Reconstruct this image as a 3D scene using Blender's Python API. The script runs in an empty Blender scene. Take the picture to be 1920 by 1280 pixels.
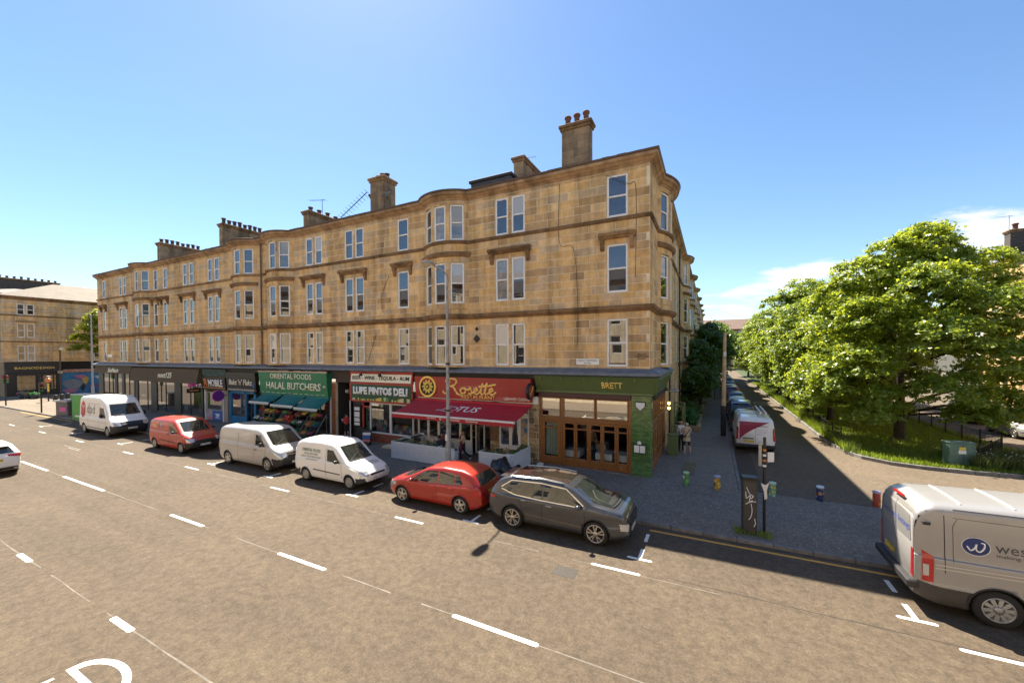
import bpy, bmesh, math, random
import numpy as np
from mathutils import Vector, Matrix, Euler
from mathutils.bvhtree import BVHTree
from math import sin, cos, pi, radians, sqrt, atan2
R = random.Random(7)
NR = np.random.RandomState(5)
S = bpy.context.scene
COL = S.collection

# ------------------------------------------------------------------ camera
YAW, PITCH, ROLL = -0.4695, -0.0170, -0.0048
fw = Vector((sin(YAW)*cos(PITCH), cos(YAW)*cos(PITCH), sin(PITCH)))
rt = Vector((cos(YAW), -sin(YAW), 0)); up = rt.cross(fw)
rt, up = cos(ROLL)*rt+sin(ROLL)*up, -sin(ROLL)*rt+cos(ROLL)*up
cd = bpy.data.cameras.new('camera'); cam = bpy.data.objects.new('camera', cd); COL.objects.link(cam)
m = Matrix((rt, up, -fw)).transposed().to_4x4(); m.translation = (2.492, -18.44, 5.584)
cam.matrix_world = m
cd.sensor_width = 36; cd.lens = 742.96/1920*36; cd.shift_y = 36/1920
cd.clip_start = .1; cd.clip_end = 3000
S.camera = cam

# ------------------------------------------------------------------ sky, sun, exposure
SUNV = Vector((-.52, .415, 1)).normalized()
EL = math.asin(SUNV.z); AZ = atan2(SUNV.x, SUNV.y)
SKY_STRENGTH, SUN_STRENGTH, EXPOSURE = 0.066, 5.0, 1.64
W = bpy.data.worlds.new('World'); S.world = W; W.use_nodes = True
wn = W.node_tree.nodes; wl = W.node_tree.links
for n in list(wn): wn.remove(n)
def N(nodes, t, **k):
    n = nodes.new(t)
    for a, b in k.items():
        if a.startswith('i_'):
            key = a[2:]; key = int(key) if key.isdigit() else key.replace('_', ' ')
            n.inputs[key].default_value = b
        else: setattr(n, a, b)
    return n
def ramp(nodes, stops, interp='LINEAR'):
    n = nodes.new('ShaderNodeValToRGB'); cr = n.color_ramp; cr.interpolation = interp
    while len(cr.elements) > 1: cr.elements.remove(cr.elements[-1])
    cr.elements[0].position = stops[0][0]; cr.elements[0].color = (*stops[0][1], 1)
    for p, c in stops[1:]:
        e = cr.elements.new(p); e.color = (*c, 1)
    return n
def build_world():
    sky = N(wn, 'ShaderNodeTexSky', sky_type='NISHITA', sun_disc=False, sun_elevation=EL, sun_rotation=AZ,
            altitude=50, air_density=1.0, dust_density=0.25, ozone_density=2.6)
    tc = N(wn, 'ShaderNodeTexCoord')
    sep = N(wn, 'ShaderNodeSeparateXYZ'); wl.new(tc.outputs['Generated'], sep.inputs[0])
    def M(op, a, b=None, c=None, clamp=False):
        n = N(wn, 'ShaderNodeMath', operation=op, use_clamp=clamp)
        for i, x in enumerate((a, b, c)):
            if x is None: continue
            if isinstance(x, (int, float)): n.inputs[i].default_value = x
            else: wl.new(x, n.inputs[i])
        return n.outputs[0]
    x, y, z = sep.outputs
    # cloud sheet: a flat layer above the town, seen at a slant
    den = M('ADD', M('MAXIMUM', z, 0.0), 0.10)
    comb = N(wn, 'ShaderNodeCombineXYZ'); wl.new(M('DIVIDE', x, den), comb.inputs[0]); wl.new(M('DIVIDE', y, den), comb.inputs[1])
    nz = N(wn, 'ShaderNodeTexNoise', noise_dimensions='3D', i_Scale=1.5, i_Detail=9.0, i_Roughness=.58, i_Lacunarity=2.1, i_Distortion=.25)
    wl.new(comb.outputs[0], nz.inputs['Vector'])
    az = M('ARCTAN2', x, y)                     # 0 = +y, positive towards +x
    # a low bank of cumulus stands to the north-east, rising to the east
    el = M('ARCSINE', z)
    mid = M('MULTIPLY_ADD', M('MINIMUM', az, 1.2), .15, .115)
    off = M('DIVIDE', M('SUBTRACT', el, mid), M('MULTIPLY_ADD', az, .05, .060))
    band = M('EXPONENT', M('MULTIPLY', M('MULTIPLY', off, off), -1.0))
    side = N(wn, 'ShaderNodeMapRange', interpolation_type='SMOOTHSTEP', i_1=-.22, i_2=.16); wl.new(az, side.inputs[0])
    dens = M('ADD', M('MULTIPLY', M('MULTIPLY', band, side.outputs[0]), .31), M('SUBTRACT', nz.outputs['Fac'], .705))
    cl = N(wn, 'ShaderNodeMapRange', interpolation_type='SMOOTHSTEP', i_1=0.0, i_2=.16); wl.new(dens, cl.inputs[0])
    thin = N(wn, 'ShaderNodeTexNoise', i_Scale=.55, i_Detail=5.0, i_Roughness=.6); wl.new(comb.outputs[0], thin.inputs['Vector'])
    tv = N(wn, 'ShaderNodeMapRange', interpolation_type='SMOOTHSTEP', i_1=.55, i_2=.9, i_4=.05); wl.new(thin.outputs['Fac'], tv.inputs[0])
    fac = M('MAXIMUM', M('MULTIPLY', cl.outputs[0], .92), tv.outputs[0])
    hs = N(wn, 'ShaderNodeHueSaturation', i_Saturation=1.10, i_Value=1.0); wl.new(sky.outputs[0], hs.inputs['Color'])
    mix = N(wn, 'ShaderNodeMix', data_type='RGBA'); wl.new(fac, mix.inputs[0]); wl.new(hs.outputs[0], mix.inputs[6])
    mix.inputs[7].default_value = (5.6, 5.6, 5.7, 1)
    bg = N(wn, 'ShaderNodeBackground', i_Strength=SKY_STRENGTH); wl.new(mix.outputs[2], bg.inputs[0])
    out = N(wn, 'ShaderNodeOutputWorld'); wl.new(bg.outputs[0], out.inputs[0])
build_world()
sd = bpy.data.lights.new('sun', 'SUN'); sd.energy = SUN_STRENGTH; sd.angle = radians(.55); sd.color = (1, .90, .74)
sun = bpy.data.objects.new('sun', sd); COL.objects.link(sun)
sun.rotation_euler = SUNV.to_track_quat('Z', 'Y').to_euler()
S.view_settings.view_transform = 'Standard'; S.view_settings.look = 'None'
S.view_settings.exposure = EXPOSURE; S.view_settings.gamma = 1; S.view_settings.use_curve_mapping = False
S.cycles.max_bounces = 7; S.cycles.transparent_max_bounces = 12; S.cycles.use_denoising = True

# ------------------------------------------------------------------ helpers
ZR, ZP = -.05, .05          # carriageway level, pavement level
def link(o, parent=None):
    COL.objects.link(o)
    if parent is not None: o.parent = parent
    return o
def tag(o, label=None, cat=None, group=None, kind=None):
    if label: o['label'] = label
    if cat: o['category'] = cat
    if group: o['group'] = group
    if kind: o['kind'] = kind
    return o
def empty(name, loc=(0, 0, 0), rz=0, label=None, cat=None, group=None):
    o = bpy.data.objects.new(name, None); o.location = loc; o.rotation_euler = (0, 0, rz); o.empty_display_size = .2
    COL.objects.link(o); return tag(o, label, cat, group)
KIDS = {}
def copy_tree(o, parent=None, label=None, swap=None):
    """a thing, its parts and their sub-parts (mesh data shared)"""
    kids = {}
    for x in COL.objects:
        if x.parent is not None: kids.setdefault(x.parent.name, []).append(x)
    def rec(s, p):
        c = s.copy(); COL.objects.link(c); c.parent = p
        for k in kids.get(s.name, []): rec(k, c)
        return c
    c = rec(o, parent)
    if label: c['label'] = label
    return c

MATS = {}
def mat(name, col, rough=.6, metal=0, spec=.5, var=0, scale=8, bump=0, col2=None, rnd=0, coat=0, ior=None, detail=4):
    """principled; optional noise blend towards col2, per-object/per-island value jitter (rnd)"""
    if name in MATS: return MATS[name]
    m = bpy.data.materials.new(name); m.use_nodes = True; nt = m.node_tree; n = nt.nodes; b = n['Principled BSDF']
    b.inputs['Base Color'].default_value = (*col, 1); b.inputs['Roughness'].default_value = rough
    b.inputs['Metallic'].default_value = metal; b.inputs['Specular IOR Level'].default_value = spec
    if coat: b.inputs['Coat Weight'].default_value = coat; b.inputs['Coat Roughness'].default_value = .04
    if ior: b.inputs['IOR'].default_value = ior
    src = None
    if var or col2 or bump:
        tc = N(n, 'ShaderNodeTexCoord'); nz = N(n, 'ShaderNodeTexNoise', i_Scale=scale, i_Detail=detail, i_Roughness=.62)
        nt.links.new(tc.outputs['Object'], nz.inputs['Vector'])
        if col2 or var:
            c2 = col2 or tuple(c*(1-var) for c in col)
            r = ramp(n, [(.35, c2), (.65, col)]); nt.links.new(nz.outputs['Fac'], r.inputs[0]); src = r.outputs[0]
        if bump:
            bp = N(n, 'ShaderNodeBump', i_Strength=bump, i_Distance=.02); nt.links.new(nz.outputs['Fac'], bp.inputs['Height']); nt.links.new(bp.outputs[0], b.inputs['Normal'])
    if rnd:
        g = N(n, 'ShaderNodeNewGeometry'); oi = N(n, 'ShaderNodeObjectInfo')
        ad = N(n, 'ShaderNodeMath', operation='ADD'); nt.links.new(g.outputs['Random Per Island'], ad.inputs[0]); nt.links.new(oi.outputs['Random'], ad.inputs[1])
        fr = N(n, 'ShaderNodeMath', operation='FRACT'); nt.links.new(ad.outputs[0], fr.inputs[0])
        mr = N(n, 'ShaderNodeMapRange', i_3=1-rnd, i_4=1+rnd*.6); nt.links.new(fr.outputs[0], mr.inputs[0])
        hs = N(n, 'ShaderNodeHueSaturation'); nt.links.new(mr.outputs[0], hs.inputs['Value'])
        if src is None: hs.inputs['Color'].default_value = (*col, 1)
        else: nt.links.new(src, hs.inputs['Color'])
        src = hs.outputs[0]
    if src is not None: nt.links.new(src, b.inputs['Base Color'])
    MATS[name] = m; return m

class MB:
    """collects primitives; build() links them as ONE mesh object"""
    def __init__(s): s.v = []; s.f = []; s.mi = []; s.ms = []; s.sm = []
    def _m(s, m):
        if m is None: m = 'none'
        if m not in s.ms: s.ms.append(m)
        return s.ms.index(m)
    def add(s, verts, faces, m=None, M=None, smooth=False):
        o = len(s.v); k = s._m(m)
        if M is not None:
            verts = [M @ Vector(v) for v in verts]
            if M.determinant() < 0: faces = [tuple(reversed(f)) for f in faces]
        s.v.extend([tuple(v) for v in verts])
        for f in faces: s.f.append([i+o for i in f]); s.mi.append(k); s.sm.append(smooth)
        return s
    def box(s, a, b, m=None, M=None):
        x0, x1 = sorted((a[0], b[0])); y0, y1 = sorted((a[1], b[1])); z0, z1 = sorted((a[2], b[2]))
        v = [(x0,y0,z0),(x1,y0,z0),(x1,y1,z0),(x0,y1,z0),(x0,y0,z1),(x1,y0,z1),(x1,y1,z1),(x0,y1,z1)]
        return s.add(v, [(0,3,2,1),(4,5,6,7),(0,1,5,4),(1,2,6,5),(2,3,7,6),(3,0,4,7)], m, M)
    def bbox(s, a, b, r, m=None, M=None):
        """box with chamfered edges (24 verts)"""
        x0, x1 = sorted((a[0], b[0])); y0, y1 = sorted((a[1], b[1])); z0, z1 = sorted((a[2], b[2]))
        r = min(r, (x1-x0)*.45, (y1-y0)*.45, (z1-z0)*.45)
        v = []; idx = {}
        X = (x0, x1); Y = (y0, y1); Z = (z0, z1)
        for i in (0, 1):
            for j in (0, 1):
                for k in (0, 1):
                    sx, sy, sz = 1-2*i, 1-2*j, 1-2*k
                    for ax, p in enumerate(((X[i], Y[j]+sy*r, Z[k]+sz*r), (X[i]+sx*r, Y[j], Z[k]+sz*r), (X[i]+sx*r, Y[j]+sy*r, Z[k]))):
                        idx[i, j, k, ax] = len(v); v.append(p)
        I = lambda i, j, k, a: idx[i, j, k, a]
        f = []
        for q in (0, 1):
            f += [[I(q,0,0,0), I(q,1,0,0), I(q,1,1,0), I(q,0,1,0)], [I(0,q,0,1), I(1,q,0,1), I(1,q,1,1), I(0,q,1,1)], [I(0,0,q,2), I(1,0,q,2), I(1,1,q,2), I(0,1,q,2)]]
        for p in (0, 1):
            for q in (0, 1):
                f += [[I(0,p,q,1), I(1,p,q,1), I(1,p,q,2), I(0,p,q,2)], [I(p,0,q,0), I(p,1,q,0), I(p,1,q,2), I(p,0,q,2)], [I(p,q,0,0), I(p,q,1,0), I(p,q,1,1), I(p,q,0,1)]]
        for i in (0, 1):
            for j in (0, 1):
                for k in (0, 1): f.append([I(i,j,k,0), I(i,j,k,1), I(i,j,k,2)])
        c = Vector(((x0+x1)/2, (y0+y1)/2, (z0+z1)/2)); V = [Vector(p) for p in v]
        for g in f:
            n = (V[g[1]]-V[g[0]]).cross(V[g[2]]-V[g[0]])
            if n.dot((V[g[0]]+V[g[1]]+V[g[2]])/3-c) < 0: g.reverse()
        return s.add(v, f, m, M)
    def cyl(s, p, q, r, m=None, n=10, r2=None, cap=True, smooth=True, M=None):
        p = Vector(p); q = Vector(q); d = (q-p); z = d.normalized()
        a = z.orthogonal().normalized(); b = z.cross(a); r2 = r if r2 is None else r2
        v = [p+(a*cos(2*pi*i/n)+b*sin(2*pi*i/n))*r for i in range(n)]+[q+(a*cos(2*pi*i/n)+b*sin(2*pi*i/n))*r2 for i in range(n)]
        s.add(v, [(i, (i+1) % n, n+(i+1) % n, n+i) for i in range(n)], m, M, smooth)
        if cap: s.add(v, [tuple(reversed(range(n))), tuple(range(n, 2*n))], m, M)
        return s
    def tube(s, pts, r, m=None, n=6, cap=True, M=None):
        """swept circle along a polyline; r a number or one per point"""
        P = [Vector(p) for p in pts]; rs = r if isinstance(r, (list, tuple)) else [r]*len(P)
        v = []; a = None
        for i, p in enumerate(P):
            t = (P[min(i+1, len(P)-1)]-P[max(i-1, 0)]).normalized()
            a = t.orthogonal().normalized() if a is None else (a-t*a.dot(t)).normalized()
            b = t.cross(a)
            v += [p+(a*cos(2*pi*k/n)+b*sin(2*pi*k/n))*rs[i] for k in range(n)]
        f = [(i*n+k, i*n+(k+1) % n, (i+1)*n+(k+1) % n, (i+1)*n+k) for i in range(len(P)-1) for k in range(n)]
        s.add(v, f, m, M, True)
        if cap: s.add(v, [tuple(reversed(range(n))), tuple(range((len(P)-1)*n, len(P)*n))], m, M)
        return s
    def lathe(s, prof, m=None, n=16, c=(0, 0, 0), M=None, smooth=True, close=True):
        """profile [(r, z)] turned about z"""
        v = []
        for r, z in prof: v += [(c[0]+r*cos(2*pi*k/n), c[1]+r*sin(2*pi*k/n), c[2]+z) for k in range(n)]
        f = [(i*n+k, i*n+(k+1) % n, (i+1)*n+(k+1) % n, (i+1)*n+k) for i in range(len(prof)-1) for k in range(n)]
        s.add(v, f, m, M, smooth)
        if close: s.add(v, [tuple(reversed(range(n))), tuple(range((len(prof)-1)*n, len(prof)*n))], m, M)
        return s
    def prism(s, poly, z0, z1, m=None, M=None, smooth=False):
        """polygon in xy (counter-clockwise) extruded in z"""
        n = len(poly); v = [(x, y, z0) for x, y in poly]+[(x, y, z1) for x, y in poly]
        s.add(v, [(i, (i+1) % n, n+(i+1) % n, n+i) for i in range(n)], m, M, smooth)
        return s.add(v, [tuple(reversed(range(n))), tuple(range(n, 2*n))], m, M)
    def profx(s, prof, x0, x1, m=None, M=None):
        """closed profile in (y, z) extruded along x"""
        n = len(prof); v = [(x0, y, z) for y, z in prof]+[(x1, y, z) for y, z in prof]
        a = sum(prof[i][0]*prof[(i+1) % n][1]-prof[(i+1) % n][0]*prof[i][1] for i in range(n))
        f = [(i, (i+1) % n, n+(i+1) % n, n+i) for i in range(n)]+[tuple(reversed(range(n))), tuple(range(n, 2*n))]
        if a < 0: f = [tuple(reversed(g)) for g in f]
        return s.add(v, [tuple(reversed(g)) for g in f] if False else f, m, M)
    def quad(s, a, b, c, d, m=None, M=None): return s.add([a, b, c, d], [(0, 1, 2, 3)], m, M)
    def sphere(s, c, r, m=None, n=10, k=7, M=None):
        rx, ry, rz = r if isinstance(r, (tuple, list)) else (r, r, r)
        v = []
        for i in range(k+1):
            th = pi*i/k
            v += [(c[0]+rx*sin(th)*cos(2*pi*j/n), c[1]+ry*sin(th)*sin(2*pi*j/n), c[2]-rz*cos(th)) for j in range(n)]
        return s.add(v, [(i*n+j, i*n+(j+1) % n, (i+1)*n+(j+1) % n, (i+1)*n+j) for i in range(k) for j in range(n)], m, M, True)
    def mesh(s, name):
        me = bpy.data.meshes.new(name); me.from_pydata(s.v, [], s.f)
        for m in s.ms: me.materials.append(m if m != 'none' else None)
        if len(s.f):
            me.polygons.foreach_set('material_index', s.mi); me.polygons.foreach_set('use_smooth', s.sm)
        me.update(); return me
    def build(s, name, parent=None, label=None, cat=None, group=None, kind=None, loc=None, rz=0):
        o = bpy.data.objects.new(name, s.mesh(name)); link(o, parent)
        if loc: o.location = loc
        if rz: o.rotation_euler = (0, 0, rz)
        return tag(o, label, cat, group, kind)
def inst(name, me, parent=None, loc=(0, 0, 0), rz=0, scale=None, **k):
    o = bpy.data.objects.new(name, me); link(o, parent); o.location = loc; o.rotation_euler = (0, 0, rz)
    if scale: o.scale = scale
    return tag(o, **k)
def np_mesh(name, V, F, mats, mi=None, smooth=False):
    """fast mesh from arrays: V (n,3), F (m,k)"""
    me = bpy.data.meshes.new(name); V = np.asarray(V, np.float32); F = np.asarray(F, np.int32); k = F.shape[1]
    me.vertices.add(len(V)); me.vertices.foreach_set('co', V.ravel())
    me.loops.add(F.size); me.loops.foreach_set('vertex_index', F.ravel())
    me.polygons.add(len(F)); me.polygons.foreach_set('loop_start', np.arange(0, F.size, k, dtype=np.int32))
    if mi is not None: me.polygons.foreach_set('material_index', np.asarray(mi, np.int32))
    if smooth: me.polygons.foreach_set('use_smooth', np.ones(len(F), bool))
    for m in mats: me.materials.append(m)
    me.update(calc_edges=True); return me
def MT(o, u, v):
    """matrix taking local x->u, y->v (and z->u x v) with origin o"""
    u = Vector(u); v = Vector(v); w = u.cross(v).normalized()
    M = Matrix((u, v, w)).transposed().to_4x4(); M.translation = o; return M
def text(name, body, o, u, v, w, h, m, parent=None, shear=0, bold=0, ext=.012, lines=1, conform=None, label=None):
    """lettering fitted to a w x h rectangle: o its lower-left corner, u its reading direction, v its up direction"""
    cu = bpy.data.curves.new('lettering', 'FONT'); cu.body = body; cu.size = 1; cu.shear = shear; cu.offset = bold; cu.resolution_u = 2; cu.space_line = .9
    if lines > 1: cu.align_x = 'CENTER'
    t = bpy.data.objects.new('lettering', cu); COL.objects.link(t)
    dg = bpy.context.evaluated_depsgraph_get(); dg.update()
    me = bpy.data.meshes.new_from_object(t.evaluated_get(dg)); COL.objects.unlink(t); bpy.data.objects.remove(t)
    P = np.array([x.co[:] for x in me.vertices])
    lo, hi = P[:, :2].min(0), P[:, :2].max(0)
    u = Vector(u).normalized(); v = Vector(v).normalized(); nn = u.cross(v)
    bm = bmesh.new(); bm.from_mesh(me)
    for x in bm.verts:
        q = (x.co.x-lo[0])/(hi[0]-lo[0])*w; r = (x.co.y-lo[1])/(hi[1]-lo[1])*h
        x.co = Vector(o)+u*q+v*r+nn*.004
        if conform: x.co = conform(x.co)
    if ext:
        ex = bmesh.ops.extrude_face_region(bm, geom=bm.faces[:])
        for x in ex['geom']:
            if isinstance(x, bmesh.types.BMVert): x.co += nn*ext
    bm.to_mesh(me); bm.free(); me.materials.clear(); me.materials.append(m)
    return tag(link(bpy.data.objects.new(name, me), parent), label)
def smooth_path(pts, k=6):
    """Catmull-Rom through 2-D/3-D points"""
    P = [Vector(p) for p in pts]; out = []
    for i in range(len(P)-1):
        a, b, c, d = P[max(i-1, 0)], P[i], P[i+1], P[min(i+2, len(P)-1)]
        for j in range(k):
            t = j/k; out.append(.5*((2*b)+(c-a)*t+(2*a-5*b+4*c-d)*t*t+(3*b-a-3*c+d)*t**3))
    return out+[P[-1]]
# ------------------------------------------------------------------ ground materials
def ground_mat(name, c1, c2, speck, s_amt, patch=.25, fine=90, bump=.25, rough=.85):
    m = bpy.data.materials.new(name); m.use_nodes = True; nt = m.node_tree; n = nt.nodes; b = n['Principled BSDF']; L = nt.links.new
    tc = N(n, 'ShaderNodeTexCoord')
    big = N(n, 'ShaderNodeTexNoise', i_Scale=patch, i_Detail=5.0, i_Roughness=.55); L(tc.outputs['Object'], big.inputs['Vector'])
    mp = N(n, 'ShaderNodeMapping'); mp.inputs['Scale'].default_value = (.06, 1.1, 1); L(tc.outputs['Object'], mp.inputs[0])
    lane = N(n, 'ShaderNodeTexNoise', i_Scale=1.0, i_Detail=4.0); L(mp.outputs[0], lane.inputs['Vector'])
    fi = N(n, 'ShaderNodeTexNoise', i_Scale=fine, i_Detail=3.0, i_Roughness=.7); L(tc.outputs['Object'], fi.inputs['Vector'])
    mid = N(n, 'ShaderNodeTexNoise', i_Scale=fine*.22, i_Detail=3.0, i_Roughness=.7); L(tc.outputs['Object'], mid.inputs['Vector'])
    ad = N(n, 'ShaderNodeMath', operation='ADD'); L(big.outputs['Fac'], ad.inputs[0]); L(lane.outputs['Fac'], ad.inputs[1])
    hf = N(n, 'ShaderNodeMath', operation='MULTIPLY', i_1=.5); L(ad.outputs[0], hf.inputs[0])
    r = ramp(n, [(.36, c2), (.62, c1)]); L(hf.outputs[0], r.inputs[0])
    fr = N(n, 'ShaderNodeMapRange', i_1=.3, i_2=.72, i_3=.68, i_4=1.28); L(fi.outputs['Fac'], fr.inputs[0])
    md = N(n, 'ShaderNodeMapRange', i_1=.3, i_2=.7, i_3=.72, i_4=1.25); L(mid.outputs['Fac'], md.inputs[0])
    pr = N(n, 'ShaderNodeMath', operation='MULTIPLY'); L(fr.outputs[0], pr.inputs[0]); L(md.outputs[0], pr.inputs[1])
    mx = N(n, 'ShaderNodeMix', data_type='RGBA', blend_type='MULTIPLY', i_0=1.0); L(r.outputs[0], mx.inputs[6]); L(pr.outputs[0], mx.inputs[7])
    src = mx.outputs[2]
    if s_amt:
        vo = N(n, 'ShaderNodeTexVoronoi', i_Scale=19.0); L(tc.outputs['Object'], vo.inputs['Vector'])
        vr = N(n, 'ShaderNodeMapRange', i_1=.11, i_2=.22, i_3=1.0, i_4=0.0); gate = N(n, 'ShaderNodeSeparateColor'); L(vo.outputs['Color'], gate.inputs[0])
        sz = N(n, 'ShaderNodeMath', operation='MULTIPLY_ADD', i_1=1.1, i_2=.35); L(gate.outputs[1], sz.inputs[0]); dv = N(n, 'ShaderNodeMath', operation='DIVIDE'); L(vo.outputs['Distance'], dv.inputs[0]); L(sz.outputs[0], dv.inputs[1]); L(dv.outputs[0], vr.inputs[0])
        dn = N(n, 'ShaderNodeTexNoise', i_Scale=.45, i_Detail=2.0); L(tc.outputs['Object'], dn.inputs['Vector'])
        dr = N(n, 'ShaderNodeMapRange', i_1=.30, i_2=.62, i_3=.97, i_4=1-s_amt); L(dn.outputs['Fac'], dr.inputs[0])
        gt = N(n, 'ShaderNodeMath', operation='GREATER_THAN'); L(gate.outputs[0], gt.inputs[0]); L(dr.outputs[0], gt.inputs[1])
        g2 = N(n, 'ShaderNodeMath', operation='MULTIPLY'); L(vr.outputs[0], g2.inputs[0]); L(gt.outputs[0], g2.inputs[1])
        m2 = N(n, 'ShaderNodeMix', data_type='RGBA'); L(g2.outputs[0], m2.inputs[0]); L(src, m2.inputs[6]); m2.inputs[7].default_value = (*speck, 1)
        src = m2.outputs[2]
    L(src, b.inputs['Base Color']); b.inputs['Roughness'].default_value = rough; b.inputs['Specular IOR Level'].default_value = .3
    bp = N(n, 'ShaderNodeBump', i_Strength=bump, i_Distance=.012); L(pr.outputs[0], bp.inputs['Height']); L(bp.outputs[0], b.inputs['Normal'])
    return m
M_road = ground_mat('asphalt', (.102, .077, .052), (.080, .061, .042), (.3, .28, .25), 0, fine=26, bump=.35)
M_side = ground_mat('side_asphalt', (.140, .108, .076), (.112, .088, .064), (.3, .3, .3), .02, fine=34)
M_pave = ground_mat('pavement_asphalt', (.185, .160, .130), (.148, .128, .105), (.66, .65, .64), .85, fine=34)
M_flag = ground_mat('footway', (.235, .205, .17), (.19, .168, .14), (.32, .32, .32), .06, fine=34)
M_plaza = ground_mat('buff_paving', (.21, .17, .125), (.17, .135, .10), (.3, .28, .25), .05, fine=30)
M_earth = mat('earth', (.06, .055, .035), .95, var=.4, scale=.8)
M_kerb = mat('kerb_granite', (.20, .19, .18), .8, var=.35, scale=6, rnd=.25)
M_paint = mat('road_paint', (.78, .77, .74), .7, var=.16, scale=9)
M_wornp = mat('worn_paint', (.45, .43, .40), .8, col2=(.14, .12, .10), scale=5)
M_seam = mat('joint_sealant', (.19, .165, .135), .8, col2=(.10, .085, .07), scale=3)
M_yel = mat('yellow_paint', (.62, .33, .05), .7, var=.2, scale=9)
M_patch = mat('road_patch', (.070, .055, .040), .85, var=.22, scale=24, bump=.25); M_patch2 = mat('pale_road_patch', (.090, .072, .053), .85, var=.22, scale=24, bump=.25)

# ------------------------------------------------------------------ ground, road, pavements
def sheet(name, poly, z, m, parent=None, depth=.02):
    return MB().prism(poly, z-depth, z, m).build(name, parent, kind='structure')
g = MB().quad((-900, -900, -.3), (900, -900, -.3), (900, 900, -.3), (-900, 900, -.3), M_earth).build('ground', kind='structure')
road = sheet('road', [(-400, -18.9), (260, -18.9), (260, -4.96), (-400, -4.96)], ZR, M_road)
pav = sheet('pavement', [(-50.0, -4.82), (16, -4.82), (16, -.1), (3.5, -.1), (0, -.1), (0, 3), (-50.0, 3)], ZP, M_pave, depth=.25)
plaza = sheet('paved_corner', [(-400, -4.82), (-50.0, -4.82), (-50.0, 3), (-58.2, 3), (-58.2, 90), (-83.9, 90), (-83.9, 0), (-400, 0)], ZP, M_plaza, depth=.25)
far_pave = sheet('opposite_pavement', [(-400, -25), (260, -25), (260, -18.9), (-400, -18.9)], ZP, M_plaza, depth=.2)
ZS = ZP-.09
side_road = sheet('side_street', [(3.55, -.1), (60, -.1), (60, 150), (3.55, 150)], ZS, M_side, depth=.2)
side_pav = sheet('side_pavement', [(0, -.1), (3.42, -.1), (3.42, 150), (-.05, 150), (-.05, 3), (0, 3)], ZP+.004, M_flag, depth=.25)
def part(mb, name, parent, kind='structure', **k): return mb.build(name, parent, kind=kind, **k)
# kerb stones along the main road, along the side pavement and round the garden, one by one
def kerb_line(pts, parent, z, hgt=.16, wid=.14, L=.92):
    P = [Vector((x, y, 0)) for x, y in pts]; acc = 0
    for a, b in zip(P[:-1], P[1:]):
        d = b-a; n = max(1, round(d.length/L)); t = d.normalized(); nn = Vector((-t.y, t.x, 0))
        for i in range(n):
            p = a+d*(i/n); q = a+d*((i+1)/n); l = (q-p).length
            mb = MB().bbox((.006, 0, -hgt), (l-.006, wid, 0), .018, M_kerb, MT(p+Vector((0, 0, z+R.uniform(-.006, .006))), t, nn))
            part(mb, 'kerb_stone', parent)
kerb_line([(-84, -4.96), (16, -4.96)], pav, ZP+.005)
kerb_line([(3.56, -.05), (3.56, 60)], side_pav, ZP+.006, wid=.13, L=1.0)
strip = MB()
x = 3.6
while x < 12: strip.bbox((x, -.2, ZP-.1), (x+.28, -.09, ZP+.006), .01, M_kerb); x += .29
part(strip, 'sett_edging', pav)
# gutter channel and drain covers
part(MB().box((3.56, .3, ZS), (4.35, 7.4, ZS+.004), M_patch), 'repaired_strip', side_road)
for x, y in ((-10.6, -6.6), (-27.0, -7.6), (-1.2, -9.0)):
    part(MB().box((x, y, ZR), (x+.6, y+.45, ZR+.004), mat('cast_iron', (.06, .055, .05), .6, .6, var=.3, scale=20)), 'drain_cover', road)
# painted lines on the main road
def dash(x0, x1, y, w, name='lane_marking', m=M_paint, z=ZR+.004, r=.03):
    poly = [(x0, y-w/2+r), (x0+r, y-w/2), (x1-r, y-w/2), (x1, y-w/2+r), (x1, y+w/2-r), (x1-r, y+w/2), (x0+r, y+w/2), (x0, y+w/2-r)]
    return part(MB().prism(poly, z-.003, z, m), name, road)
for k in range(-5, 7):
    dash(-48.84+7.02*k-.62, -48.84+7.02*k+.62, -8.1, .10)
dash(-.41, .86, -8.08, .10); dash(6.68, 9.3, -8.0, .10)
for a, b in ((-52, -48), (-46, -42), (-38.5, -34.5), (-30.68, -26.72), (-24.64, -20.21), (-14.64, -12.5), (-8.53, -6.56), (-2.51, -.5), (3.6, 5.6)): dash(a, b, -11.48, .112)
for a, b in ((-29, -28), (-22.1, -21.1), (-15.14, -14.2), (-9.02, -8.1), (-2.1, -1.1)): dash(a, b, -14.82, .125)
def seam(y, x0, x1, w, m, seed):
    r = random.Random(seed); x = x0; mb = MB(); L = []
    while x < x1: L.append((x, y+r.uniform(-.012, .012), w*r.uniform(.55, 1.15))); x += r.uniform(.5, 1.1)
    for (a, ya, wa), (b, yb, wb) in zip(L[:-1], L[1:]):
        if r.random() < .16: continue
        mb.quad((a, ya-wa/2, ZR+.002), (b, yb-wb/2, ZR+.002), (b, yb+wb/2, ZR+.002), (a, ya+wa/2, ZR+.002), m)
    part(mb, 'road_joint', road)
seam(-11.47, -60, 8, .034, M_seam, 1); seam(-14.80, -40, 8, .036, M_seam, 2); seam(-8.1, -50, 3, .026, M_seam, 3)
M_crack = mat('crack', (.03, .026, .022), .9)

seam(-7.9, 1.5, 12, .03, mat('crack', (.04, .035, .03), .9), 4)
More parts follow.
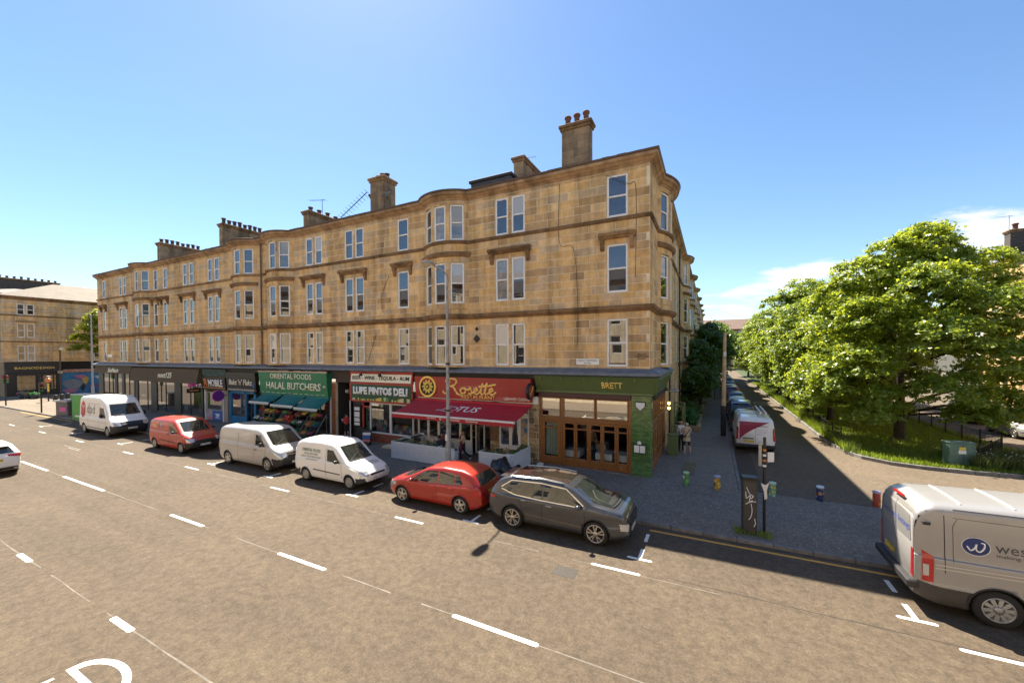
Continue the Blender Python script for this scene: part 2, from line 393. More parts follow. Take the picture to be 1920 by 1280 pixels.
# parking bay marks: a bar and a broken stem
for x in (-45.6, -38.9, -31.3, -20.7, -15.9, -10.4, -4.76, .71, 6.33):
    dash(x-.33, x+.33, -7.27, .10, 'parking_bay_mark')
    for a, b in ((-7.2, -6.66), (-6.15, -5.6)):
        part(MB().box((x-.05, a, ZR), (x+.05, b, ZR+.004), M_paint), 'parking_bay_mark', road)
part(MB().box((.72, -5.33, ZR), (16, -5.23, ZR+.004), M_yel), 'yellow_line', road)
part(MB().box((-60, -5.3, ZR), (-46.5, -5.2, ZR+.004), M_yel), 'yellow_line', road)
for x0, x1, y in ((-34, -31.5, -9.0), (-33, -31, -9.15)): dash(x0, x1, y, .05, 'worn_marking', M_wornp)
# letter painted for the near lane, read by drivers heading west
def letter(polys):
    mb = MB()
    for p in polys: mb.prism(p, ZR+.001, ZR+.004, M_paint)
    return mb
out = []; inn = []
for i in range(25):
    a = pi*i/24
    out.append((-7.27+.62*cos(a) if 1 else 0, -15.80+.62*sin(a)))
def arc_letter():
    # bowl of the D as quads between two half ellipses; stem along the carriageway
    mb = MB(); cx = -7.05; n = 20
    def P(a, rx, ry): return (cx+rx*cos(a), -15.72+ry*sin(a), ZR+.004)
    for i in range(n):
        a, b = pi*i/n, pi*(i+1)/n
        mb.quad(P(a, .80, .45), P(b, .80, .45), P(b, .64, .335), P(a, .64, .335), M_paint)
    mb.quad((cx-.80, -15.82, ZR+.004), (cx+.80, -15.82, ZR+.004), (cx+.80, -15.72, ZR+.004), (cx-.80, -15.72, ZR+.004), M_paint)
    return mb
part(arc_letter(), 'road_lettering', road)
part(MB().quad((-7.95, -16.9, ZR+.004), (-7.80, -16.9, ZR+.004), (-7.74, -15.98, ZR+.004), (-7.80, -15.98, ZR+.004), M_paint), 'road_lettering', road)
# side street marks: parking bay end, 20 roundel
def on_side(mb, name): return part(mb, name, side_road)
on_side(MB().box((3.75, 7.15, ZS), (4.55, 7.25, ZS+.004), M_wornp), 'parking_bay_mark')
on_side(MB().prism([(5.35+.22*cos(a), 7.75+.3*sin(a)) for a in np.linspace(0, 2*pi, 12, endpoint=False)], ZS+.001, ZS+.004, M_paint), 'parking_bay_mark')
rd = MB(); n = 24; cxr, cyr = 7.25, 33
for i in range(n):
    a, b = 2*pi*i/n, 2*pi*(i+1)/n
    q = lambda t, s: (cxr+.75*s*cos(t), cyr+1.75*s*sin(t), ZS+.004)
    rd.quad(q(a, 1), q(b, 1), q(b, .8), q(a, .8), M_wornp)
on_side(rd, 'speed_roundel')
text('speed_roundel', '20', (6.82, 32.2, ZS), (1, 0, 0), (0, 1, 0), .86, 1.7, M_wornp, side_road, ext=0)['kind'] = 'structure'

# ------------------------------------------------------------------ garden verge between the two carriageways
VERGE = [(17.2, 7.75), (17.6, 9.5), (17.3, 20), (16.9, 140), (8.95, 140), (8.9, 40), (8.88, 20), (8.85, 13), (8.95, 11.4), (9.15, 9.6), (9.55, 8.55), (10.4, 7.75), (11.5, 7.42), (13.2, 7.3), (15.5, 7.5)]
M_soil = mat('verge_turf', (.055, .085, .02), .95, col2=(.035, .05, .015), scale=1.6)
verge = MB().prism(VERGE, -.2, ZP+.07, M_soil).build('verge', kind='structure')
kerb_line([(8.76, 60), (8.76, 13), (8.86, 11.3), (9.07, 9.5), (9.5, 8.42), (10.37, 7.62), (11.5, 7.29), (13.2, 7.17), (15.5, 7.37), (17.3, 7.6)], verge, ZP+.09, hgt=.25, wid=.13)
def point_in(poly, X, Y):
    ins = np.zeros(len(X), bool); n = len(poly)
    for i in range(n):
        (x1, y1), (x2, y2) = poly[i], poly[(i+1) % n]
        c = ((y1 > Y) != (y2 > Y)) & (X < (x2-x1)*(Y-y1)/((y2-y1) or 1e-9)+x1); ins ^= c
    return ins
def blades(name, X, Y, z, h, w, m, lean=.35, **k):
    n = len(X); a = NR.rand(n)*2*pi; H = h*(.5+NR.rand(n)); dx, dy = np.cos(a)*w, np.sin(a)*w
    b = NR.rand(n)*2*pi; lx, ly = np.cos(b)*H*lean, np.sin(b)*H*lean; Z = np.full(n, z)
    V = np.stack([np.stack([X-dx, Y-dy, Z], 1), np.stack([X+dx, Y+dy, Z], 1), np.stack([X+lx, Y+ly, Z+H], 1)], 1).reshape(-1, 3)
    F = np.arange(3*n).reshape(n, 3)
    return tag(link(bpy.data.objects.new(name, np_mesh(name, V, F, [m]))), kind='stuff', **k)
def leaf_mat(name, c1, c2, trans=.4, tcol=None, scale=.6, rough=.38):
    m = bpy.data.materials.new(name); m.use_nodes = True; nt = m.node_tree; n = nt.nodes; b = n['Principled BSDF']; L = nt.links.new
    g = N(n, 'ShaderNodeNewGeometry'); b.inputs['Coat Weight'].default_value = .12; r = ramp(n, [(0, c2), (.75, c1), (1, tuple(min(1, x*1.5) for x in c1))]); L(g.outputs['Random Per Island'], r.inputs[0])
    L(r.outputs[0], b.inputs['Base Color']); b.inputs['Roughness'].default_value = rough; b.inputs['Specular IOR Level'].default_value = .4
    t = N(n, 'ShaderNodeBsdfTranslucent'); t.inputs[0].default_value = (*(tcol or tuple(min(1, x*2.2) for x in c1)), 1)
    mx = N(n, 'ShaderNodeMixShader', i_0=trans); L(b.outputs[0], mx.inputs[1]); L(t.outputs[0], mx.inputs[2])
    L(mx.outputs[0], n['Material Output'].inputs['Surface']); MATS[name] = m; return m
M_grass = leaf_mat('grass_blade', (.13, .21, .028), (.075, .135, .018), .4, (.40, .50, .04))
n = 60000; X = 8.9+NR.rand(n)*8.6; Y = 7.3+NR.rand(n)**1.6*60; k = point_in(VERGE, X, Y)
blades('grass', X[k], Y[k], ZP+.06, .16, .022, M_grass)
n = 9000; Y = 9.4+NR.rand(n)*50; X = 9.0+NR.rand(n)**2*.7
blades('tall_grass', X, Y, ZP+.06, .42, .018, M_grass, .4)
n = 9000; X = 13.4+NR.rand(n)*4.2; Y = 7.6+NR.rand(n)**1.4*3.2; k = point_in(VERGE, X, Y)
blades('weeds', X[k], Y[k], ZP+.06, .5, .03, leaf_mat('weed_leaf', (.07, .105, .025), (.035, .055, .015), .3), .4)
fl = MB(); M_flw = mat('white_petal', (.75, .73, .66), .6)
for i in range(90):
    x, y, h = R.uniform(13.7, 17), R.uniform(7.8, 9.3), R.uniform(.45, .75)
    fl.sphere((x, y, ZP+.06+h), R.uniform(.015, .03), M_flw, 5, 3)
fl.build('wild_flowers', kind='stuff')
# ------------------------------------------------------------------ stone buildings
def stone_mat(name, cols, soot=.5):
    m = bpy.data.materials.new(name); m.use_nodes = True; nt = m.node_tree; n = nt.nodes; b = n['Principled BSDF']; L = nt.links.new
    g = N(n, 'ShaderNodeNewGeometry'); oi = N(n, 'ShaderNodeObjectInfo'); tc = N(n, 'ShaderNodeTexCoord')
    ad = N(n, 'ShaderNodeMath', operation='ADD'); L(g.outputs['Random Per Island'], ad.inputs[0]); L(oi.outputs['Random'], ad.inputs[1])
    fr = N(n, 'ShaderNodeMath', operation='FRACT'); L(ad.outputs[0], fr.inputs[0])
    r = ramp(n, [(i/len(cols), c) for i, c in enumerate(cols)], 'LINEAR'); L(fr.outputs[0], r.inputs[0])
    geo = g.outputs['Position']
    n1 = N(n, 'ShaderNodeTexNoise', i_Scale=3.2, i_Detail=6.0, i_Roughness=.65); L(geo, n1.inputs['Vector'])
    mr = N(n, 'ShaderNodeMapRange', i_1=.25, i_2=.75, i_3=.76, i_4=1.22); L(n1.outputs['Fac'], mr.inputs[0])
    mp = N(n, 'ShaderNodeMapping'); mp.inputs['Scale'].default_value = (1.4, 1.4, .12); L(geo, mp.inputs[0])
    n2 = N(n, 'ShaderNodeTexNoise', i_Scale=1.0, i_Detail=5.0, i_Roughness=.6); L(mp.outputs[0], n2.inputs['Vector'])
    m2 = N(n, 'ShaderNodeMapRange', i_1=.34, i_2=.58, i_3=1-soot, i_4=1.05); L(n2.outputs['Fac'], m2.inputs[0])
    pr = N(n, 'ShaderNodeMath', operation='MULTIPLY'); L(mr.outputs[0], pr.inputs[0]); L(m2.outputs[0], pr.inputs[1])
    mx = N(n, 'ShaderNodeMix', data_type='RGBA', blend_type='MULTIPLY', i_0=1.0); L(r.outputs[0], mx.inputs[6]); L(pr.outputs[0], mx.inputs[7])
    L(mx.outputs[2], b.inputs['Base Color']); b.inputs['Roughness'].default_value = .9; b.inputs['Specular IOR Level'].default_value = .2
    bp = N(n, 'ShaderNodeBump', i_Strength=.35, i_Distance=.02); L(n1.outputs['Fac'], bp.inputs['Height']); L(bp.outputs[0], b.inputs['Normal'])
    MATS[name] = m; return m
C_WARM = [(.72,.465,.20), (.65,.41,.17), (.77,.515,.235), (.67,.44,.21), (.50,.315,.145), (.80,.555,.28), (.68,.415,.17), (.56,.41,.255), (.74,.485,.21), (.46,.305,.165), (.70,.43,.18), (.60,.44,.265)]
M_stone = stone_mat('sandstone', C_WARM, .40)
M_stone2 = stone_mat('plain_sandstone', [(.68,.44,.205), (.61,.395,.18), (.73,.485,.235), (.64,.42,.195), (.52,.345,.175), (.56,.42,.265)], .42)
M_stone3 = stone_mat('grey_sandstone', [(.44,.32,.19), (.36,.265,.16), (.50,.36,.21), (.33,.235,.14), (.46,.33,.19)], .4)
M_chim = stone_mat('sooty_sandstone', [(.34,.235,.14), (.28,.19,.115), (.38,.265,.16), (.25,.175,.11)], .5)
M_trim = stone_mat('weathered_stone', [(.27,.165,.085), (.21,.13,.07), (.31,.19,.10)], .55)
M_eave = stone_mat('eaves_stone', [(.44,.28,.15), (.36,.23,.13)], .5)
M_mort = mat('mortar', (.84,.70,.48), .95, var=.3, scale=2)
M_lead = mat('lead_flashing', (.16,.18,.21), .55, var=.35, scale=3, bump=.1)
M_slate = mat('slate', (.07,.065,.065), .6, var=.4, scale=3)
M_white = mat('white_window_paint', (.86,.84,.79), .5, var=.12, scale=10)
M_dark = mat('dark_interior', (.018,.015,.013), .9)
M_pot = mat('clay_pot', (.19,.085,.055), .85, var=.4, scale=6)
M_pot2 = mat('sooty_pot', (.10,.06,.055), .85, var=.4, scale=6)
def glass(name, base, ior=2.0, rough=.015, col2=None, scale=2):
    m = mat(name, base, rough, ior=ior, col2=col2, scale=scale); m.node_tree.nodes['Principled BSDF'].inputs['Specular IOR Level'].default_value = .8; return m
G_dark = glass('window_glass', (.012,.014,.016), col2=(.03,.028,.024))
G_dim = glass('window_glass_dim_room', (.05,.045,.038), col2=(.015,.014,.013), scale=1.5)
G_net = glass('window_glass_net_curtain', (.30,.28,.24), 1.8, col2=(.14,.13,.11), scale=3)
G_blind = glass('window_glass_blind', (.42,.41,.38), 1.7)
def sash_window(parent, M, w, h, name='window', fr=.085, glass=None, split=.5, tilt=True, fmat=None):
    """white sash window: origin at the lower-left of the opening, local x across, y outwards, z up; parts of it: two panes"""
    fmat = fmat or M_white
    mb = MB(); z = h*split
    mb.bbox((0, -.05, 0), (fr, .05, h), .012, fmat); mb.bbox((w-fr, -.05, 0), (w, .05, h), .012, fmat)
    mb.bbox((fr, -.05, h-fr), (w-fr, .05, h), .012, fmat); mb.bbox((fr, -.05, 0), (w-fr, .06, fr*1.2), .012, fmat)
    mb.bbox((fr, -.03, z-.04), (w-fr, .045, z+.035), .01, fmat)
    me_ = WIN.get((round(w, 2), round(h, 2), fmat.name))
    if me_ is None: me_ = WIN[(round(w, 2), round(h, 2), fmat.name)] = mb.mesh('window')
    o = inst(name, me_, parent); o.matrix_basis = M
    g0 = glass or R.choice([G_dark]*7+[G_dim]*4+[G_net])
    for (a, b, y) in ((fr*1.2, z-.04, -.015), (z+.035, h-fr, .0)):
        gl = G_blind if (glass is None and y == 0 and R.random() < .05) else g0
        key = ('p', round(w, 2), round(b-a, 2), gl.name); pm = WIN.get(key)
        if pm is None:
            pw, ph = w-2*fr, b-a
            pm = WIN[key] = MB().quad((-pw/2, 0, -ph/2), (pw/2, 0, -ph/2), (pw/2, 0, ph/2), (-pw/2, 0, ph/2), gl).mesh('pane')
        p = inst('pane', pm, o, (w/2, y, (a+b)/2))
        if tilt: p.rotation_euler = (R.uniform(-.012, .014), 0, R.uniform(-.02, .02))
    return o
WIN = {}
class Frame:
    """a wall plane: u along the wall, d outwards, z up"""
    def __init__(s, o, u, d): s.o = Vector((*o, 0)); s.u = Vector((*u, 0)); s.d = Vector((*d, 0)); s.M = Matrix((s.u, s.d, Vector((0, 0, 1)))).transposed().to_4x4(); s.M.translation = s.o
    def at(s, u, d, z): return s.M @ Vector((u, d, z))
    def mat_at(s, u, d, z): M = s.M.copy(); M.translation = s.at(u, d, z); return M
def cut(u0, u1, holes):
    out = []; c = u0
    for a, b in sorted(holes):
        if b <= c: continue
        if a > c: out.append((c, min(a, u1)))
        c = max(c, b)
        if c >= u1: break
    if c < u1: out.append((c, u1))
    return [q for q in out if q[1]-q[0] > .02]
def row_levels(zs, step=.355):
    out = []
    for a, b in zip(zs[:-1], zs[1:]):
        n = max(1, round((b-a)/step)); out += [(a+(b-a)*i/n, a+(b-a)*(i+1)/n) for i in range(n)]
    return out
def ashlar(u0, u1, rows, holes, rnd, lo=.5, hi=1.25):
    """stones of a coursed wall: (u0, u1, z0, z1); holes [(u0, u1, z0, z1)]"""
    st = []; sp = []
    for z0, z1 in rows:
        hs = [(a, b) for a, b, c, d in holes if c < z1-.04 and d > z0+.04]
        for a, b in cut(u0, u1, hs):
            sp.append((a, b, z0, z1)); x = a
            while x < b-.01:
                l = rnd.uniform(lo, hi)
                if b-x-l < lo*.8: l = b-x if b-x < hi*1.25 else (b-x)/2
                st.append((x, min(b, x+l), z0, z1)); x += l
    return st, sp
def lay(fr, stones, spans, mb, m, gap=.022, prd=.012, singles=None, parent=None, sm=None):
    mo = MB()
    for a, b, z0, z1 in spans: mo.box((a, -.16, z0), (b, -.005, z1), M_mort, fr.M)
    for i, (a, b, z0, z1) in enumerate(stones):
        p = prd*R.uniform(-.4, .7)
        if singles and i in singles:
            q = MB().bbox((-(b-a)/2+gap/2, -.012, -(z1-z0)/2+gap/2), ((b-a)/2-gap/2, p, (z1-z0)/2-gap/2), .009, m)
            o = q.build('stone', parent); o.matrix_basis = fr.mat_at((a+b)/2, 0, (z0+z1)/2)
        else: mb.bbox((a+gap/2, -.012, z0+gap/2), (b-gap/2, p, z1-gap/2), .009, m, fr.M)
    return mo
def arc_pts(c, half, sag, n=14):
    """points (u, d) of a shallow bow from c-half to c+half"""
    r = (half*half+sag*sag)/(2*sag); th = math.asin(half/r); cd_ = sag-r
    return r, th, cd_, [(c+r*sin(-th+2*th*i/n), cd_+r*cos(-th+2*th*i/n)) for i in range(n+1)]
def sweep(mb, path, prof, m, caps=True):
    """moulding: closed profile [(offset outwards, z)] along a world xy path; outwards is to the right of the walk"""
    P = [Vector((*p, 0)) for p in path]; k = len(prof); v = []
    for i, p in enumerate(P):
        t1 = (p-P[i-1]).normalized() if i else None; t2 = (P[i+1]-p).normalized() if i < len(P)-1 else None
        n1 = Vector((t1.y, -t1.x, 0)) if t1 else None; n2 = Vector((t2.y, -t2.x, 0)) if t2 else None
        if n1 is None: n = n2
        elif n2 is None: n = n1
        else: n = (n1+n2).normalized(); n = n/max(.35, n.dot(n1))
        v += [p+n*o+Vector((0, 0, z)) for o, z in prof]
    f = [(i*k+j, i*k+(j+1) % k, (i+1)*k+(j+1) % k, (i+1)*k+j) for i in range(len(P)-1) for j in range(k)]
    mb.add(v, f, m)
    if caps: mb.add(v, [tuple(range(k)), tuple(range((len(P)-1)*k, len(P)*k))], m)
    return mb
ZW = [(4.97, 7.18), (8.37, 10.60), (11.82, 13.75)]       # window heights of the three upper floors
ZONE = [4.86, 7.50, 7.76, 11.62, 11.80, 14.0]
P_STR1 = [(-.1, 7.48), (.06, 7.48), (.10, 7.55), (.20, 7.60), (.24, 7.70), (.20, 7.76), (-.1, 7.80)]
P_STR2 = [(-.1, 11.62), (.05, 11.62), (.10, 11.68), (.12, 11.76), (.06, 11.80), (-.1, 11.82)]
P_EAVE = [(-.1, 13.98), (.04, 13.98), (.08, 14.04), (.16, 14.08), (.24, 14.16), (.34, 14.20), (.37, 14.31), (.33, 14.36), (-.1, 14.38)]
P_FRZ = [(-.1, 13.86), (.03, 13.86), (.045, 13.90), (.03, 13.94), (-.1, 13.94)]
P_BAYC = [(-.1, 10.92), (.05, 10.92), (.12, 10.99), (.17, 11.08), (.10, 11.16), (-.1, 11.18)]
def path_of(fr, u0, u1, bows):
    pts = [(u0, 0)]
    for c, half, sag in bows: pts += arc_pts(c, half, sag)[3]
    pts.append((u1, 0))
    if fr.u.cross(fr.d).z > 0: pts.reverse()
    return [fr.at(u, d, 0).xy[:] for u, d in pts]
def bow(b, fr, c, half, sag, mb, mo, m, zones=None, wins=None, ww=.80, angles=(-.62, 0, .62), ztop=14.0, zbot=4.86):
    """curved bay: stones round it, three sash windows a floor"""
    r, th, cd_, _ = arc_pts(c, half, sag)
    wins = wins or ZW
    angs = [a*th for a in angles]; hw = math.asin(ww/2/r)
    def P(a, rr, z): return fr.at(c+rr*sin(a), cd_+rr*cos(a), z)
    def cb(a0, a1, z0, z1, r0, r1, mm, tgt, n=2):
        v = []; 
        for i in range(n+1):
            a = a0+(a1-a0)*i/n
            v += [P(a, r0, z0), P(a, r1, z0), P(a, r1, z1), P(a, r0, z1)]
        f = [(4*i+j, 4*i+(j+1) % 4, 4*i+4+(j+1) % 4, 4*i+4+j) for i in range(n) for j in range(4)]+[(0, 1, 2, 3), (4*n, 4*n+1, 4*n+2, 4*n+3)]
        tgt.add(v, f, mm)
    zs = zones or [4.86, 4.97, 7.18, 7.50, 7.76, 8.37, 10.6, 10.92, 11.18, 11.62, 11.82, 13.75, 14.0]
    holes = [(a-hw, a+hw, z0, z1) for a in angs for z0, z1 in wins]
    st, sp = ashlar(-th, th, row_levels(zs), holes, R, .35/r, .75/r)
    for a0, a1, z0, z1 in sp: cb(a0, a1, z0, z1, r-.18, r-.005, M_mort, mo)
    g = .010/r
    for a0, a1, z0, z1 in st: cb(a0+g, a1-g, z0+.0085, z1-.0085, r-.012, r+R.uniform(-.003, .007), m, mb, 2 if a1-a0 < .3 else 3)
    for z0, z1 in wins:
        for a in angs:
            o = P(a, r-.13, z0); ux = (P(a+.01, r, 0)-P(a-.01, r, 0)).normalized(); dx = (P(a, r+1, 0)-P(a, r, 0)).normalized()
            w = 2*(r-.13)*sin(hw)
            M = Matrix((ux, dx, Vector((0, 0, 1)))).transposed().to_4x4(); M.translation = o-ux*w/2
            sash_window(b, M, w, z1-z0)
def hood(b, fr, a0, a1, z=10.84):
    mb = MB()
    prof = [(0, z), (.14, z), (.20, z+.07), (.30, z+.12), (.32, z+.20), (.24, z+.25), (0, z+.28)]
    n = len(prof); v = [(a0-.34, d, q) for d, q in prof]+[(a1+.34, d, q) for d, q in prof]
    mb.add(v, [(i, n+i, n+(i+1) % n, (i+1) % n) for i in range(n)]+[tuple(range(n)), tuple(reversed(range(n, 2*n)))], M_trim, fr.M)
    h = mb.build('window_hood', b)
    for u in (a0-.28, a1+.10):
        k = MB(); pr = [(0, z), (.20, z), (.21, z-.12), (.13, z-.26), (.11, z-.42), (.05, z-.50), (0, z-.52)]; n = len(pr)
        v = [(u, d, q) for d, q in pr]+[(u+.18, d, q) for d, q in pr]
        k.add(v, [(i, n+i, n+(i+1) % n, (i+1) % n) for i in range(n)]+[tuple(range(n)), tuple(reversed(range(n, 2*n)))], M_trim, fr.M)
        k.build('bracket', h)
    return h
def chimney(b, x0, x1, y0, y1, zb, zt, pots, along, m=None, pm=None, ph=.62, pr=.15):
    mb = MB(); m = m or M_chim
    st = []
    for z0, z1 in row_levels([zb, zt-.3]):
        for (A, B, fx) in (((x0, x1), y0, 'y-'), ((x0, x1), y1, 'y+'), ((y0, y1), x0, 'x-'), ((y0, y1), x1, 'x+')):
            x = A[0]
            while x < A[1]-.01:
                l = R.uniform(.45, .95)
                if A[1]-x-l < .35: l = A[1]-x
                e = x+l; p = R.uniform(0, .012)
                if fx[0] == 'y': mb.box((x+.005, B-(p if fx[1] == '-' else -p), z0+.005), (e-.005, B+(.1 if fx[1] == '-' else -.1), z1-.005), m)
                else: mb.box((B-(p if fx[1] == '-' else -p), x+.005, z0+.005), (B+(.1 if fx[1] == '-' else -.1), e-.005, z1-.005), m)
                x = e
    mb.box((x0+.012, y0+.012, zb), (x1-.012, y1-.012, zt-.02), M_mort)
    mb.bbox((x0-.09, y0-.09, zt-.3), (x1+.09, y1+.09, zt-.16), .03, M_trim); mb.bbox((x0-.15, y0-.15, zt-.16), (x1+.15, y1+.15, zt), .03, M_trim)
    c = mb.build('chimney', b)
    for i in range(pots):
        t = (i+.5)/pots
        px, py = (x0+(x1-x0)*t, (y0+y1)/2) if along == 'x' else ((x0+x1)/2, y0+(y1-y0)*t)
        h = ph*R.uniform(.85, 1.12)
        MB().lathe([(pr*.95, 0), (pr*.82, h*.25), (pr*.80, h*.75), (pr*1.08, h*.80), (pr*1.1, h*.93), (pr*.9, h), (pr*.62, h), (pr*.6, h*.6)], pm or R.choice([M_pot, M_pot2, M_pot]), 12, (0, 0, 0)).build('chimney_pot', c, loc=(px, py, zt))
    return c
def tenement(name, label, fr, u0, u1, wins, bows, group=None, m=None, singles_near=None, hoods=True, ends=(True, True), zw=None, ground=False, depth=11):
    b = empty(name, (0, 0, 0), 0, label, 'tenement', group)
    m = m or M_stone
    zw = zw or ZW
    zs = sorted(set(ZONE[:1]+[z for w in zw for z in w]+[7.50, 7.76, 11.62, 11.80, 14.0]+([0.05] if ground else [])))
    rows = [r for r in row_levels(zs) if not (r[0] > 7.49 and r[1] < 7.77) and not (r[0] > 11.61 and r[1] < 11.825)]
    holes = [(c-h, c+h, 0, 14.0) for c, h, s in bows]+[(a, e, z0, z1) for a, e in wins for z0, z1 in zw]
    st, sp = ashlar(u0, u1, rows, holes, R)
    ids = None
    if singles_near is not None:
        d = sorted(range(len(st)), key=lambda i: -(st[i][1]-st[i][0])/(((fr.at((st[i][0]+st[i][1])/2, 0, 0)-cam.location).length)**1.0)*(1 if (fr.at((st[i][0]+st[i][1])/2, 0, 0)-cam.location).length < 30 else .01))
        ids = set(d[:singles_near])
    mb = MB(); mo = lay(fr, st, sp, mb, m, singles=ids, parent=b)
    # core wall behind stones and windows, back, ends
    core = MB()
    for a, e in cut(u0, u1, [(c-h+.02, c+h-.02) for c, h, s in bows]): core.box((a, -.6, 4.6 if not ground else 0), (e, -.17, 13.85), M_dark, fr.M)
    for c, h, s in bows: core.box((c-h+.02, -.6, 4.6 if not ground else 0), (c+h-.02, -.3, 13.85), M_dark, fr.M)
    core.box((u0+.01, -depth, 4.7 if not ground else 0), (u1-.01, -.61, 13.85), M_stone3, fr.M)
    core.build('wall_core', b)
    for a, e in wins:
        for z0, z1 in zw: sash_window(b, fr.mat_at(a+.01, -.075, z0+.01), e-a-.02, z1-z0-.02)
    if hoods:
        grp = []
        for a, e in sorted(wins):
            if grp and a-grp[-1][1] < .6: grp[-1][1] = e
            else: grp.append([a, e])
        for a, e in grp: hood(b, fr, a, e)
    for c, h, s in bows: bow(b, fr, c, h, s, mb, mo, m, wins=zw, zones=([.05, .9]+[z for z in (1.25, 3.6) if 0])and None)
    mb.build('stonework', b, kind='stuff'); mo.build('mortar_bed', b)
    return b
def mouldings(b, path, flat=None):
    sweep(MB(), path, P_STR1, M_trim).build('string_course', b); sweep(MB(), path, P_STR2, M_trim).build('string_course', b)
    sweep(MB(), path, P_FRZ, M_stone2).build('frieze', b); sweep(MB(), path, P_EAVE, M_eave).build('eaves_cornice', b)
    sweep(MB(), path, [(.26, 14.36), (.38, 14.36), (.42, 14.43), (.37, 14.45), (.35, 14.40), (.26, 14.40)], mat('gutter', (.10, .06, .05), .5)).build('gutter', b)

FR = Frame((0, 0), (1, 0), (0, -1)); SD = Frame((0, 0), (0, 1), (1, 0))
BX = -28.3
# corner tenement: front towards the main road and the return along the side street
CW = [(-1.92, -.96), (-7.83, -7.06), (-6.87, -6.10), (-14.64, -13.78), (-19.22, -18.46), (-18.26, -17.50), (-23.14, -22.40), (-22.18, -21.44)]
CB = [(-26.0, 1.5, .66), (-11.0, 1.5, .66)]
corner = tenement('corner_tenement', 'honey sandstone corner tenement with bow windows above the red and olive shopfronts', FR, BX+.005, -.013, CW, CB, singles_near=299)
SB = [(4.4, 1.75, .52)]
CS = [(8.3, 9.05), (9.3, 10.05)]
def add_side(b, fr, u0, u1, wins, bows, m, zw, ground):
    zs = sorted(set(([.05] if ground else [4.86])+[z for w in zw for z in w]+[7.50, 7.76, 11.62, 11.80, 14.0]))
    rows = [r for r in row_levels(zs) if not (r[0] > 7.49 and r[1] < 7.77) and not (r[0] > 11.61 and r[1] < 11.825)]
    holes = [(c-h, c+h, 0, 14.0) for c, h, s in bows]+[(a, e, z0, z1) for a, e in wins for z0, z1 in zw]
    st, sp = ashlar(u0, u1, rows, holes, R); mb = MB(); mo = lay(fr, st, sp, mb, m)
    for a, e in wins:
        for z0, z1 in zw: sash_window(b, fr.mat_at(a+.01, -.075, z0+.01), e-a-.02, z1-z0-.02)
    z0g = [.05, 1.15, 3.5] if ground else []
    for c, h, s in bows: bow(b, fr, c, h, s, mb, mo, m, wins=zw, zones=sorted(set(z0g+[4.86, 4.97, 7.18, 7.50, 7.76, 8.37, 10.6, 10.92, 11.18, 11.62, 11.82, 13.75, 14.0])), ww=.85)
    mb.build('stonework', b, kind='stuff'); mo.build('mortar_bed', b)
    core = MB()
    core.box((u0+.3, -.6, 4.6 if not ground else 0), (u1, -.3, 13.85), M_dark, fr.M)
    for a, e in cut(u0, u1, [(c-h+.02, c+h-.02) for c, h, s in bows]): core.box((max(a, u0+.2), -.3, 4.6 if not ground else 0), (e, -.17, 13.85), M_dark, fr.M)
    core.build('wall_core', b)
add_side(corner, SD, .001, 12.8, CS, SB, M_stone, ZW, False)
cpath = path_of(FR, BX, 0, CB)+path_of(SD, 0, 12.8, SB)[1:]
mouldings(corner, cpath)
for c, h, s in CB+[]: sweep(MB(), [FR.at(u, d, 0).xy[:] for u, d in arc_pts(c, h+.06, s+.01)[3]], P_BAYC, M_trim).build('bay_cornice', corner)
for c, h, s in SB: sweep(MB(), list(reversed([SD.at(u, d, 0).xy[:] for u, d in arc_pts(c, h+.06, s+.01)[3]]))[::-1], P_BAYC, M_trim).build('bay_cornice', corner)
# shop cornice: lead-topped ledge over the shopfronts
def shop_cornice(b, path, m=M_lead):
    sweep(MB(), path, [(-.1, 4.90), (.04, 4.89), (.46, 4.70), (.48, 4.58), (.40, 4.54), (-.1, 4.54)], m).build('shop_cornice', b)
shop_cornice(corner, [(BX+.005, 0), (0, 0), (0, 6.3)])
M_char_ = mat('dark_felt', (.03, .03, .034), .8)
# roof behind the eaves
def roof(b, x0, x1, y0=-.30, yr=5.2, z0=14.40, zr=16.4, m=None, y1=11):
    mb = MB(); m = m or M_slate
    mb.add([(x0, y0, z0), (x1, y0, z0), (x1, yr, zr), (x0, yr, zr), (x0, y1, z0), (x1, y1, z0), (x0, y0, z0-.08), (x1, y0, z0-.08), (x0, y1, z0-.08), (x1, y1, z0-.08)],
           [(0, 1, 2, 3), (3, 2, 5, 4), (6, 8, 9, 7), (0, 6, 7, 1), (4, 5, 9, 8), (0, 3, 4, 8, 6), (1, 7, 9, 5, 2)], m)
    o = mb.build('roof', b)
    mt = MB()      # slates at the eaves edge
    x = x0
    while x < x1-.1:
        w = R.uniform(.28, .4); zz = z0+.03+R.uniform(0, .03)
        mt.box((x, y0-.06, zz), (min(x+w-.012, x1), y0+.28, zz+.02), m); x += w
    mt.build('eaves_slates', o, kind='stuff'); return o
roof(corner, BX+.01, -.3, y1=10.5, zr=16.4)
c1 = chimney(corner, -4.66, -3.18, 1.6, 2.15, 14.8, 17.55, 3, 'x', ph=.58, pr=.17, pm=M_pot)
c2 = chimney(corner, -18.4, -17.2, 1.5, 2.6, 14.8, 17.55, 3, 'x', m=M_chim, pm=M_pot2, ph=.42, pr=.17)
chimney(corner, -18.75, -18.42, 1.9, 2.5, 14.8, 16.7, 0, 'x', m=M_chim)
c3 = chimney(corner, -25.4, -24.75, 1.5, 7.5, 14.8, 16.5, 8, 'y', m=M_chim, pm=M_pot2, ph=.4, pr=.17)
c0 = chimney(corner, -8.6, -7.95, 3.8, 7.4, 15.0, 17.75, 2, 'y', m=M_chim, pm=M_pot2, ph=.3)
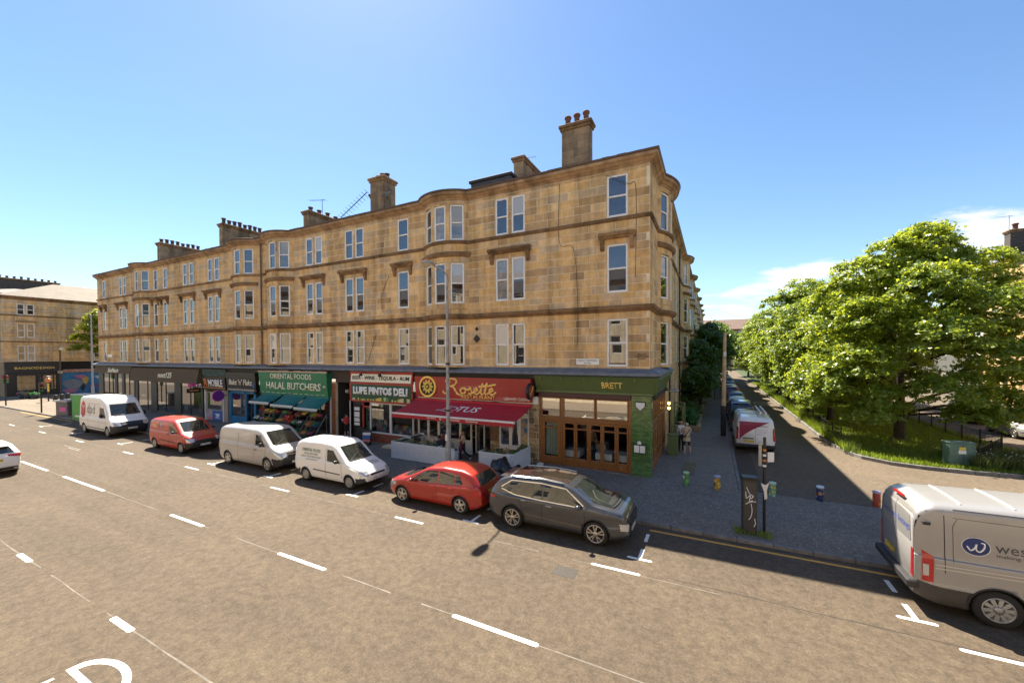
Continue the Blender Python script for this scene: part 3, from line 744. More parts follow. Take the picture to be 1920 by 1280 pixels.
MB().bbox((-10.2, 1.1, 15.45), (-7.4, 3.0, 15.62), .03, M_char_).build('roof_hatch', corner)
MB().bbox((-10.1, 1.2, 14.8), (-7.5, 2.9, 15.45), .02, M_slate).build('hatch_base', corner)
M_iron = mat('black_iron', (.02, .02, .022), .5, .3)
def drainpipe(b, x, y, z0, z1, m=M_iron, r=.055):
    mb = MB().cyl((x, y, z0), (x, y, z1), r, m, 8)
    z = z0+.5
    while z < z1: mb.cyl((x, y, z), (x, y, z+.09), r*1.35, m, 8); z += 1.8
    return mb.build('drainpipe', b)
drainpipe(corner, .10, 7.9, .1, 13.85); drainpipe(corner, BX+.15, -.12, 4.9, 14.2, mat('brown_pipe', (.13, .085, .05), .6))
for pts in ([(-4.2, -.04, 13.85), (-4.22, -.05, 11), (-3.5, -.05, 10.6), (-3.3, -.04, 7.9), (-3.32, -.05, 6.0)], [(-1.95, -.05, 13.8), (-.95, -.05, 13.2), (-.6, -.05, 12.9), (-.62, -.05, 9.0)],
            [(-15.3, -.05, 10.4), (-15.9, -.05, 9.2), (-15.8, -.05, 8.2)], [(-16.4, -.05, 6.9), (-17.1, -.05, 5.2)]):
    MB().tube(smooth_path(pts), .011, M_iron, 4).build('cable', corner)
# street name plates and the carved older name on the corner stones
M_plate = mat('white_enamel', (.80, .79, .76), .4); M_blk = mat('black_lettering', (.02, .02, .02), .6)
sp_ = MB().bbox((-3.38, -.05, 5.05), (-2.27, -.018, 5.34), .01, M_plate).build('street_nameplate', corner)
text('lettering', 'GREAT WESTERN', (-3.30, -.052, 5.215), (1, 0, 0), (0, 0, 1), .95, .075, M_blk, sp_, ext=.002)
text('lettering', 'ROAD', (-2.98, -.052, 5.095), (1, 0, 0), (0, 0, 1), .32, .075, M_blk, sp_, ext=.002)
M_carve = mat('worn_black_lettering', (.09, .06, .04), .9)
for s, x, z, w in (('GREAT', -.55, 5.50, .38), ('WESTERN', -.64, 5.40, .56), ('ROAD', -.52, 5.30, .34)):
    text('carved_name', s, (x, -.012, z), (1, 0, 0), (0, 0, 1), w, .075, M_carve, corner, ext=.002, bold=.01)
d_ = MB()
for x, z, s in ((-9.0, 6.95, .11), (-9.0, 6.42, .21)): d_.prism([(x-s, z), (x, z-s*1.1), (x+s, z), (x, z+s*1.1)], -.0, .03, M_iron, MT((0, -.01, 0), (1, 0, 0), (0, 0, 1)))
d_.build('tie_plate', corner)

# farther tenement of the terrace
FW = [(-35.87, -35.13), (-34.85, -34.10), (-39.95, -39.20), (-38.87, -38.12), (-45.40, -44.60), (-43.55, -42.75), (-52.90, -52.12), (-51.90, -51.15), (-56.95, -56.15)]
FB = [(-47.2, 1.6, .66), (-30.4, 1.6, .66)]
far_t = tenement('far_tenement', 'plainer sandstone tenement farther along the terrace with two long pot-lined chimneys', FR, -58.2, BX-.005, FW, FB, m=M_stone2)
fpath = path_of(FR, -58.2, BX-.003, FB); mouldings(far_t, fpath)
for c, h, s in FB: sweep(MB(), [FR.at(u, d, 0).xy[:] for u, d in arc_pts(c, h+.06, s+.01)[3]], P_BAYC, M_trim).build('bay_cornice', far_t)
shop_cornice(far_t, [(-58.2, 3.5), (-58.2, 0), (BX-.005, 0)])
roof(far_t, -58.1, BX-.01, y1=10.5)
chimney(far_t, -36.9, -36.3, 1.5, 5.1, 14.8, 17.3, 8, 'y', m=M_chim, pm=M_pot2, ph=.5, pr=.17)
chimney(far_t, -48.3, -47.65, 1.5, 5.2, 14.8, 17.1, 8, 'y', m=M_chim, pm=M_pot2, ph=.45, pr=.17)
text('street_nameplate', 'HOLYROOD', (-55.7, -.02, 5.55), (1, 0, 0), (0, 0, 1), .9, .2, M_plate, far_t) if 0 else MB().bbox((-55.7, -.05, 5.45), (-54.7, -.018, 5.75), .01, M_plate).build('street_nameplate', far_t)
MB().box((-58.16, .01, 0), (-58.0, 10.4, 4.9), M_stone3).build('gable_wall', far_t)
# television aerials and a dish
def aerial(b, x, y, z, h, boom, dirv, tilt=0, n=9):
    mb = MB().cyl((x, y, z), (x, y, z+h), .02, M_iron, 5); d = Vector((*dirv, tilt)).normalized(); s = d.cross(Vector((0, 0, 1))).normalized(); p = Vector((x, y, z+h*.95))
    mb.cyl(p-d*boom*.2, p+d*boom*.8, .014, M_iron, 5)
    for i in range(n): q = p+d*boom*(-.2+i/(n-1)); mb.cyl(q-s*.16*(1.6 if i == 0 else 1), q+s*.16*(1.6 if i == 0 else 1), .008, M_iron, 4)
    mb.build('aerial', b)
aerial(corner, -24.3, 2.3, 16.4, 1.1, 1.6, (-1, -.1), .12)
mb = MB(); p0, p1 = Vector((-20.7, 1.0, 15.15)), Vector((-18.5, 1.3, 16.6)); mb.cyl(p0, p1, .03, M_iron, 5)
for i in range(11):
    q = p0+(p1-p0)*i/10; mb.cyl(q+Vector((0, -.25, .1)), q+Vector((.1, .25, -.15)), .012, M_iron, 4)
mb.build('fallen_aerial', corner)
mb = MB().lathe([(.0, 0), (.2, .03), (.3, .09), (.3, .1), (.2, .05), (0, .02)], mat('dish_grey', (.22, .24, .26), .5), 14, M=MT((-16.75, 1.3, 16.1), (1, 0, .2), (0, 1, .6)), close=False)
mb.cyl((-16.9, 1.5, 15.9), (-16.75, 1.4, 16.05), .03, M_iron, 5); mb.build('satellite_dish', corner)
aerial(corner, -7.9, 4.2, 17.3, .5, .7, (1, .2), 0, 6)
# ------------------------------------------------------------------ shopfronts
def shop_glass(name='shop_glass', tint=(1, 1, 1), refl=.16):
    m = bpy.data.materials.new(name); m.use_nodes = True; nt = m.node_tree; n = nt.nodes; L = nt.links.new
    n.remove(n['Principled BSDF'])
    t = N(n, 'ShaderNodeBsdfTransparent'); t.inputs[0].default_value = (*tint, 1); g = N(n, 'ShaderNodeBsdfGlossy', i_Roughness=.01)
    lw = N(n, 'ShaderNodeFresnel', i_IOR=1.5); mr = N(n, 'ShaderNodeMapRange', i_1=.03, i_2=.6, i_3=refl, i_4=.8); L(lw.outputs[0], mr.inputs[0])
    mx = N(n, 'ShaderNodeMixShader'); L(mr.outputs[0], mx.inputs[0]); L(t.outputs[0], mx.inputs[1]); L(g.outputs[0], mx.inputs[2]); L(mx.outputs[0], n['Material Output'].inputs[0])
    return m
G_shop = shop_glass('shop_glass', (.84, .86, .84), .42); G_door = shop_glass('door_glass', (.92, .93, .92), .07); G_shop2 = shop_glass('dim_shop_glass', (.5, .5, .5), .5)
M_wood = mat('varnished_wood', (.32, .125, .03), .35, var=.45, scale=14, coat=.3, rnd=.12)
M_olive = mat('olive_paint', (.115, .160, .055), .45, var=.12, scale=5)
M_tile = mat('green_glazed_tile', (.11, .215, .06), .18, var=.2, scale=9, rnd=.35, coat=.6)
M_grout = mat('tile_grout', (.025, .05, .018), .9)
M_gold = mat('gold_lettering', (.92, .64, .17), .4, .1)
M_cream = mat('cream_lettering', (.85, .80, .62), .5)
M_wlet = mat('white_lettering', (.86, .85, .82), .5)
M_red = mat('red_fascia', (.38, .030, .024), .35, var=.15, scale=3, coat=.3)
M_awn = mat('crimson_canvas', (.47, .022, .038), .75, var=.15, scale=4)
M_awn2 = mat('scarlet_canvas', (.42, .025, .03), .75, var=.12, scale=4)
M_green = mat('shop_green_paint', (.012, .20, .085), .45, var=.15, scale=3)
M_dgreen = mat('dark_green_paint', (.010, .075, .035), .45, var=.15, scale=3)
M_dred = mat('red_trim_paint', (.42, .035, .03), .45, var=.15, scale=6)
M_teal = mat('teal_canvas', (.012, .16, .155), .7, var=.25, scale=3)
M_blue = mat('blue_paint', (.01, .16, .34), .4, var=.2, scale=5)
M_bronze = mat('bronze_fascia', (.105, .076, .04), .85, var=.12, scale=2)
M_char = mat('charcoal_paint', (.022, .022, .025), .5, var=.2, scale=5)
M_black = mat('black_paint', (.012, .012, .013), .45)
M_wpaint = mat('white_paint', (.74, .73, .70), .5, var=.12, scale=6)
M_rub = stone_mat('rubble_stone', [(.42,.31,.17), (.30,.22,.13), (.50,.40,.25), (.36,.25,.13), (.24,.18,.11)], .2)
M_brick = mat('orange_brick', (.33, .115, .045), .85, var=.3, scale=20, rnd=.35)
M_tan = mat('tan_plaster', (.33, .235, .13), .9, var=.2, scale=1.5)
M_floor = mat('shop_floor', (.10, .075, .055), .6, var=.3, scale=2)
PAPER = [mat('paper_'+nm, c, .7, var=.1, scale=9) for nm, c in (('white', (.78,.77,.74)), ('yellow', (.70,.52,.08)), ('red', (.50,.05,.04)), ('blue', (.05,.14,.42)), ('green', (.08,.30,.08)), ('orange', (.62,.22,.04)), ('teal', (.06,.35,.36)), ('pink', (.62,.16,.34)), ('brown', (.22,.11,.05)), ('cream', (.62,.54,.38)))]
PW, PY, PR, PB, PG, PO, PT, PP, PBR, PC = PAPER
def shop(name, label, x): return empty(name, (0, 0, 0), 0, label, 'shopfront')
def bx(p, name, a, b, m, r=.012, label=None): return MB().bbox(a, b, r, m).build(name, p, label)
def fascia(p, x0, x1, zb, zt, yb, yt, m, name='fascia', th=.06):
    mb = MB(); v = [(x0, yb, zb), (x1, yb, zb), (x1, yt, zt), (x0, yt, zt), (x0, yb+th, zb), (x1, yb+th, zb), (x1, yt+th, zt), (x0, yt+th, zt)]
    mb.add(v, [(0, 1, 2, 3), (7, 6, 5, 4), (0, 4, 5, 1), (1, 5, 6, 2), (2, 6, 7, 3), (3, 7, 4, 0)], m)
    if abs(yt-yb) > .08:      # cheeks closing the slope
        yy = .04
        for x in (x0, x1): mb.add([(x, yb+th*.5, zb), (x, yy, zb), (x, yy, zt), (x, yt+th*.5, zt)], [(0, 1, 2, 3)], m)
    return mb.build(name, p)
def on_fascia(zb, zt, yb, yt, off=.012):
    def f(c):
        t = (c.z-zb)/(zt-zb); return Vector((c.x, yb+(yt-yb)*t-off, c.z))
    return f
def room(p, x0, x1, d, zt, wall, floor=None, y0=.12, side=None):
    mb = MB(); w = wall; s = side or wall
    mb.quad((x0, d, 0), (x1, d, 0), (x1, d, zt), (x0, d, zt), w); mb.quad((x0, y0, .06), (x1, y0, .06), (x1, d, .06), (x0, d, .06), floor or M_floor)
    mb.quad((x0, y0, zt), (x1, y0, zt), (x1, d, zt), (x0, d, zt), M_tan); mb.quad((x0, y0, 0), (x0, d, 0), (x0, d, zt), (x0, y0, zt), s); mb.quad((x1, y0, 0), (x1, d, 0), (x1, d, zt), (x1, y0, zt), s)
    return mb.build('interior', p)
def swin(p, x0, x1, z0, z1, y, m, fr=.06, mull=(), name='shop_window', g=None, trans=()):
    mb = MB(); d = .05
    mb.bbox((x0, y-d, z0), (x0+fr, y+d, z1), .01, m); mb.bbox((x1-fr, y-d, z0), (x1, y+d, z1), .01, m)
    mb.bbox((x0+fr, y-d, z1-fr), (x1-fr, y+d, z1), .01, m); mb.bbox((x0+fr, y-d-.015, z0), (x1-fr, y+d, z0+fr), .01, m)
    for u in mull: mb.bbox((u-fr/2, y-d*.8, z0+fr), (u+fr/2, y+d*.8, z1-fr), .01, m)
    for u in trans: mb.bbox((x0+fr, y-d*.7, u-fr/2), (x1-fr, y+d*.7, u+fr/2), .01, m)
    o = mb.build(name, p); c = [x0+fr]+list(mull)+[x1-fr]
    for a, b in zip(c[:-1], c[1:]):
        q = MB().quad((a, y, z0+fr), (b, y, z0+fr), (b, y, z1-fr), (a, y, z1-fr), g or G_shop).build('pane', o)
    return o
def goods(p, x0, x1, y, z0, z1, n, size=.2, pal=None, name='window_display', depth=.3):
    mb = MB(); pal = pal or PAPER
    for i in range(n):
        w, h = R.uniform(.4, 1)*size, R.uniform(.5, 1.2)*size; x = R.uniform(x0, x1-w); z = R.uniform(z0, max(z0, z1-h)); yy = y+R.uniform(0, depth)
        mb.bbox((x, yy, z), (x+w, yy+.06, z+h), .006, R.choice(pal))
    return mb.build(name, p)
def awning(name, label, x0, x1, yb, zb, yf, zf, m, mv, val=.2, bar=True, group=None, scal=.14):
    a = empty(name, (0, 0, 0), 0, label, 'awning', group)
    mb = MB(); n = 6
    for i in range(n):      # canvas sags a little between the arms
        t0, t1 = i/n, (i+1)/n; s = lambda t: -.05*sin(pi*t)
        y0, y1 = yb+(yf-yb)*t0, yb+(yf-yb)*t1; z0, z1 = zb+(zf-zb)*t0+s(t0), zb+(zf-zb)*t1+s(t1)
        mb.add([(x0, y0, z0), (x1, y0, z0), (x1, y1, z1), (x0, y1, z1), (x0, y0, z0-.01), (x1, y0, z0-.01), (x1, y1, z1-.01), (x0, y1, z1-.01)], [(0, 3, 2, 1), (4, 5, 6, 7), (0, 4, 7, 3), (1, 2, 6, 5)], m, smooth=True)
    mb.build('canvas', a)
    MB().bbox((x0-.02, yf-.05, zf-.07), (x1+.02, yf+.03, zf+.03), .015, M_wpaint).build('front_bar', a)
    bx(a, 'roller_box', (x0, yb-.02, zb-.05), (x1, yb+.12, zb+.10), m)
    mb = MB(); x = x0; k = max(1, round((x1-x0)/scal)); w = (x1-x0)/k
    for i in range(k):
        q = [(x0+i*w, zf-.06), (x0+i*w, zf-val), (x0+i*w+w*.2, zf-val-.03), (x0+i*w+w*.5, zf-val-.045), (x0+i*w+w*.8, zf-val-.03), (x0+i*w+w, zf-val), (x0+i*w+w, zf-.06)]
        mb.prism([(u, v) for u, v in q], 0, .008, mv, MT((0, yf-.04, 0), (1, 0, 0), (0, 0, 1)))
    mb.build('valance', a)
    for x in (x0+.25, x1-.25):
        MB().tube([(x, yb+.05, zb-.1), (x+(.5 if x < (x0+x1)/2 else -.5), (yb+yf)/2, (zb+zf)/2-.12), (x, yf, zf-.04)], .022, M_wpaint, 6).build('arm', a)
    return a

# boards closing the space behind the fascias
M_back = mat('back_board', (.05, .05, .052), .8)
for p_, xa, xb in ((corner, BX+.01, -.35), (far_t, -58.1, BX-.01)): MB().box((xa, .0, 3.95), (xb, .12, 4.56), M_back).box((xa, .12, 4.5), (xb, 6, 4.58), M_back).build('shop_head', p_)
# --- olive corner restaurant
b = shop('corner_restaurant', 'olive green corner restaurant front with varnished folding doors and a green tiled pillar', 0)
fascia(b, -5.42, .30, 3.78, 4.50, -.10, -.40, M_olive)
MB().add([(.10, -.10, 3.78), (.40, -.40, 4.50), (.40, 6.2, 4.50), (.10, 6.2, 3.78), (.02, -.05, 3.78), (.02, 6.2, 4.5)], [(0, 1, 2, 3), (2, 5, 3)], M_olive).build('side_fascia', b)
MB().add([(.10, -.10, 3.78), (.30, -.40, 4.50), (.40, -.40, 4.50)], [(0, 2, 1)], M_olive).build('fascia_corner', b)
sweep(MB(), [(-5.45, 0), (0, 0), (0, 6.2)], [(-.05, 4.52), (.36, 4.52), (.43, 4.46), (.40, 4.40), (.30, 4.40), (-.05, 4.36)], M_olive).build('fascia_moulding', b)
sweep(MB(), [(-5.45, 0), (0, 0), (0, 6.2)], [(-.05, 3.79), (.15, 3.79), (.15, 3.70), (.11, 3.66), (-.05, 3.66)], M_olive).build('fascia_foot', b)
for x in (-5.1, -4.0, -2.9, -1.8, -.6): MB().bbox((x-.04, -.44, 4.30), (x+.04, -.3, 4.44), .01, M_olive).build('lamp_bracket', b)
text('lettering', 'BRETT', (-2.10, -.2, 3.97), (1, 0, 0), (0, 0, 1), .94, .29, M_gold, b, bold=.022, conform=on_fascia(3.78, 4.5, -.10, -.40), ext=.015)
bx(b, 'blind_box', (-5.30, -.16, 3.46), (-.82, .02, 3.68), mat('maroon_paint', (.07, .025, .022), .5))
M_jamb = M_wood
for x in (-5.30, -4.12, -.86): bx(b, 'door_post', (x-.05, -.06, .1), (x+.06, .06, 3.46), M_wood)
bx(b, 'transom_beam', (-5.25, -.08, 2.30), (-.84, .06, 2.46), M_wood); bx(b, 'threshold', (-5.3, -.1, .0), (-.82, .1, .10), mat('step_stone', (.16, .15, .14), .8))
for x0, x1 in ((-5.22, -4.18), (-4.05, -2.46), (-2.44, -.92)): swin(b, x0, x1, 2.46, 3.44, 0, M_wood, .06, name='transom_window', g=G_shop2)
def leaf(b, x0, x1, gx0, gx1, curtain=False, y=0, flip=None):
    mb = MB(); z1 = 2.29
    parts = [((x0, -.03, .11), (gx0, .03, z1)), ((gx1, -.03, .11), (x1, .03, z1)), ((gx0, -.03, .11), (gx1, .03, .52)), ((gx0, -.03, 2.18), (gx1, .03, z1)), ((gx0, -.02, 1.90), (gx1, .02, 1.97))]
    for p, q in parts: mb.bbox(p, q, .008, M_wood, flip)
    mb.bbox((gx0+.02, -.04, .17), (gx1-.02, -.02, .46), .01, M_wood, flip)
    o = mb.build('door', b)
    MB().quad((gx0, 0, .52), (gx1, 0, .52), (gx1, 0, 2.18), (gx0, 0, 2.18), G_door, flip).build('pane', o)
    MB().sphere((gx1+.04, -.06, 1.05), .025, mat('brass', (.6, .42, .15), .3, .9), 8, 5, flip).build('handle', o)
    return o
leaf(b, -5.24, -4.18, -5.02, -4.33)
for x0, x1, g0, g1 in ((-4.06, -3.42, -3.96, -3.52), (-3.42, -2.77, -3.34, -2.87), (-2.77, -2.13, -2.66, -2.22), (-2.13, -1.47, -2.04, -1.56), (-1.47, -.92, -1.37, -1.0)): leaf(b, x0+.004, x1-.004, g0, g1)
cu = MB(); n = 40; v = []
for i in range(n+1): x = -5.02+.7*i/n; v += [(x, .14+.03*sin(i*1.35), .55), (x, .14+.03*sin(i*1.35), 2.15)]
cu.add(v, [(2*i, 2*i+2, 2*i+3, 2*i+1) for i in range(n)], mat('sage_curtain', (.30, .37, .33), .85), smooth=True); cu.build('curtain', b)
# glazed tile pillar: every tile has its own edges
tl = MB(); pcore = MB().box((-.80, -.035, 0), (-.013, .62, 3.66), M_grout).box((-.80, -.035, 0), (.05, .5, 3.66), M_grout)
for i in range(49):
    z = .03+i*.074; off = .1 if i % 2 else 0
    x = -.80-off
    while x < .055:
        a, c = max(-.80, x), min(.052, x+.2)
        if c-a > .03: tl.bbox((a+.003, -.047, z), (c-.003, -.03, z+.068), .006, M_tile)
        x += .2
    y = -.03-off
    while y < .5:
        a, c = max(-.035, y), min(.5, y+.2)
        if c-a > .03: tl.bbox((.04, a+.003, z), (.062, c-.003, z+.068), .006, M_tile)
        y += .2
pl = pcore.build('tiled_pillar', b); tl.build('tile', pl, kind='stuff')
al = MB().prism([(-.2, .16), (.2, .16), (.18, -.02), (0, -.2), (-.18, -.02)][::-1], 0, .07, M_wpaint, MT((-.40, -.05, 3.22), (1, 0, 0), (0, 0, 1)))
al.prism([(-.24, .20), (.24, .20), (.22, -.04), (0, -.25), (-.22, -.04)][::-1], 0, .03, M_black, MT((-.40, -.048, 3.22), (1, 0, 0), (0, 0, 1))); al.build('alarm_box', b)
mb_ = bx(b, 'menu_case', (-.72, -.13, 1.08), (-.14, -.045, 1.56), mat('bottle_green', (.01, .05, .025), .4))
for x in (-.66, -.41): bx(mb_, 'menu_page', (x, -.138, 1.14), (x+.22, -.129, 1.46), PW, .003)
MB().lathe([(.06, 0), (.10, -.1), (.09, -.12)], M_wpaint, 10, (-.43, -.16, 1.66)).build('lamp', mb_)
# side of the restaurant: folding doors along the pavement of the side street
FL = SD.M
SDm = Matrix(((0, -1, 0, .0), (1, 0, 0, 0), (0, 0, 1, 0), (0, 0, 0, 1)))     # local x -> +y, local y -> -x
for i in range(7):
    y0 = .66+i*.74
    leaf(b, y0+.004, y0+.732, y0+.12, y0+.62, flip=SDm)
q = MB()
q.bbox((.6, -.08, 2.30), (6.0, .06, 2.46), .01, M_wood, SDm); q.bbox((.6, -.16, 3.46), (6.0, .02, 3.64), .01, M_char, SDm)
for i in range(8): q.bbox((.62+i*.74, -.05, 2.46), (.70+i*.74, .05, 3.46), .01, M_wood, SDm)
q.build('side_frame', b)
for i in range(7): MB().quad((.70+i*.74, 0, 2.46), (1.36+i*.74, 0, 2.46), (1.36+i*.74, 0, 3.46), (.7+i*.74, 0, 3.46), G_shop2, SDm).build('pane', b)
bx(b, 'end_pier', (-.3, 5.9, .05), (.03, 6.4, 4.5), M_stone2)
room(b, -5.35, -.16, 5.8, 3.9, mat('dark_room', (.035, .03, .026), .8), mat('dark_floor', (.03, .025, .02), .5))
M_cloth = mat('pale_blue_cloth', (.70, .80, .86), .8)
for x, y, lb_ in ((-3.7, .65, 'table under pale blue cloth behind the left folding doors'), (-2.15, .7, 'table under pale blue cloth behind the middle folding doors'), (-1.15, .75, 'table under pale blue cloth beside the tiled pillar'), (-2.9, 2.6, 'blue-clothed table deeper inside behind the standing person'), (-1.2, 3.6, 'blue-clothed table at the back of the corner restaurant')):
    t = MB().bbox((x-.4, y-.4, .78), (x+.4, y+.4, .81), .01, M_cloth); t.bbox((x-.4, y-.4, .5), (x+.4, y-.39, .79), .003, M_cloth); t.bbox((x+.39, y-.4, .5), (x+.4, y+.4, .79), .003, M_cloth)
    t.cyl((x, y, .06), (x, y, .78), .04, M_black, 8); t.lathe([(.1, .815), (.12, .83)], PW, 10, (x, y, 0))
    tag(t.build('dining_table'), lb_, 'table', 'tables inside the corner restaurant')
for x, y, z in ((-3.4, 1.6, 2.1), (-2.3, 1.6, 2.1), (-1.4, 1.8, 2.15)):
    k = MB().sphere((0, 0, 0), .12, PW, 10, 7); k.cyl((0, 0, .1), (0, 0, 1.7), .008, M_black, 4); k.build('pendant_lamp', b, loc=(x, y, z))

# --- red restaurant with the crimson awning
b = shop('red_restaurant', 'restaurant front with deep red fascia, gold script name and white window frames', 0)
fascia(b, -13.05, -5.62, 3.12, 4.32, -.28, -.42, M_red)
cf = on_fascia(3.12, 4.32, -.28, -.42)
text('lettering', 'RESTAURANT', (-9.84, -.4, 3.17), (1, 0, 0), (0, 0, 1), 2.15, .20, M_gold, b, bold=.01, conform=cf)
text('lettering', 'LEBANES CUISINE', (-7.18, -.4, 3.19), (1, 0, 0), (0, 0, 1), 1.46, .15, M_cream, b, bold=.015, conform=cf)
def strokes(name, paths, o, sc, r, m, parent, cfun, flat=.4):
    mb = MB()
    for p in paths:
        pts = smooth_path([(x, y, 0) for x, y in p], 7)
        n = len(pts); rr = [r*(.55+.45*abs(sin(i*.37+.6))) for i in range(n)]
        mb.tube([cfun(Vector((o[0]+q.x*sc[0], 0, o[1]+q.y*sc[1]))) for q in pts], rr, m, 6)
    return mb.build(name, parent)
SCRIPT = [ # R o s e t t e, drawn as pen strokes in a unit grid
 [(.62,1.32),(.55,.95),(.48,.55),(.38,.18),(.18,.0),(.02,.10),(.06,.28)], [(.30,1.20),(.46,1.40),(.80,1.52),(1.12,1.42),(1.16,1.12),(.92,.84),(.58,.76)], [(.70,.76),(.92,.62),(1.06,.28),(1.22,-.02),(1.45,-.12)],
 [(1.72,.62),(1.52,.52),(1.44,.26),(1.56,.06),(1.78,.14),(1.86,.42),(1.74,.62),(1.88,.52),(2.02,.50)],
 [(2.02,.40),(2.16,.56),(2.24,.70),(2.26,.46),(2.34,.24),(2.24,.06),(2.06,.10)], [(2.30,.10),(2.46,.18)],
 [(2.46,.22),(2.66,.34),(2.78,.52),(2.70,.64),(2.56,.52),(2.50,.26),(2.62,.06),(2.82,.12),(2.98,.34)],
 [(3.22,1.16),(3.12,.72),(3.02,.28),(3.12,.06),(3.28,.22)], [(2.92,.80),(3.14,.84),(3.46,.90)], [(3.54,1.22),(3.44,.74),(3.34,.28),(3.44,.06),(3.60,.22)], [(3.26,.84),(3.54,.88),(4.2,1.06)],
 [(3.62,.22),(3.82,.36),(3.94,.54),(3.86,.66),(3.72,.54),(3.66,.28),(3.78,.06),(4.00,.12),(4.18,.32)]]
strokes('script_lettering', SCRIPT, (-11.05, 3.40), (.82, .55), .066, M_gold, b, cf)
M_ybr = mat('bright_gold', (.85, .62, .12), .35, .2)
lg = MB(); cx, cz = -12.1, 3.74
for k in range(28):
    a, c = 2*pi*k/28, 2*pi*(k+1)/28
    pt = lambda t, r, y: (cx+r*cos(t), y-.36, cz+r*sin(t))
    lg.add([pt(a, .50, -.07), pt(c, .50, -.07), pt(c, .60, -.07), pt(a, .60, -.07), pt(a, .60, 0), pt(c, .60, 0)], [(0, 1, 2, 3), (3, 2, 5, 4)], M_ybr)
    lg.add([pt(a, .50, -.02), pt(c, .50, -.02), (cx, -.38, cz)], [(0, 1, 2)], M_black)
for k in range(10):
    a = 2*pi*k/10; u = Vector((cos(a), 0, sin(a))); w = Vector((-sin(a), 0, cos(a))); o = Vector((cx, -.40, cz))
    lg.add([o+u*.10, o+u*.26+w*.085, o+u*.44, o+u*.26-w*.085, o+u*.27+Vector((0, -.04, 0))], [(0, 1, 4), (1, 2, 4), (2, 3, 4), (3, 0, 4)], M_ybr)
lg.sphere((cx, -.42, cz), .07, M_ybr, 8, 6); lg.build('rosette_emblem', b)
mb = MB(); MX = MT((-5.58, -.55, 3.72), (0, 1, 0), (0, 0, 1))
mb.lathe([(.40, -.07), (.42, -.05), (.42, .05), (.40, .07), (.34, .075)], M_black, 20, M=MX); mb.lathe([(.34, .078), (.0, .08)], mat('russet_enamel', (.30, .07, .035), .4), 20, M=MX, close=False)
mb.cyl((-5.58, -.2, 3.9), (-5.58, .0, 3.9), .02, M_black, 6)
sg = mb.build('hanging_sign', None, 'round russet sign projecting at the right end of the red fascia', 'sign')
MB().tube([(-5.495, -.75, 3.55), (-5.495, -.55, 3.7), (-5.495, -.38, 3.95)], .02, M_gold, 5).build('emblem', sg)
# piers, posts and panes
def rubble(p, x0, x1, z0, z1, y=-.10, name='stone_pier'):
    core = MB().box((x0, y+.03, z0), (x1, y+.3, z1), M_mort).build(name, p)
    zz = z0
    while zz < z1-.05:
        h = min(R.uniform(.16, .34), z1-zz); x = x0
        while x < x1-.02:
            l = min(R.uniform(.14, .42), x1-x)
            if x1-x-l < .08: l = x1-x
            MB().bbox((x+.008, y-R.uniform(0, .035), zz+.008), (x+l-.008, y+.06, zz+h-.008), .03, M_rub).build('stone', core); x += l
        zz += h
    return core
rubble(b, -5.86, -5.34, .05, 3.05); rubble(b, -8.15, -7.60, .05, 1.9)
bx(b, 'pier_cap', (-5.86, -.16, 3.05), (-5.34, .05, 3.42), M_wpaint)
XS = [-13.1, -12.35, -11.6, -10.85, -10.1, -9.35]
for x0, x1 in zip(XS[:-1], XS[1:]): swin(b, x0, x1, .75, 3.05, -.02, M_wpaint, .075, trans=(2.35,))
bx(b, 'stall_riser', (-13.1, -.08, .05), (-9.35, .05, .75), M_wpaint)
dr = swin(b, -9.35, -8.2, .08, 3.05, .35, M_wpaint, .08, name='entrance_door', trans=(2.25,), mull=(-8.78,))
for x0, x1 in ((-7.6, -6.95), (-6.95, -6.42)): swin(b, x0, x1, .75, 3.05, -.02, M_wpaint, .075, trans=(2.35,))
bx(b, 'stall_riser', (-7.6, -.08, .05), (-6.42, .05, .75), M_wpaint)
pw = swin(b, -6.42, -5.88, .45, 3.05, -.02, M_wpaint, .075, trans=(2.35,)); bx(pw, 'blue_poster', (-6.34, -.06, .55), (-5.96, -.025, 2.25), mat('mural_blue', (.02, .11, .25), .5, col2=(.45, .33, .16), scale=3.2, detail=1), .004)
bx(b, 'menu_board', (-8.10, -.20, 1.0), (-7.62, -.15, 2.05), mat('menu_board', (.075, .03, .022), .5, col2=(.22, .12, .07), scale=9), .01)
room(b, -13.2, -5.4, 4.5, 3.6, mat('warm_wall', (.36, .25, .13), .9, var=.3, scale=.8))
for i in range(5):
    x = -12.6+i*1.25; t = MB().bbox((x-.35, 1.2, .74), (x+.45, 1.9, .78), .01, mat('table_top', (.40, .26, .12), .5)); t.cyl((x, 1.55, .06), (x, 1.55, .74), .04, M_black, 8)
    tag(t.build('dining_table'), 'wooden table inside the red restaurant, '+('at the deli end', 'second from the deli end', 'in the middle of the window', 'left of the entrance', 'right of the entrance')[i], 'table', 'tables inside the red restaurant')
bx(b, 'upper_band', (-13.1, -.1, 3.05), (-5.86, .05, 3.14), M_wpaint)
aw = awning('crimson_awning', 'wide crimson canvas awning with white script over the red restaurant terrace', -13.17, -5.68, -.24, 2.93, -2.1, 2.42, M_awn, M_awn2, .21)
def on_slope(yb, zb, yf, zf, off=.02):
    def f(c): t = (c.y-yb)/(yf-yb); return Vector((c.x, c.y, zb+(zf-zb)*t-.05*sin(pi*t)+off))
    return f
sl = on_slope(-.24, 2.93, -2.1, 2.42)
text('lettering', 'TUS', (-9.55, -1.35, 0), (1, 0, 0), (-.12, 1, 0), 1.35, .62, M_wlet, aw, ext=0, bold=.012, shear=.25, conform=sl)
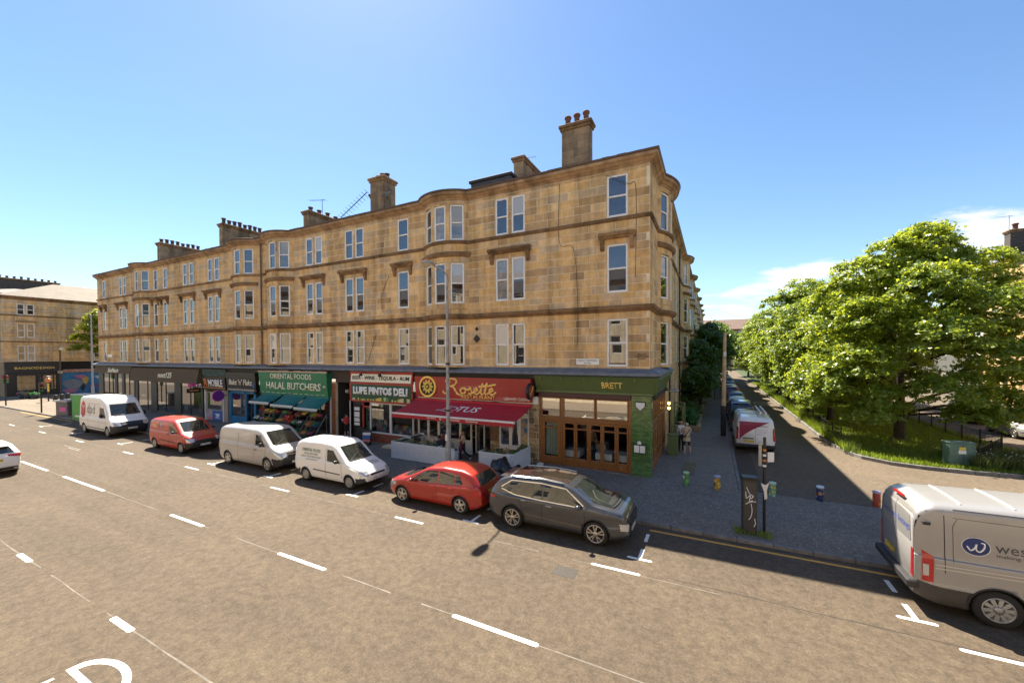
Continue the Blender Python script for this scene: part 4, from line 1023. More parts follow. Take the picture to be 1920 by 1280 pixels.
LO = [[(.55,1.2),(.35,.75),(.15,.25),(-.1,.02),(-.3,.1),(-.1,.2),(.3,.02),(.75,-.12),(1.3,-.05)], [(.95,.95),(.62,.75),(.6,.4),(.85,.22),(1.2,.35),(1.3,.7),(1.05,.95),(.75,1.05),(.45,.95)]]
mb = MB()
for p in LO:
    pts = smooth_path([(x, y, 0) for x, y in p], 6); P3 = [sl(Vector((-10.55+q.x*.72, -1.38+q.y*.55, 0))) for q in pts]
    for a, c in zip(P3[:-1], P3[1:]):
        t = (c-a).normalized(); s_ = Vector((-t.y, t.x, 0))*.055; mb.quad(a-s_, c-s_, c+s_, a+s_, M_wlet)
mb.build('script_lettering', aw)
for s_, x, w in (('Syrian', -10.75, .55), ('&', -9.95, .12), ('Lebanes', -9.45, .75), ('Cuisine', -8.35, .70)):
    text('lettering', s_, (x, -2.145, 2.245), (1, 0, 0), (0, 0, 1), w, .11, M_cream, aw, ext=.002, bold=.01)

# --- deli
b = shop('deli', 'delicatessen with a red framed green sign and a white drinks board above', 0)
fascia(b, -18.62, -13.35, 2.58, 3.80, -.22, -.24, M_dred, name='sign_frame')
fascia(b, -18.48, -13.47, 2.68, 3.70, -.245, -.265, M_dgreen, name='sign_board')
text('lettering', 'LUPE PINTOS DELI', (-18.25, -.27, 3.06), (1, 0, 0), (0, 0, 1), 4.55, .50, M_wlet, b, bold=.06, ext=.02)
mb = MB(); x = -18.45
while x < -13.5:
    h = .06+.2*abs(sin(x*1.7))*abs(sin(x*.6+1)); mb.prism([(x, 2.69), (x+.12, 2.69), (x+.12, 2.72+h), (x, 2.72+h*.9)], 0, .004, R.choice([PG, PC, PY, M_dgreen, M_dgreen]), MT((0, -.27, 0), (1, 0, 0), (0, 0, 1))); x += .12
mb.build('painted_landscape', b)
fascia(b, -18.60, -13.36, 3.80, 4.52, -.16, -.20, M_dred, name='upper_frame')
fascia(b, -18.46, -13.44, 3.86, 4.36, -.30, -.22, M_cream, name='drinks_board')
text('lettering', 'BEER - WINE - TEQUILA - RUM', (-18.30, -.3, 3.97), (1, 0, 0), (0, 0, 1), 4.72, .27, M_blk, b, bold=.012, conform=on_fascia(3.86, 4.36, -.30, -.22), ext=.01)
for x in (-17.2, -15.6): k = MB().tube([(x, -.2, 4.45), (x, -.45, 4.5), (x+.05, -.62, 4.40)], .02, M_black, 6); k.lathe([(.05, .1), (.13, -.06), (.12, -.08)], M_black, 10, (x+.05, -.64, 4.34)); k.build('sign_lamp', b)
MB().cyl((-18.72, -.12, .05), (-18.72, -.12, 2.6), .035, M_wpaint, 8).build('corner_post', b)
bx(b, 'door_frame', (-17.78, .02, .08), (-17.68, .14, 2.5), M_dred); bx(b, 'door_head', (-17.78, .02, 2.18), (-17.04, .12, 2.3), M_dred)
d = bx(b, 'door', (-17.66, .20, .08), (-17.05, .26, 2.18), M_dgreen); bx(d, 'door_glazing', (-17.52, .185, 1.1), (-17.18, .205, 2.0), G_dark, .004)
bx(b, 'recess_wall', (-18.7, .12, .06), (-17.78, .2, 2.58), M_char)
nb = bx(b, 'notice_board', (-18.55, .02, .9), (-17.95, .10, 2.3), M_black)
for i, (z, h) in enumerate(((1.95, .22), (1.52, .34), (1.22, .24), (.98, .18))): bx(nb, 'notice', (-18.50, .005, z), (-18.02, .018, z+h), PW, .003)
swin(b, -17.02, -15.28, .62, 2.56, -.02, M_wpaint, .08); swin(b, -15.28, -13.45, .62, 2.56, -.02, M_wpaint, .08)
mb = MB(); zz = .06
while zz < .6:
    x = -17.0-(.1 if int(zz*13) % 2 else 0)
    while x < -13.42: mb.bbox((max(-17.0, x)+.004, -.06, zz+.004), (min(-13.4, x+.22)-.004, .02, zz+.072-.004), .006, mat('red_riser_brick', (.24, .06, .035), .8, rnd=.3)); x += .22
    zz += .072
rs = MB().box((-17.0, -.04, .05), (-13.42, .05, .62), M_mort).build('brick_riser', b); mb.build('brick', rs, kind='stuff')
room(b, -18.8, -13.3, 3.0, 3.0, mat('deli_wall', (.30, .22, .10), .9, var=.3, scale=1))
goods(b, -16.9, -15.4, .12, .66, 1.5, 26, .26); goods(b, -15.2, -13.5, .12, .66, 1.25, 26, .26); goods(b, -16.6, -15.8, .05, 1.3, 2.0, 4, .36, [PT, PW, PB])
# --- close entrance between the shops
b = shop('close_entrance', 'dark recessed close entrance between the butchers and the deli', 0)
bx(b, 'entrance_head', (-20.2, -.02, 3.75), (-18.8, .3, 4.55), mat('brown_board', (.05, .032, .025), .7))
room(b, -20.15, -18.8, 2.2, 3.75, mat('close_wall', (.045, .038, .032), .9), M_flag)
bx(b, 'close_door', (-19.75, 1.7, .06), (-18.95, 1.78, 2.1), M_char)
text('lettering', '577', (-19.25, -.03, 3.1), (1, 0, 0), (0, 0, 1), .28, .14, M_wlet, b); bx(b, 'number_board', (-19.3, -.02, 3.02), (-18.88, .02, 3.3), M_char)
# --- greengrocer and butchers
b = shop('butchers', 'green fronted halal butchers with cream lettering and teal awnings', 0)
fascia(b, -28.15, -20.62, 2.72, 4.34, -.28, -.42, M_green)
cf = on_fascia(2.72, 4.34, -.28, -.42)
text('lettering', 'ORIENTAL FOODS', (-26.75, -.4, 3.86), (1, 0, 0), (0, 0, 1), 4.6, .38, M_cream, b, bold=.012, conform=cf)
text('lettering', 'HALAL BUTCHERS', (-27.35, -.4, 3.10), (1, 0, 0), (0, 0, 1), 6.1, .52, M_cream, b, bold=.02, shear=.15, conform=cf)
r2_ = random.Random(3); x = -27.9
while x < -20.9:
    w = r2_.uniform(.25, .6); mb = MB(); 
    pts = [(x+i*.05, 2.83+.035*(-1)**i*r2_.random()) for i in range(int(w/.05))]
    if len(pts) > 2: mb.tube([cf(Vector((u, 0, z))) for u, z in pts], .014, M_cream, 4); mb.build('small_print', b)
    x += w+.15
tb = MB(); x = -28.2
while x < -20.6: w = R.uniform(.4, .9); tb.box((x, -.46, 4.34), (min(x+w, -20.55), -.38, 4.40+R.uniform(.02, .08)), mat('torn_lining', (.55, .42, .30), .8, var=.3, scale=4)); x += w+.02
tb.build('torn_lining', b)
bx(b, 'lamp_box', (-20.95, -.44, 3.35), (-20.72, -.36, 3.48), PC)
pr = MB().box((-20.60, -.02, .05), (-20.22, .3, 3.75), M_mort).build('brick_pier', b)
zz = .06; i = 0
while zz < 3.68:
    off = .11 if i % 2 else 0; x = -20.60-off
    while x < -20.23: MB().bbox((max(-20.60, x)+.004, -.04, zz), (min(-20.22, x+.22)-.004, .03, zz+.066), .006, M_brick).build('brick', pr) if min(-20.22, x+.22)-max(-20.6, x) > .04 else 0; x += .22
    zz += .074; i += 1
bx(b, 'left_post', (-28.25, -.1, .05), (-28.05, .05, 2.75), mat('rust_trim', (.30, .12, .05), .7, var=.4, scale=9)); bx(b, 'right_post', (-20.72, -.1, .05), (-20.62, .0, 2.75), M_wpaint)
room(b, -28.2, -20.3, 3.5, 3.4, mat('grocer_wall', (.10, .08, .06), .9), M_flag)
bx(b, 'door_post', (-27.0, -.05, .05), (-26.85, .05, 2.7), mat('teal_post', (.02, .22, .24), .5))
swin(b, -24.9, -20.75, 1.2, 2.7, .25, mat('teal_frame', (.02, .16, .15), .5), .07, (-23.5, -22.1))
for i, (x0, x1, zf) in enumerate(((-27.95, -25.65, 2.20), (-25.42, -23.0, 2.10), (-22.85, -20.5, 2.02))):
    awning('teal_awning', ('teal awning over the left fruit rack of the butchers', 'middle teal awning above the bananas and tomatoes', 'teal awning beside the brick pier')[i], x0, x1, -.30, 2.62, -1.22, zf, M_teal, mat('pale_valance', (.35, .42, .40), .8), .12, group='small teal awnings on the butchers shop', scal=.11)
# --- blue framed snack shop
b = shop('snack_shop', 'snack shop with black sign, pale script and bright blue window frame', 0)
fascia(b, -32.8, -28.85, 2.72, 4.22, -.18, -.30, M_black)
text('lettering', "Bakz 'n' Flakz", (-32.45, -.3, 3.22), (1, 0, 0), (0, 0, 1), 3.2, .46, M_cream, b, bold=.015, shear=.25, conform=on_fascia(2.72, 4.22, -.18, -.30))
text('lettering', 'HOT FOOD  SANDWICHES', (-32.6, -.25, 2.80), (1, 0, 0), (0, 0, 1), 3.3, .13, M_wlet, b, conform=on_fascia(2.72, 4.22, -.18, -.30)) if 0 else bx(b, 'lower_strip', (-32.7, -.215, 2.78), (-29.1, -.185, 2.92), mat('mottled_strip', (.55, .54, .5), .6, col2=(.03, .03, .03), scale=14), .003)
bx(b, 'blue_mark', (-29.2, -.25, 3.05), (-29.02, -.22, 3.42), PB, .003)
for x in (-32.75, -30.55, -29.35): bx(b, 'frame_post', (x, -.1, .05), (x+.22, .05, 2.7), M_blue)
bx(b, 'frame_panel', (-32.53, -.08, .05), (-30.55, .05, .62), M_blue); bx(b, 'frame_head', (-32.75, -.1, 2.55), (-29.13, .05, 2.72), M_blue)
swin(b, -32.53, -30.55, .62, 2.55, 0, M_blue, .06, (-31.2,))
d = bx(b, 'door', (-30.3, .2, .08), (-29.4, .25, 2.2), M_blue); bx(d, 'door_glazing', (-30.15, .185, .5), (-29.55, .2, 2.0), G_dark, .004)
bx(b, 'poster', (-32.1, .06, 1.45), (-31.25, .08, 2.0), PO, .004); bx(b, 'price_list', (-31.05, .06, 1.2), (-30.7, .08, 2.05), PW, .004)
room(b, -32.8, -28.9, 2.5, 3.0, M_tan); goods(b, -32.45, -30.7, .1, .66, 1.05, 50, .16)
# --- phone shop
b = shop('phone_shop', 'narrow phone repair shop with a lit window of accessories and orange initial', 0)
fascia(b, -36.55, -33.0, 2.70, 3.75, -.20, -.28, M_black)
cf = on_fascia(2.70, 3.75, -.20, -.28)
text('lettering', 'R', (-36.15, -.3, 2.98), (1, 0, 0), (0, 0, 1), .55, .62, mat('orange_lettering', (.75, .22, .04), .5), b, bold=.03, conform=cf)
text('lettering', 'MOBILE', (-35.5, -.3, 2.98), (1, 0, 0), (0, 0, 1), 2.15, .60, M_wlet, b, bold=.02, conform=cf)
bx(b, 'orange_line', (-36.4, -.225, 2.84), (-33.1, -.20, 2.90), PO, .003)
fascia(b, -36.6, -33.0, 3.80, 4.42, -.15, -.22, mat('old_teal_sign', (.05, .12, .11), .7, col2=(.015, .02, .02), scale=5), name='old_sign')
for x in (-36.5, -33.75): bx(b, 'side_post', (x, -.08, .05), (x+.14, .05, 2.7), M_wpaint)
bx(b, 'side_panel', (-33.62, -.04, .05), (-33.05, .05, 2.7), mat('grey_beige', (.30, .26, .23), .7))
swin(b, -36.2, -33.9, .95, 2.5, 0, mat('alu', (.4, .38, .33), .4, .5), .06); lw = bx(b, 'vinyl_panel', (-36.2, -.05, .1), (-33.9, 0, .95), PB, .004)
bx(lw, 'pale_panel', (-36.2, -.058, .12), (-35.35, -.045, .93), mat('pale_blue_print', (.35, .52, .68), .5, col2=(.6, .15, .1), scale=2.5), .002); bx(lw, 'white_mark', (-34.9, -.058, .3), (-34.2, -.045, .7), mat('blue_white_print', (.03, .1, .5), .5, col2=(.75, .75, .78), scale=4, detail=0), .002)
room(b, -36.5, -33.1, 2.2, 2.8, mat('phone_wall', (.45, .38, .24), .9))
goods(b, -36.1, -34.0, .1, 1.0, 2.4, 60, .16, [PW, PC, M_char, PW, PC, PBR])
mb = MB(); MX = MT((-33.1, -.72, 2.32), (0, 1, 0), (0, 0, 1)); mb.lathe([(.42, -.05), (.46, -.03), (.46, .03), (.42, .05)], PP, 24, M=MX); mb.lathe([(.41, .055), (0, .056)], mat('purple_enamel', (.13, .015, .24), .4), 24, M=MX, close=False); mb.cyl((-33.1, -.3, 2.32), (-33.1, 0, 2.32), .025, M_black, 6)
mb.build('hanging_sign', None, 'round purple sign projecting between the phone shop and the blue snack shop', 'sign')
mb = MB(); mb.bbox((-37.0, -1.15, 2.42), (-36.9, -.15, 2.78), .01, M_black); mb.cyl((-36.95, -.2, 2.6), (-36.95, 0, 2.6), .025, M_black, 6); sg = mb.build('hanging_sign', None, 'black rectangular sign with an orange strip projecting under the pink sign', 'sign')
bx(sg, 'orange_strip', (-36.9, -1.0, 2.56), (-36.89, -.3, 2.66), PO, .002)
mb = MB()
for y0, y1, z0, z1 in ((-1.05, -.3, 3.12, 3.2), (-1.05, -.95, 2.88, 3.2), (-.4, -.3, 2.9, 3.2), (-.9, -.5, 2.98, 3.16)): mb.bbox((-37.0, y0, z0), (-36.9, y1, z1), .02, mat('magenta_sign', (.75, .03, .35), .4))
mb.cyl((-36.95, -.35, 3.0), (-36.95, 0, 3.0), .025, M_black, 6); mb.build('hanging_sign', None, 'magenta cut-out sign projecting above the black one', 'sign')
# --- bronze kitchen showrooms
def showroom(nm, label, x0, x1, zb, zt, yb, yt, txt, tx, tz, tw, th, wins, door=None):
    b = shop(nm, label, 0)
    fascia(b, x0, x1, zb, zt, yb, yt, M_bronze)
    text('lettering', txt, (tx, -.4, tz), (1, 0, 0), (0, 0, 1), tw, th, M_cream, b, bold=.02, conform=on_fascia(zb, zt, yb, yt), ext=.04)
    xs = x0
    for a, c, mu in wins:
        bx(b, 'pillar', (xs, -.06, .05), (a, .12, zb+.1), M_char); swin(b, a, c, .28, zb+.05, 0, M_char, .06, mu); bx(b, 'stall_riser', (a, -.05, .05), (c, .05, .28), mat('dark_stone_riser', (.06, .06, .062), .5)); xs = c
    bx(b, 'pillar', (xs, -.06, .05), (x1, .12, zb+.1), M_char)
    room(b, x0+.1, x1-.1, 4, 3.9, mat('showroom_wall', (.70, .58, .40), .9, var=.2, scale=.5))
    goods(b, x0+.6, x1-.6, 1.2, .1, 1.1, 14, .8, [PW, PC, M_char, PBR, PW], depth=1.5)
    return b
showroom('kitchen_showroom', 'wide bronze fronted kitchen showroom with a long sloping fascia', -49.3, -36.75, 3.15, 4.40, -.55, -.32, 'next125', -43.6, 3.55, 2.45, .50, [(-48.9, -46.1, (-46.9,)), (-45.0, -41.6, (-43.3,)), (-40.5, -37.0, (-38.9,))])
showroom('corner_showroom', 'bronze fronted showroom at the far corner of the terrace', -58.15, -49.4, 3.75, 4.50, -.45, -.30, 'SieMatic', -54.6, 3.86, 2.6, .46, [(-57.0, -54.1, (-55.6,)), (-53.6, -52.4, ()), (-51.9, -49.7, (-50.8,))])
# ------------------------------------------------------------------ buildings along the side street, repeated
def side_house(y0):
    b = empty('terrace_house', (0, y0, 0), 0, '', 'tenement', 'bow-fronted tenements stepping away along the side street')
    add_side(b, SD, .01, 9.99, [(1.0, 1.75), (2.2, 2.95)], [(6.6, 1.75, .52)], M_stone2, [(1.3, 3.5)]+ZW, True)
    path = path_of(SD, 0.0, 10.0, [(6.6, 1.75, .52)]); mouldings(b, path)
    sweep(MB(), [SD.at(u, d, 0).xy[:] for u, d in arc_pts(6.6, 1.82, .54)[3]], P_BAYC, M_trim).build('bay_cornice', b)
    sweep(MB(), path, [(-.1, 4.55), (.06, 4.55), (.12, 4.66), (.06, 4.82), (-.1, 4.84)], M_trim).build('string_course', b)
    MB().box((-10, .01, 0), (-.61, 9.99, 13.85), M_stone3).build('wall_core', b)
    mb = MB(); mb.add([(-.2, 0, 14.40), (-.2, 10, 14.40), (-5, 10, 16.4), (-5, 0, 16.4), (-10, 0, 14.40), (-10, 10, 14.40)], [(0, 1, 2, 3), (3, 2, 5, 4), (0, 3, 4), (1, 5, 2)], M_slate); mb.build('roof', b)
    chimney(b, -6.5, -3.5, -.1, .5, 14.8, 17.3, 6, 'x', m=M_stone3, pm=M_pot2)
    drainpipe(b, .10, .15, .1, 13.9)
    return b
ORD = ['first', 'second', 'third', 'fourth', 'fifth', 'sixth', 'seventh', 'eighth']
h0 = side_house(15.9)
h0['label'] = 'first bow-fronted tenement behind the corner block on the side street'
for i in range(1, 7): copy_tree(h0, label=f'{ORD[i]} bow-fronted tenement counting back from the corner block along the side street').location = (0, 15.9+10.02*i, 0)
# plain stretch between the corner block and the first house
add_side(corner, Frame((0, 12.8), (0, 1), (1, 0)), 0.005, 3.05, [(.9, 1.65)], [], M_stone, [(1.3, 3.5)]+ZW, True)
mouldings(corner, [(0, 12.8), (0, 15.88)])
MB().box((-.35, 6.35, .0), (-.16, 12.8, 4.9), M_stone2).box((-10, .6, 13.85), (-.3, 15.85, 14.36), M_stone3).box((-10, 10.5, 0), (-.61, 15.85, 13.85), M_stone3).build('wall_core', corner)
st, sp = ashlar(6.3, 12.79, row_levels([.05, 1.3, 3.5, 4.86]), [(8.4, 9.2, 1.3, 3.5)], R); mb = MB(); lay(SD, st, sp, mb, M_stone).build('mortar_bed', corner); mb.build('stonework', corner, kind='stuff')
sash_window(corner, SD.mat_at(8.41, -.1, 1.31), .78, 2.18)

# ------------------------------------------------------------------ generic stone block, for buildings at the edge of the picture
def block(name, label, x0, x1, y0, y1, zt, faces, m, roofm, zr, hip=True, row=.36, floors=((4.9, 7.0), (8.2, 10.2), (11.3, 13.1)), wmat=None, hoodz=True, glass=None, zmin=4.8):
    """faces: [(side, [(a, b) windows along the wall])]; side one of x+ x- y+ y-"""
    b = empty(name, (0, 0, 0), 0, label, 'tenement')
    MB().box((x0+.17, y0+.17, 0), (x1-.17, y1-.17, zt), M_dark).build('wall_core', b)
    for side, wins in (faces):
        if side == 'x+': fr = Frame((x1, y0), (0, 1), (1, 0)); L = y1-y0
        elif side == 'x-': fr = Frame((x0, y0), (0, 1), (-1, 0)); L = y1-y0
        elif side == 'y-': fr = Frame((x0, y0), (1, 0), (0, -1)); L = x1-x0
        else: fr = Frame((x0, y1), (1, 0), (0, 1)); L = x1-x0
        holes = [(a, e, f0, f1) for a, e in wins for f0, f1 in floors]
        zs = sorted(set([zmin, zt]+[z for f in floors for z in f]))
        st, sp = ashlar(.02, L-.02, row_levels(zs, row), holes, R, .6, 1.5); mb = MB(); mo = lay(fr, st, sp, mb, m)
        mb.build('stonework', b, kind='stuff'); mo.build('mortar_bed', b)
        for a, e in wins:
            for f0, f1 in floors: sash_window(b, fr.mat_at(a, -.10, f0), e-a, f1-f0, fmat=wmat, glass=glass)
        mb = MB(); P = [fr.at(0, 0, 0).xy[:], fr.at(L, 0, 0).xy[:]]
        if fr.u.cross(fr.d).z > 0: P.reverse()
        for z in (floors[0][1]+.45, floors[-1][0]-.18): sweep(mb, P, [(-.1, z), (.10, z), (.14, z+.12), (-.1, z+.2)], M_trim)
        sweep(mb, P, [(-.1, zt-.45), (.08, zt-.45), (.15, zt-.25), (.38, zt-.12), (.4, zt+.04), (-.1, zt+.06)], M_trim); mb.build('moulding', b)
        if hoodz:
            for a, e in wins:
                f0, f1 = floors[1]; MB().box((a-.12, 0, f1+.2), (e+.12, .25, f1+.36), M_trim, fr.M).build('window_hood', b)
    mb = MB(); o = .45; xm, ym = (x0+x1)/2, (y0+y1)/2; hh = min(x1-x0, y1-y0)/2 if hip else 0
    c = [(x0-o, y0-o, zt+.05), (x1+o, y0-o, zt+.05), (x1+o, y1+o, zt+.05), (x0-o, y1+o, zt+.05)]
    if (x1-x0) > (y1-y0): r = [(x0+hh, ym, zr), (x1-hh, ym, zr)]; f = [(0, 1, 5, 4), (2, 3, 4, 5), (1, 2, 5), (3, 0, 4)]
    else: r = [(xm, y0+hh, zr), (xm, y1-hh, zr)]; f = [(1, 2, 5, 4), (3, 0, 4, 5), (0, 1, 4), (2, 3, 5)]
    mb.add(c+r, f, roofm); mb.build('roof', b)
    return b
# slate with visible courses for the sunlit hipped roof
def slate_mat(name, c1, c2, sc=2.2):
    m = bpy.data.materials.new(name); m.use_nodes = True; nt = m.node_tree; n = nt.nodes; L = nt.links.new; b = n['Principled BSDF']
    tc = N(n, 'ShaderNodeTexCoord'); mp = N(n, 'ShaderNodeMapping'); mp.inputs['Rotation'].default_value = (0, radians(0), radians(90)); L(tc.outputs['Object'], mp.inputs[0])
    br = N(n, 'ShaderNodeTexBrick', i_Scale=sc); br.inputs['Color1'].default_value = (*c1, 1); br.inputs['Color2'].default_value = (*c2, 1); br.inputs['Mortar'].default_value = (*[x*.35 for x in c2], 1); br.inputs['Mortar Size'].default_value = .012
    L(mp.outputs[0], br.inputs['Vector']); nz = N(n, 'ShaderNodeTexNoise', i_Scale=.9, i_Detail=6.0, i_Roughness=.7); L(tc.outputs['Object'], nz.inputs['Vector'])
    r = ramp(n, [(.35, (.55, .55, .55)), (.68, (1.3, 1.2, 1.05))]); L(nz.outputs['Fac'], r.inputs[0]); mx = N(n, 'ShaderNodeMix', data_type='RGBA', blend_type='MULTIPLY', i_0=1.0); L(br.outputs['Color'], mx.inputs[6]); L(r.outputs[0], mx.inputs[7])
    L(mx.outputs[2], b.inputs['Base Color']); b.inputs['Roughness'].default_value = .75; return m
M_sl2 = slate_mat('worn_slate', (.115, .090, .064), (.085, .066, .047))
lb = block('far_corner_tenement', 'sandstone tenement with pale hipped slate roof across the junction at the left edge', -97, -84, -1.7, 22, 13.9, [('x+', [(1.38, 2.08), (2.28, 2.98), (9.0, 9.9), (14.6, 15.4)]), ('y-', [(11.2, 12.1), (8.3, 9.4), (6.9, 8.0), (3.5, 4.6), (2.1, 3.2)])], M_stone2, M_sl2, 16.9, row=.4, hoodz=True, floors=((4.9, 7.1), (8.2, 10.2), (11.4, 12.9)))
# its dark bathroom shop and the mural wall next to it
MB().box((-96.8, -1.55, 0), (-84.2, 21.8, 4.8), M_stone3).build('ground_storey', lb)
b = shop('bathroom_shop', 'charcoal bathroom shop at the foot of the far corner tenement', 0)
MB().bbox((-84.0, -1.6, 3.2), (-83.7, 3.65, 4.75), .03, M_char).build('fascia', b)
text('lettering', 'BAGNODESIGN', (-83.69, -.7, 3.75), (0, 1, 0), (0, 0, 1), 3.7, .34, M_gold, b, bold=.01)
for y0, y1 in ((-1.6, -.6), (1.35, 1.8), (3.3, 3.65)): bx(b, 'pillar', (-84.0, y0, .05), (-83.78, y1, 3.2), M_char)
for y0, y1 in ((-.6, 1.35), (1.8, 3.3)):
    bx(b, 'stall_riser', (-84.0, y0, .05), (-83.8, y1, .7), M_char)
    f = MB()
    for (a, c) in (((y0, .7), (y0+.12, 2.9)), ((y1-.12, .7), (y1, 2.9)), ((y0, 2.85), (y1, 3.2)), ((y0, .7), (y1, .82))): f.box((-83.98, a[0], a[1]), (-83.82, c[0], c[1]), M_char)
    f = f.build('shop_window', b); MB().quad((-83.9, y0+.1, .8), (-83.9, y1-.1, .8), (-83.9, y1-.1, 2.86), (-83.9, y0+.1, 2.86), glass('warm_shop_window', (.22, .16, .08), 1.6, col2=(.03, .025, .02), scale=1.2)).build('pane', f)
mw = empty('mural_wall', (0, 0, 0), 0, 'wall painted with a big blue, grey and pink mural beside the charcoal shop', 'wall')
bx(mw, 'wall_panel', (-84.05, 3.75, .05), (-83.75, 12.5, 3.1), mat('mural_blue_ground', (.015, .10, .28), .6, col2=(.03, .20, .35), scale=.8))
for y, z, ry, rz_, m in ((4.9, 1.35, 1.05, .75, 'grey'), (4.6, .4, .8, .32, 'pink'), (5.7, 2.45, .6, .3, 'pink'), (6.2, 1.9, .35, .6, 'yellow'), (7.2, .9, .7, .35, 'violet'), (7.9, 2.3, .6, .3, 'pale'), (5.9, .9, .25, .6, 'ink'), (8.8, 1.2, .5, .5, 'pink')):
    c = dict(grey=(.22, .25, .29), pink=(.45, .16, .27), yellow=(.50, .34, .06), violet=(.16, .10, .22), pale=(.45, .55, .6), ink=(.02, .02, .03))[m]
    MB().prism([(y+ry*cos(a)*(1+.15*sin(3*a)), z+rz_*sin(a)) for a in np.linspace(0, 2*pi, 18, endpoint=False)], 0, .02+R.uniform(0, .02), mat('mural_'+m, c, .6, var=.3, scale=2), MT((-83.75, 0, 0), (0, 1, 0), (0, 0, 1))).build('mural_shape', mw)
bx(mw, 'mural_band', (-83.9, 3.9, 3.15), (-83.72, 9.5, 3.6), mat('mural_red_lettering', (.38, .08, .06), .7, col2=(.45, .38, .28), scale=3.5))
ft = block('dark_tenement', 'dark tenement with chimney rows behind the far corner tenement', -118, -98.5, -1.7, 26, 15.6, [('x+', []), ('y-', [(12, 13), (9, 10), (5, 6)])], M_stone3, M_slate, 18.2, row=1.2)
for y0, y1, zt, n in ((2.0, 9.2, 19.0, 9), (-4.6, 1.2, 18.0, 8)): chimney(ft, -106, -105, y0, y1, 15, zt, n, 'y', m=mat('dark_render', (.085, .07, .06), .9), pm=M_pot2, ph=.45, pr=.20)
aerial(ft, -104, 0, 18, 2.4, 1.2, (0, 1), 0, 7)
# right-hand terrace beyond the garden
rb = block('garden_tenement', 'sandstone tenement at the right edge beyond the big tree', 30.3, 42, 8, 47, 15.2, [('x-', [(36.2, 37.2), (34.6, 35.6), (29, 30), (27.4, 28.4), (22, 23), (20, 21), (14, 15), (12.4, 13.4), (6, 7), (4.4, 5.4)])], M_stone, M_slate, 18.2, floors=((1.3, 3.4), (4.9, 7.0), (8.2, 10.2), (11.6, 13.6)), zmin=.05, row=.5)
for x in (30, 31.3, 32.6): pass
c = chimney(rb, 30.6, 38.5, 43.2, 44.2, 14.6, 18.5, 7, 'x', m=mat('dark_render', (.085, .07, .06), .9), pm=M_pot, ph=.8, pr=.24)  # dark render colour carries the shade on this stack's near side
aerial(rb, 30.8, 43.9, 18.4, 1.8, 1.2, (-1, 0), 0, 3)
for y in (33.6, 26.4): drainpipe(rb, 30.2, y, .1, 14.6, mat('brown_pipe', (.13, .085, .05), .6), .07)
# building closing the side street and the tenements on the near side of the main road (seen mirrored in the windows)
eb = block('street_end_tenement', 'distant brown-roofed tenement closing the end of the side street', -6, 16, 132, 146, 13.4, [('y-', [(2, 3.2), (5, 6.2), (9, 10.2), (12, 13.2), (16, 17.2), (19, 20.2)])], M_stone3, mat('brown_slate', (.16, .10, .075), .8, var=.3, scale=2), 17.2, hip=False, row=.8, zmin=.05, hoodz=False)
op = block('opposite_tenement', 'sandstone tenement across the main road mirrored in the shop windows', -75, 40, -37, -25, 13.5, [('y+', [(x, x+1.1) for x in np.arange(3, 112, 3.1)])], stone_mat('cream_sandstone', [(.74,.62,.44), (.68,.56,.38), (.78,.66,.48)], .15), M_slate, 16.5, floors=((1.0, 3.4), (5.0, 7.0), (8.2, 10.2), (11.3, 13.0)), row=.9, zmin=.05, hoodz=False, hip=False)
# ------------------------------------------------------------------ street furniture
M_galv = mat('galvanised_steel', (.36, .37, .37), .45, .6, var=.2, scale=6)
M_lampy = mat('weathered_grey_paint', (.42, .40, .37), .6, .2, var=.45, scale=3)
def lamp_post(name, label, x, y, h, arm, m, armdir=(0, -1), r=.085):
    b = empty(name, (x, y, ZP), 0, label, 'street lamp')
    MB().lathe([(r*1.5, 0), (r*1.5, 1.3), (r*1.05, 1.4), (r*.85, h*.6), (r*.6, h)], m, 12).build('pole', b)
    d = Vector((*armdir, 0)); p = MB().tube([(0, 0, h-.05), tuple(d*.25+Vector((0, 0, h+.10))), tuple(d*arm+Vector((0, 0, h+.22)))], .035, m, 8); p.build('arm', b)
    o = d*(arm+.25)+Vector((0, 0, h+.24)); s_ = Vector((-d.y, d.x, 0))
    M = Matrix((d, s_, Vector((0, 0, 1)))).transposed().to_4x4(); M.translation = o
    hd = MB(); 
    for t, w, zz in (): pass
    pr = [(-.32, .07), (-.1, .15), (.25, .16), (.42, .10), (.42, -.10), (.25, -.16), (-.1, -.15), (-.32, -.07)]
    hd.prism(pr[::-1], -.03, .05, m, M).prism([(u*.7, v*.6) for u, v in pr][::-1], .05, .10, m, M); o_ = hd.build('lamp_head', b)
    MB().prism([(u*.75, v*.75) for u, v in pr][::-1], -.045, -.03, mat('lamp_lens', (.6, .6, .55), .2), M).build('lens', o_)
    return b
lp = lamp_post('lamp_post', 'tall grey lamp post with flat head in front of the crimson awning', -8.42, -3.5, 9.2, 1.0, M_lampy)
for z in (2.9, 5.05): MB().cyl((0, 0, z), (0, 0, z+.09), .10, M_black, 12).build('band', lp)
MB().bbox((-.10, -.10, 1.55), (.02, -.08, 1.85), .004, PW).build('sticker', lp)
lamp_post('lamp_post', 'grey lamp post in front of the yellow-green tree at the left junction', -75.6, 4.6, 11.3, 2.6, M_galv, (-1, -.25), .12)
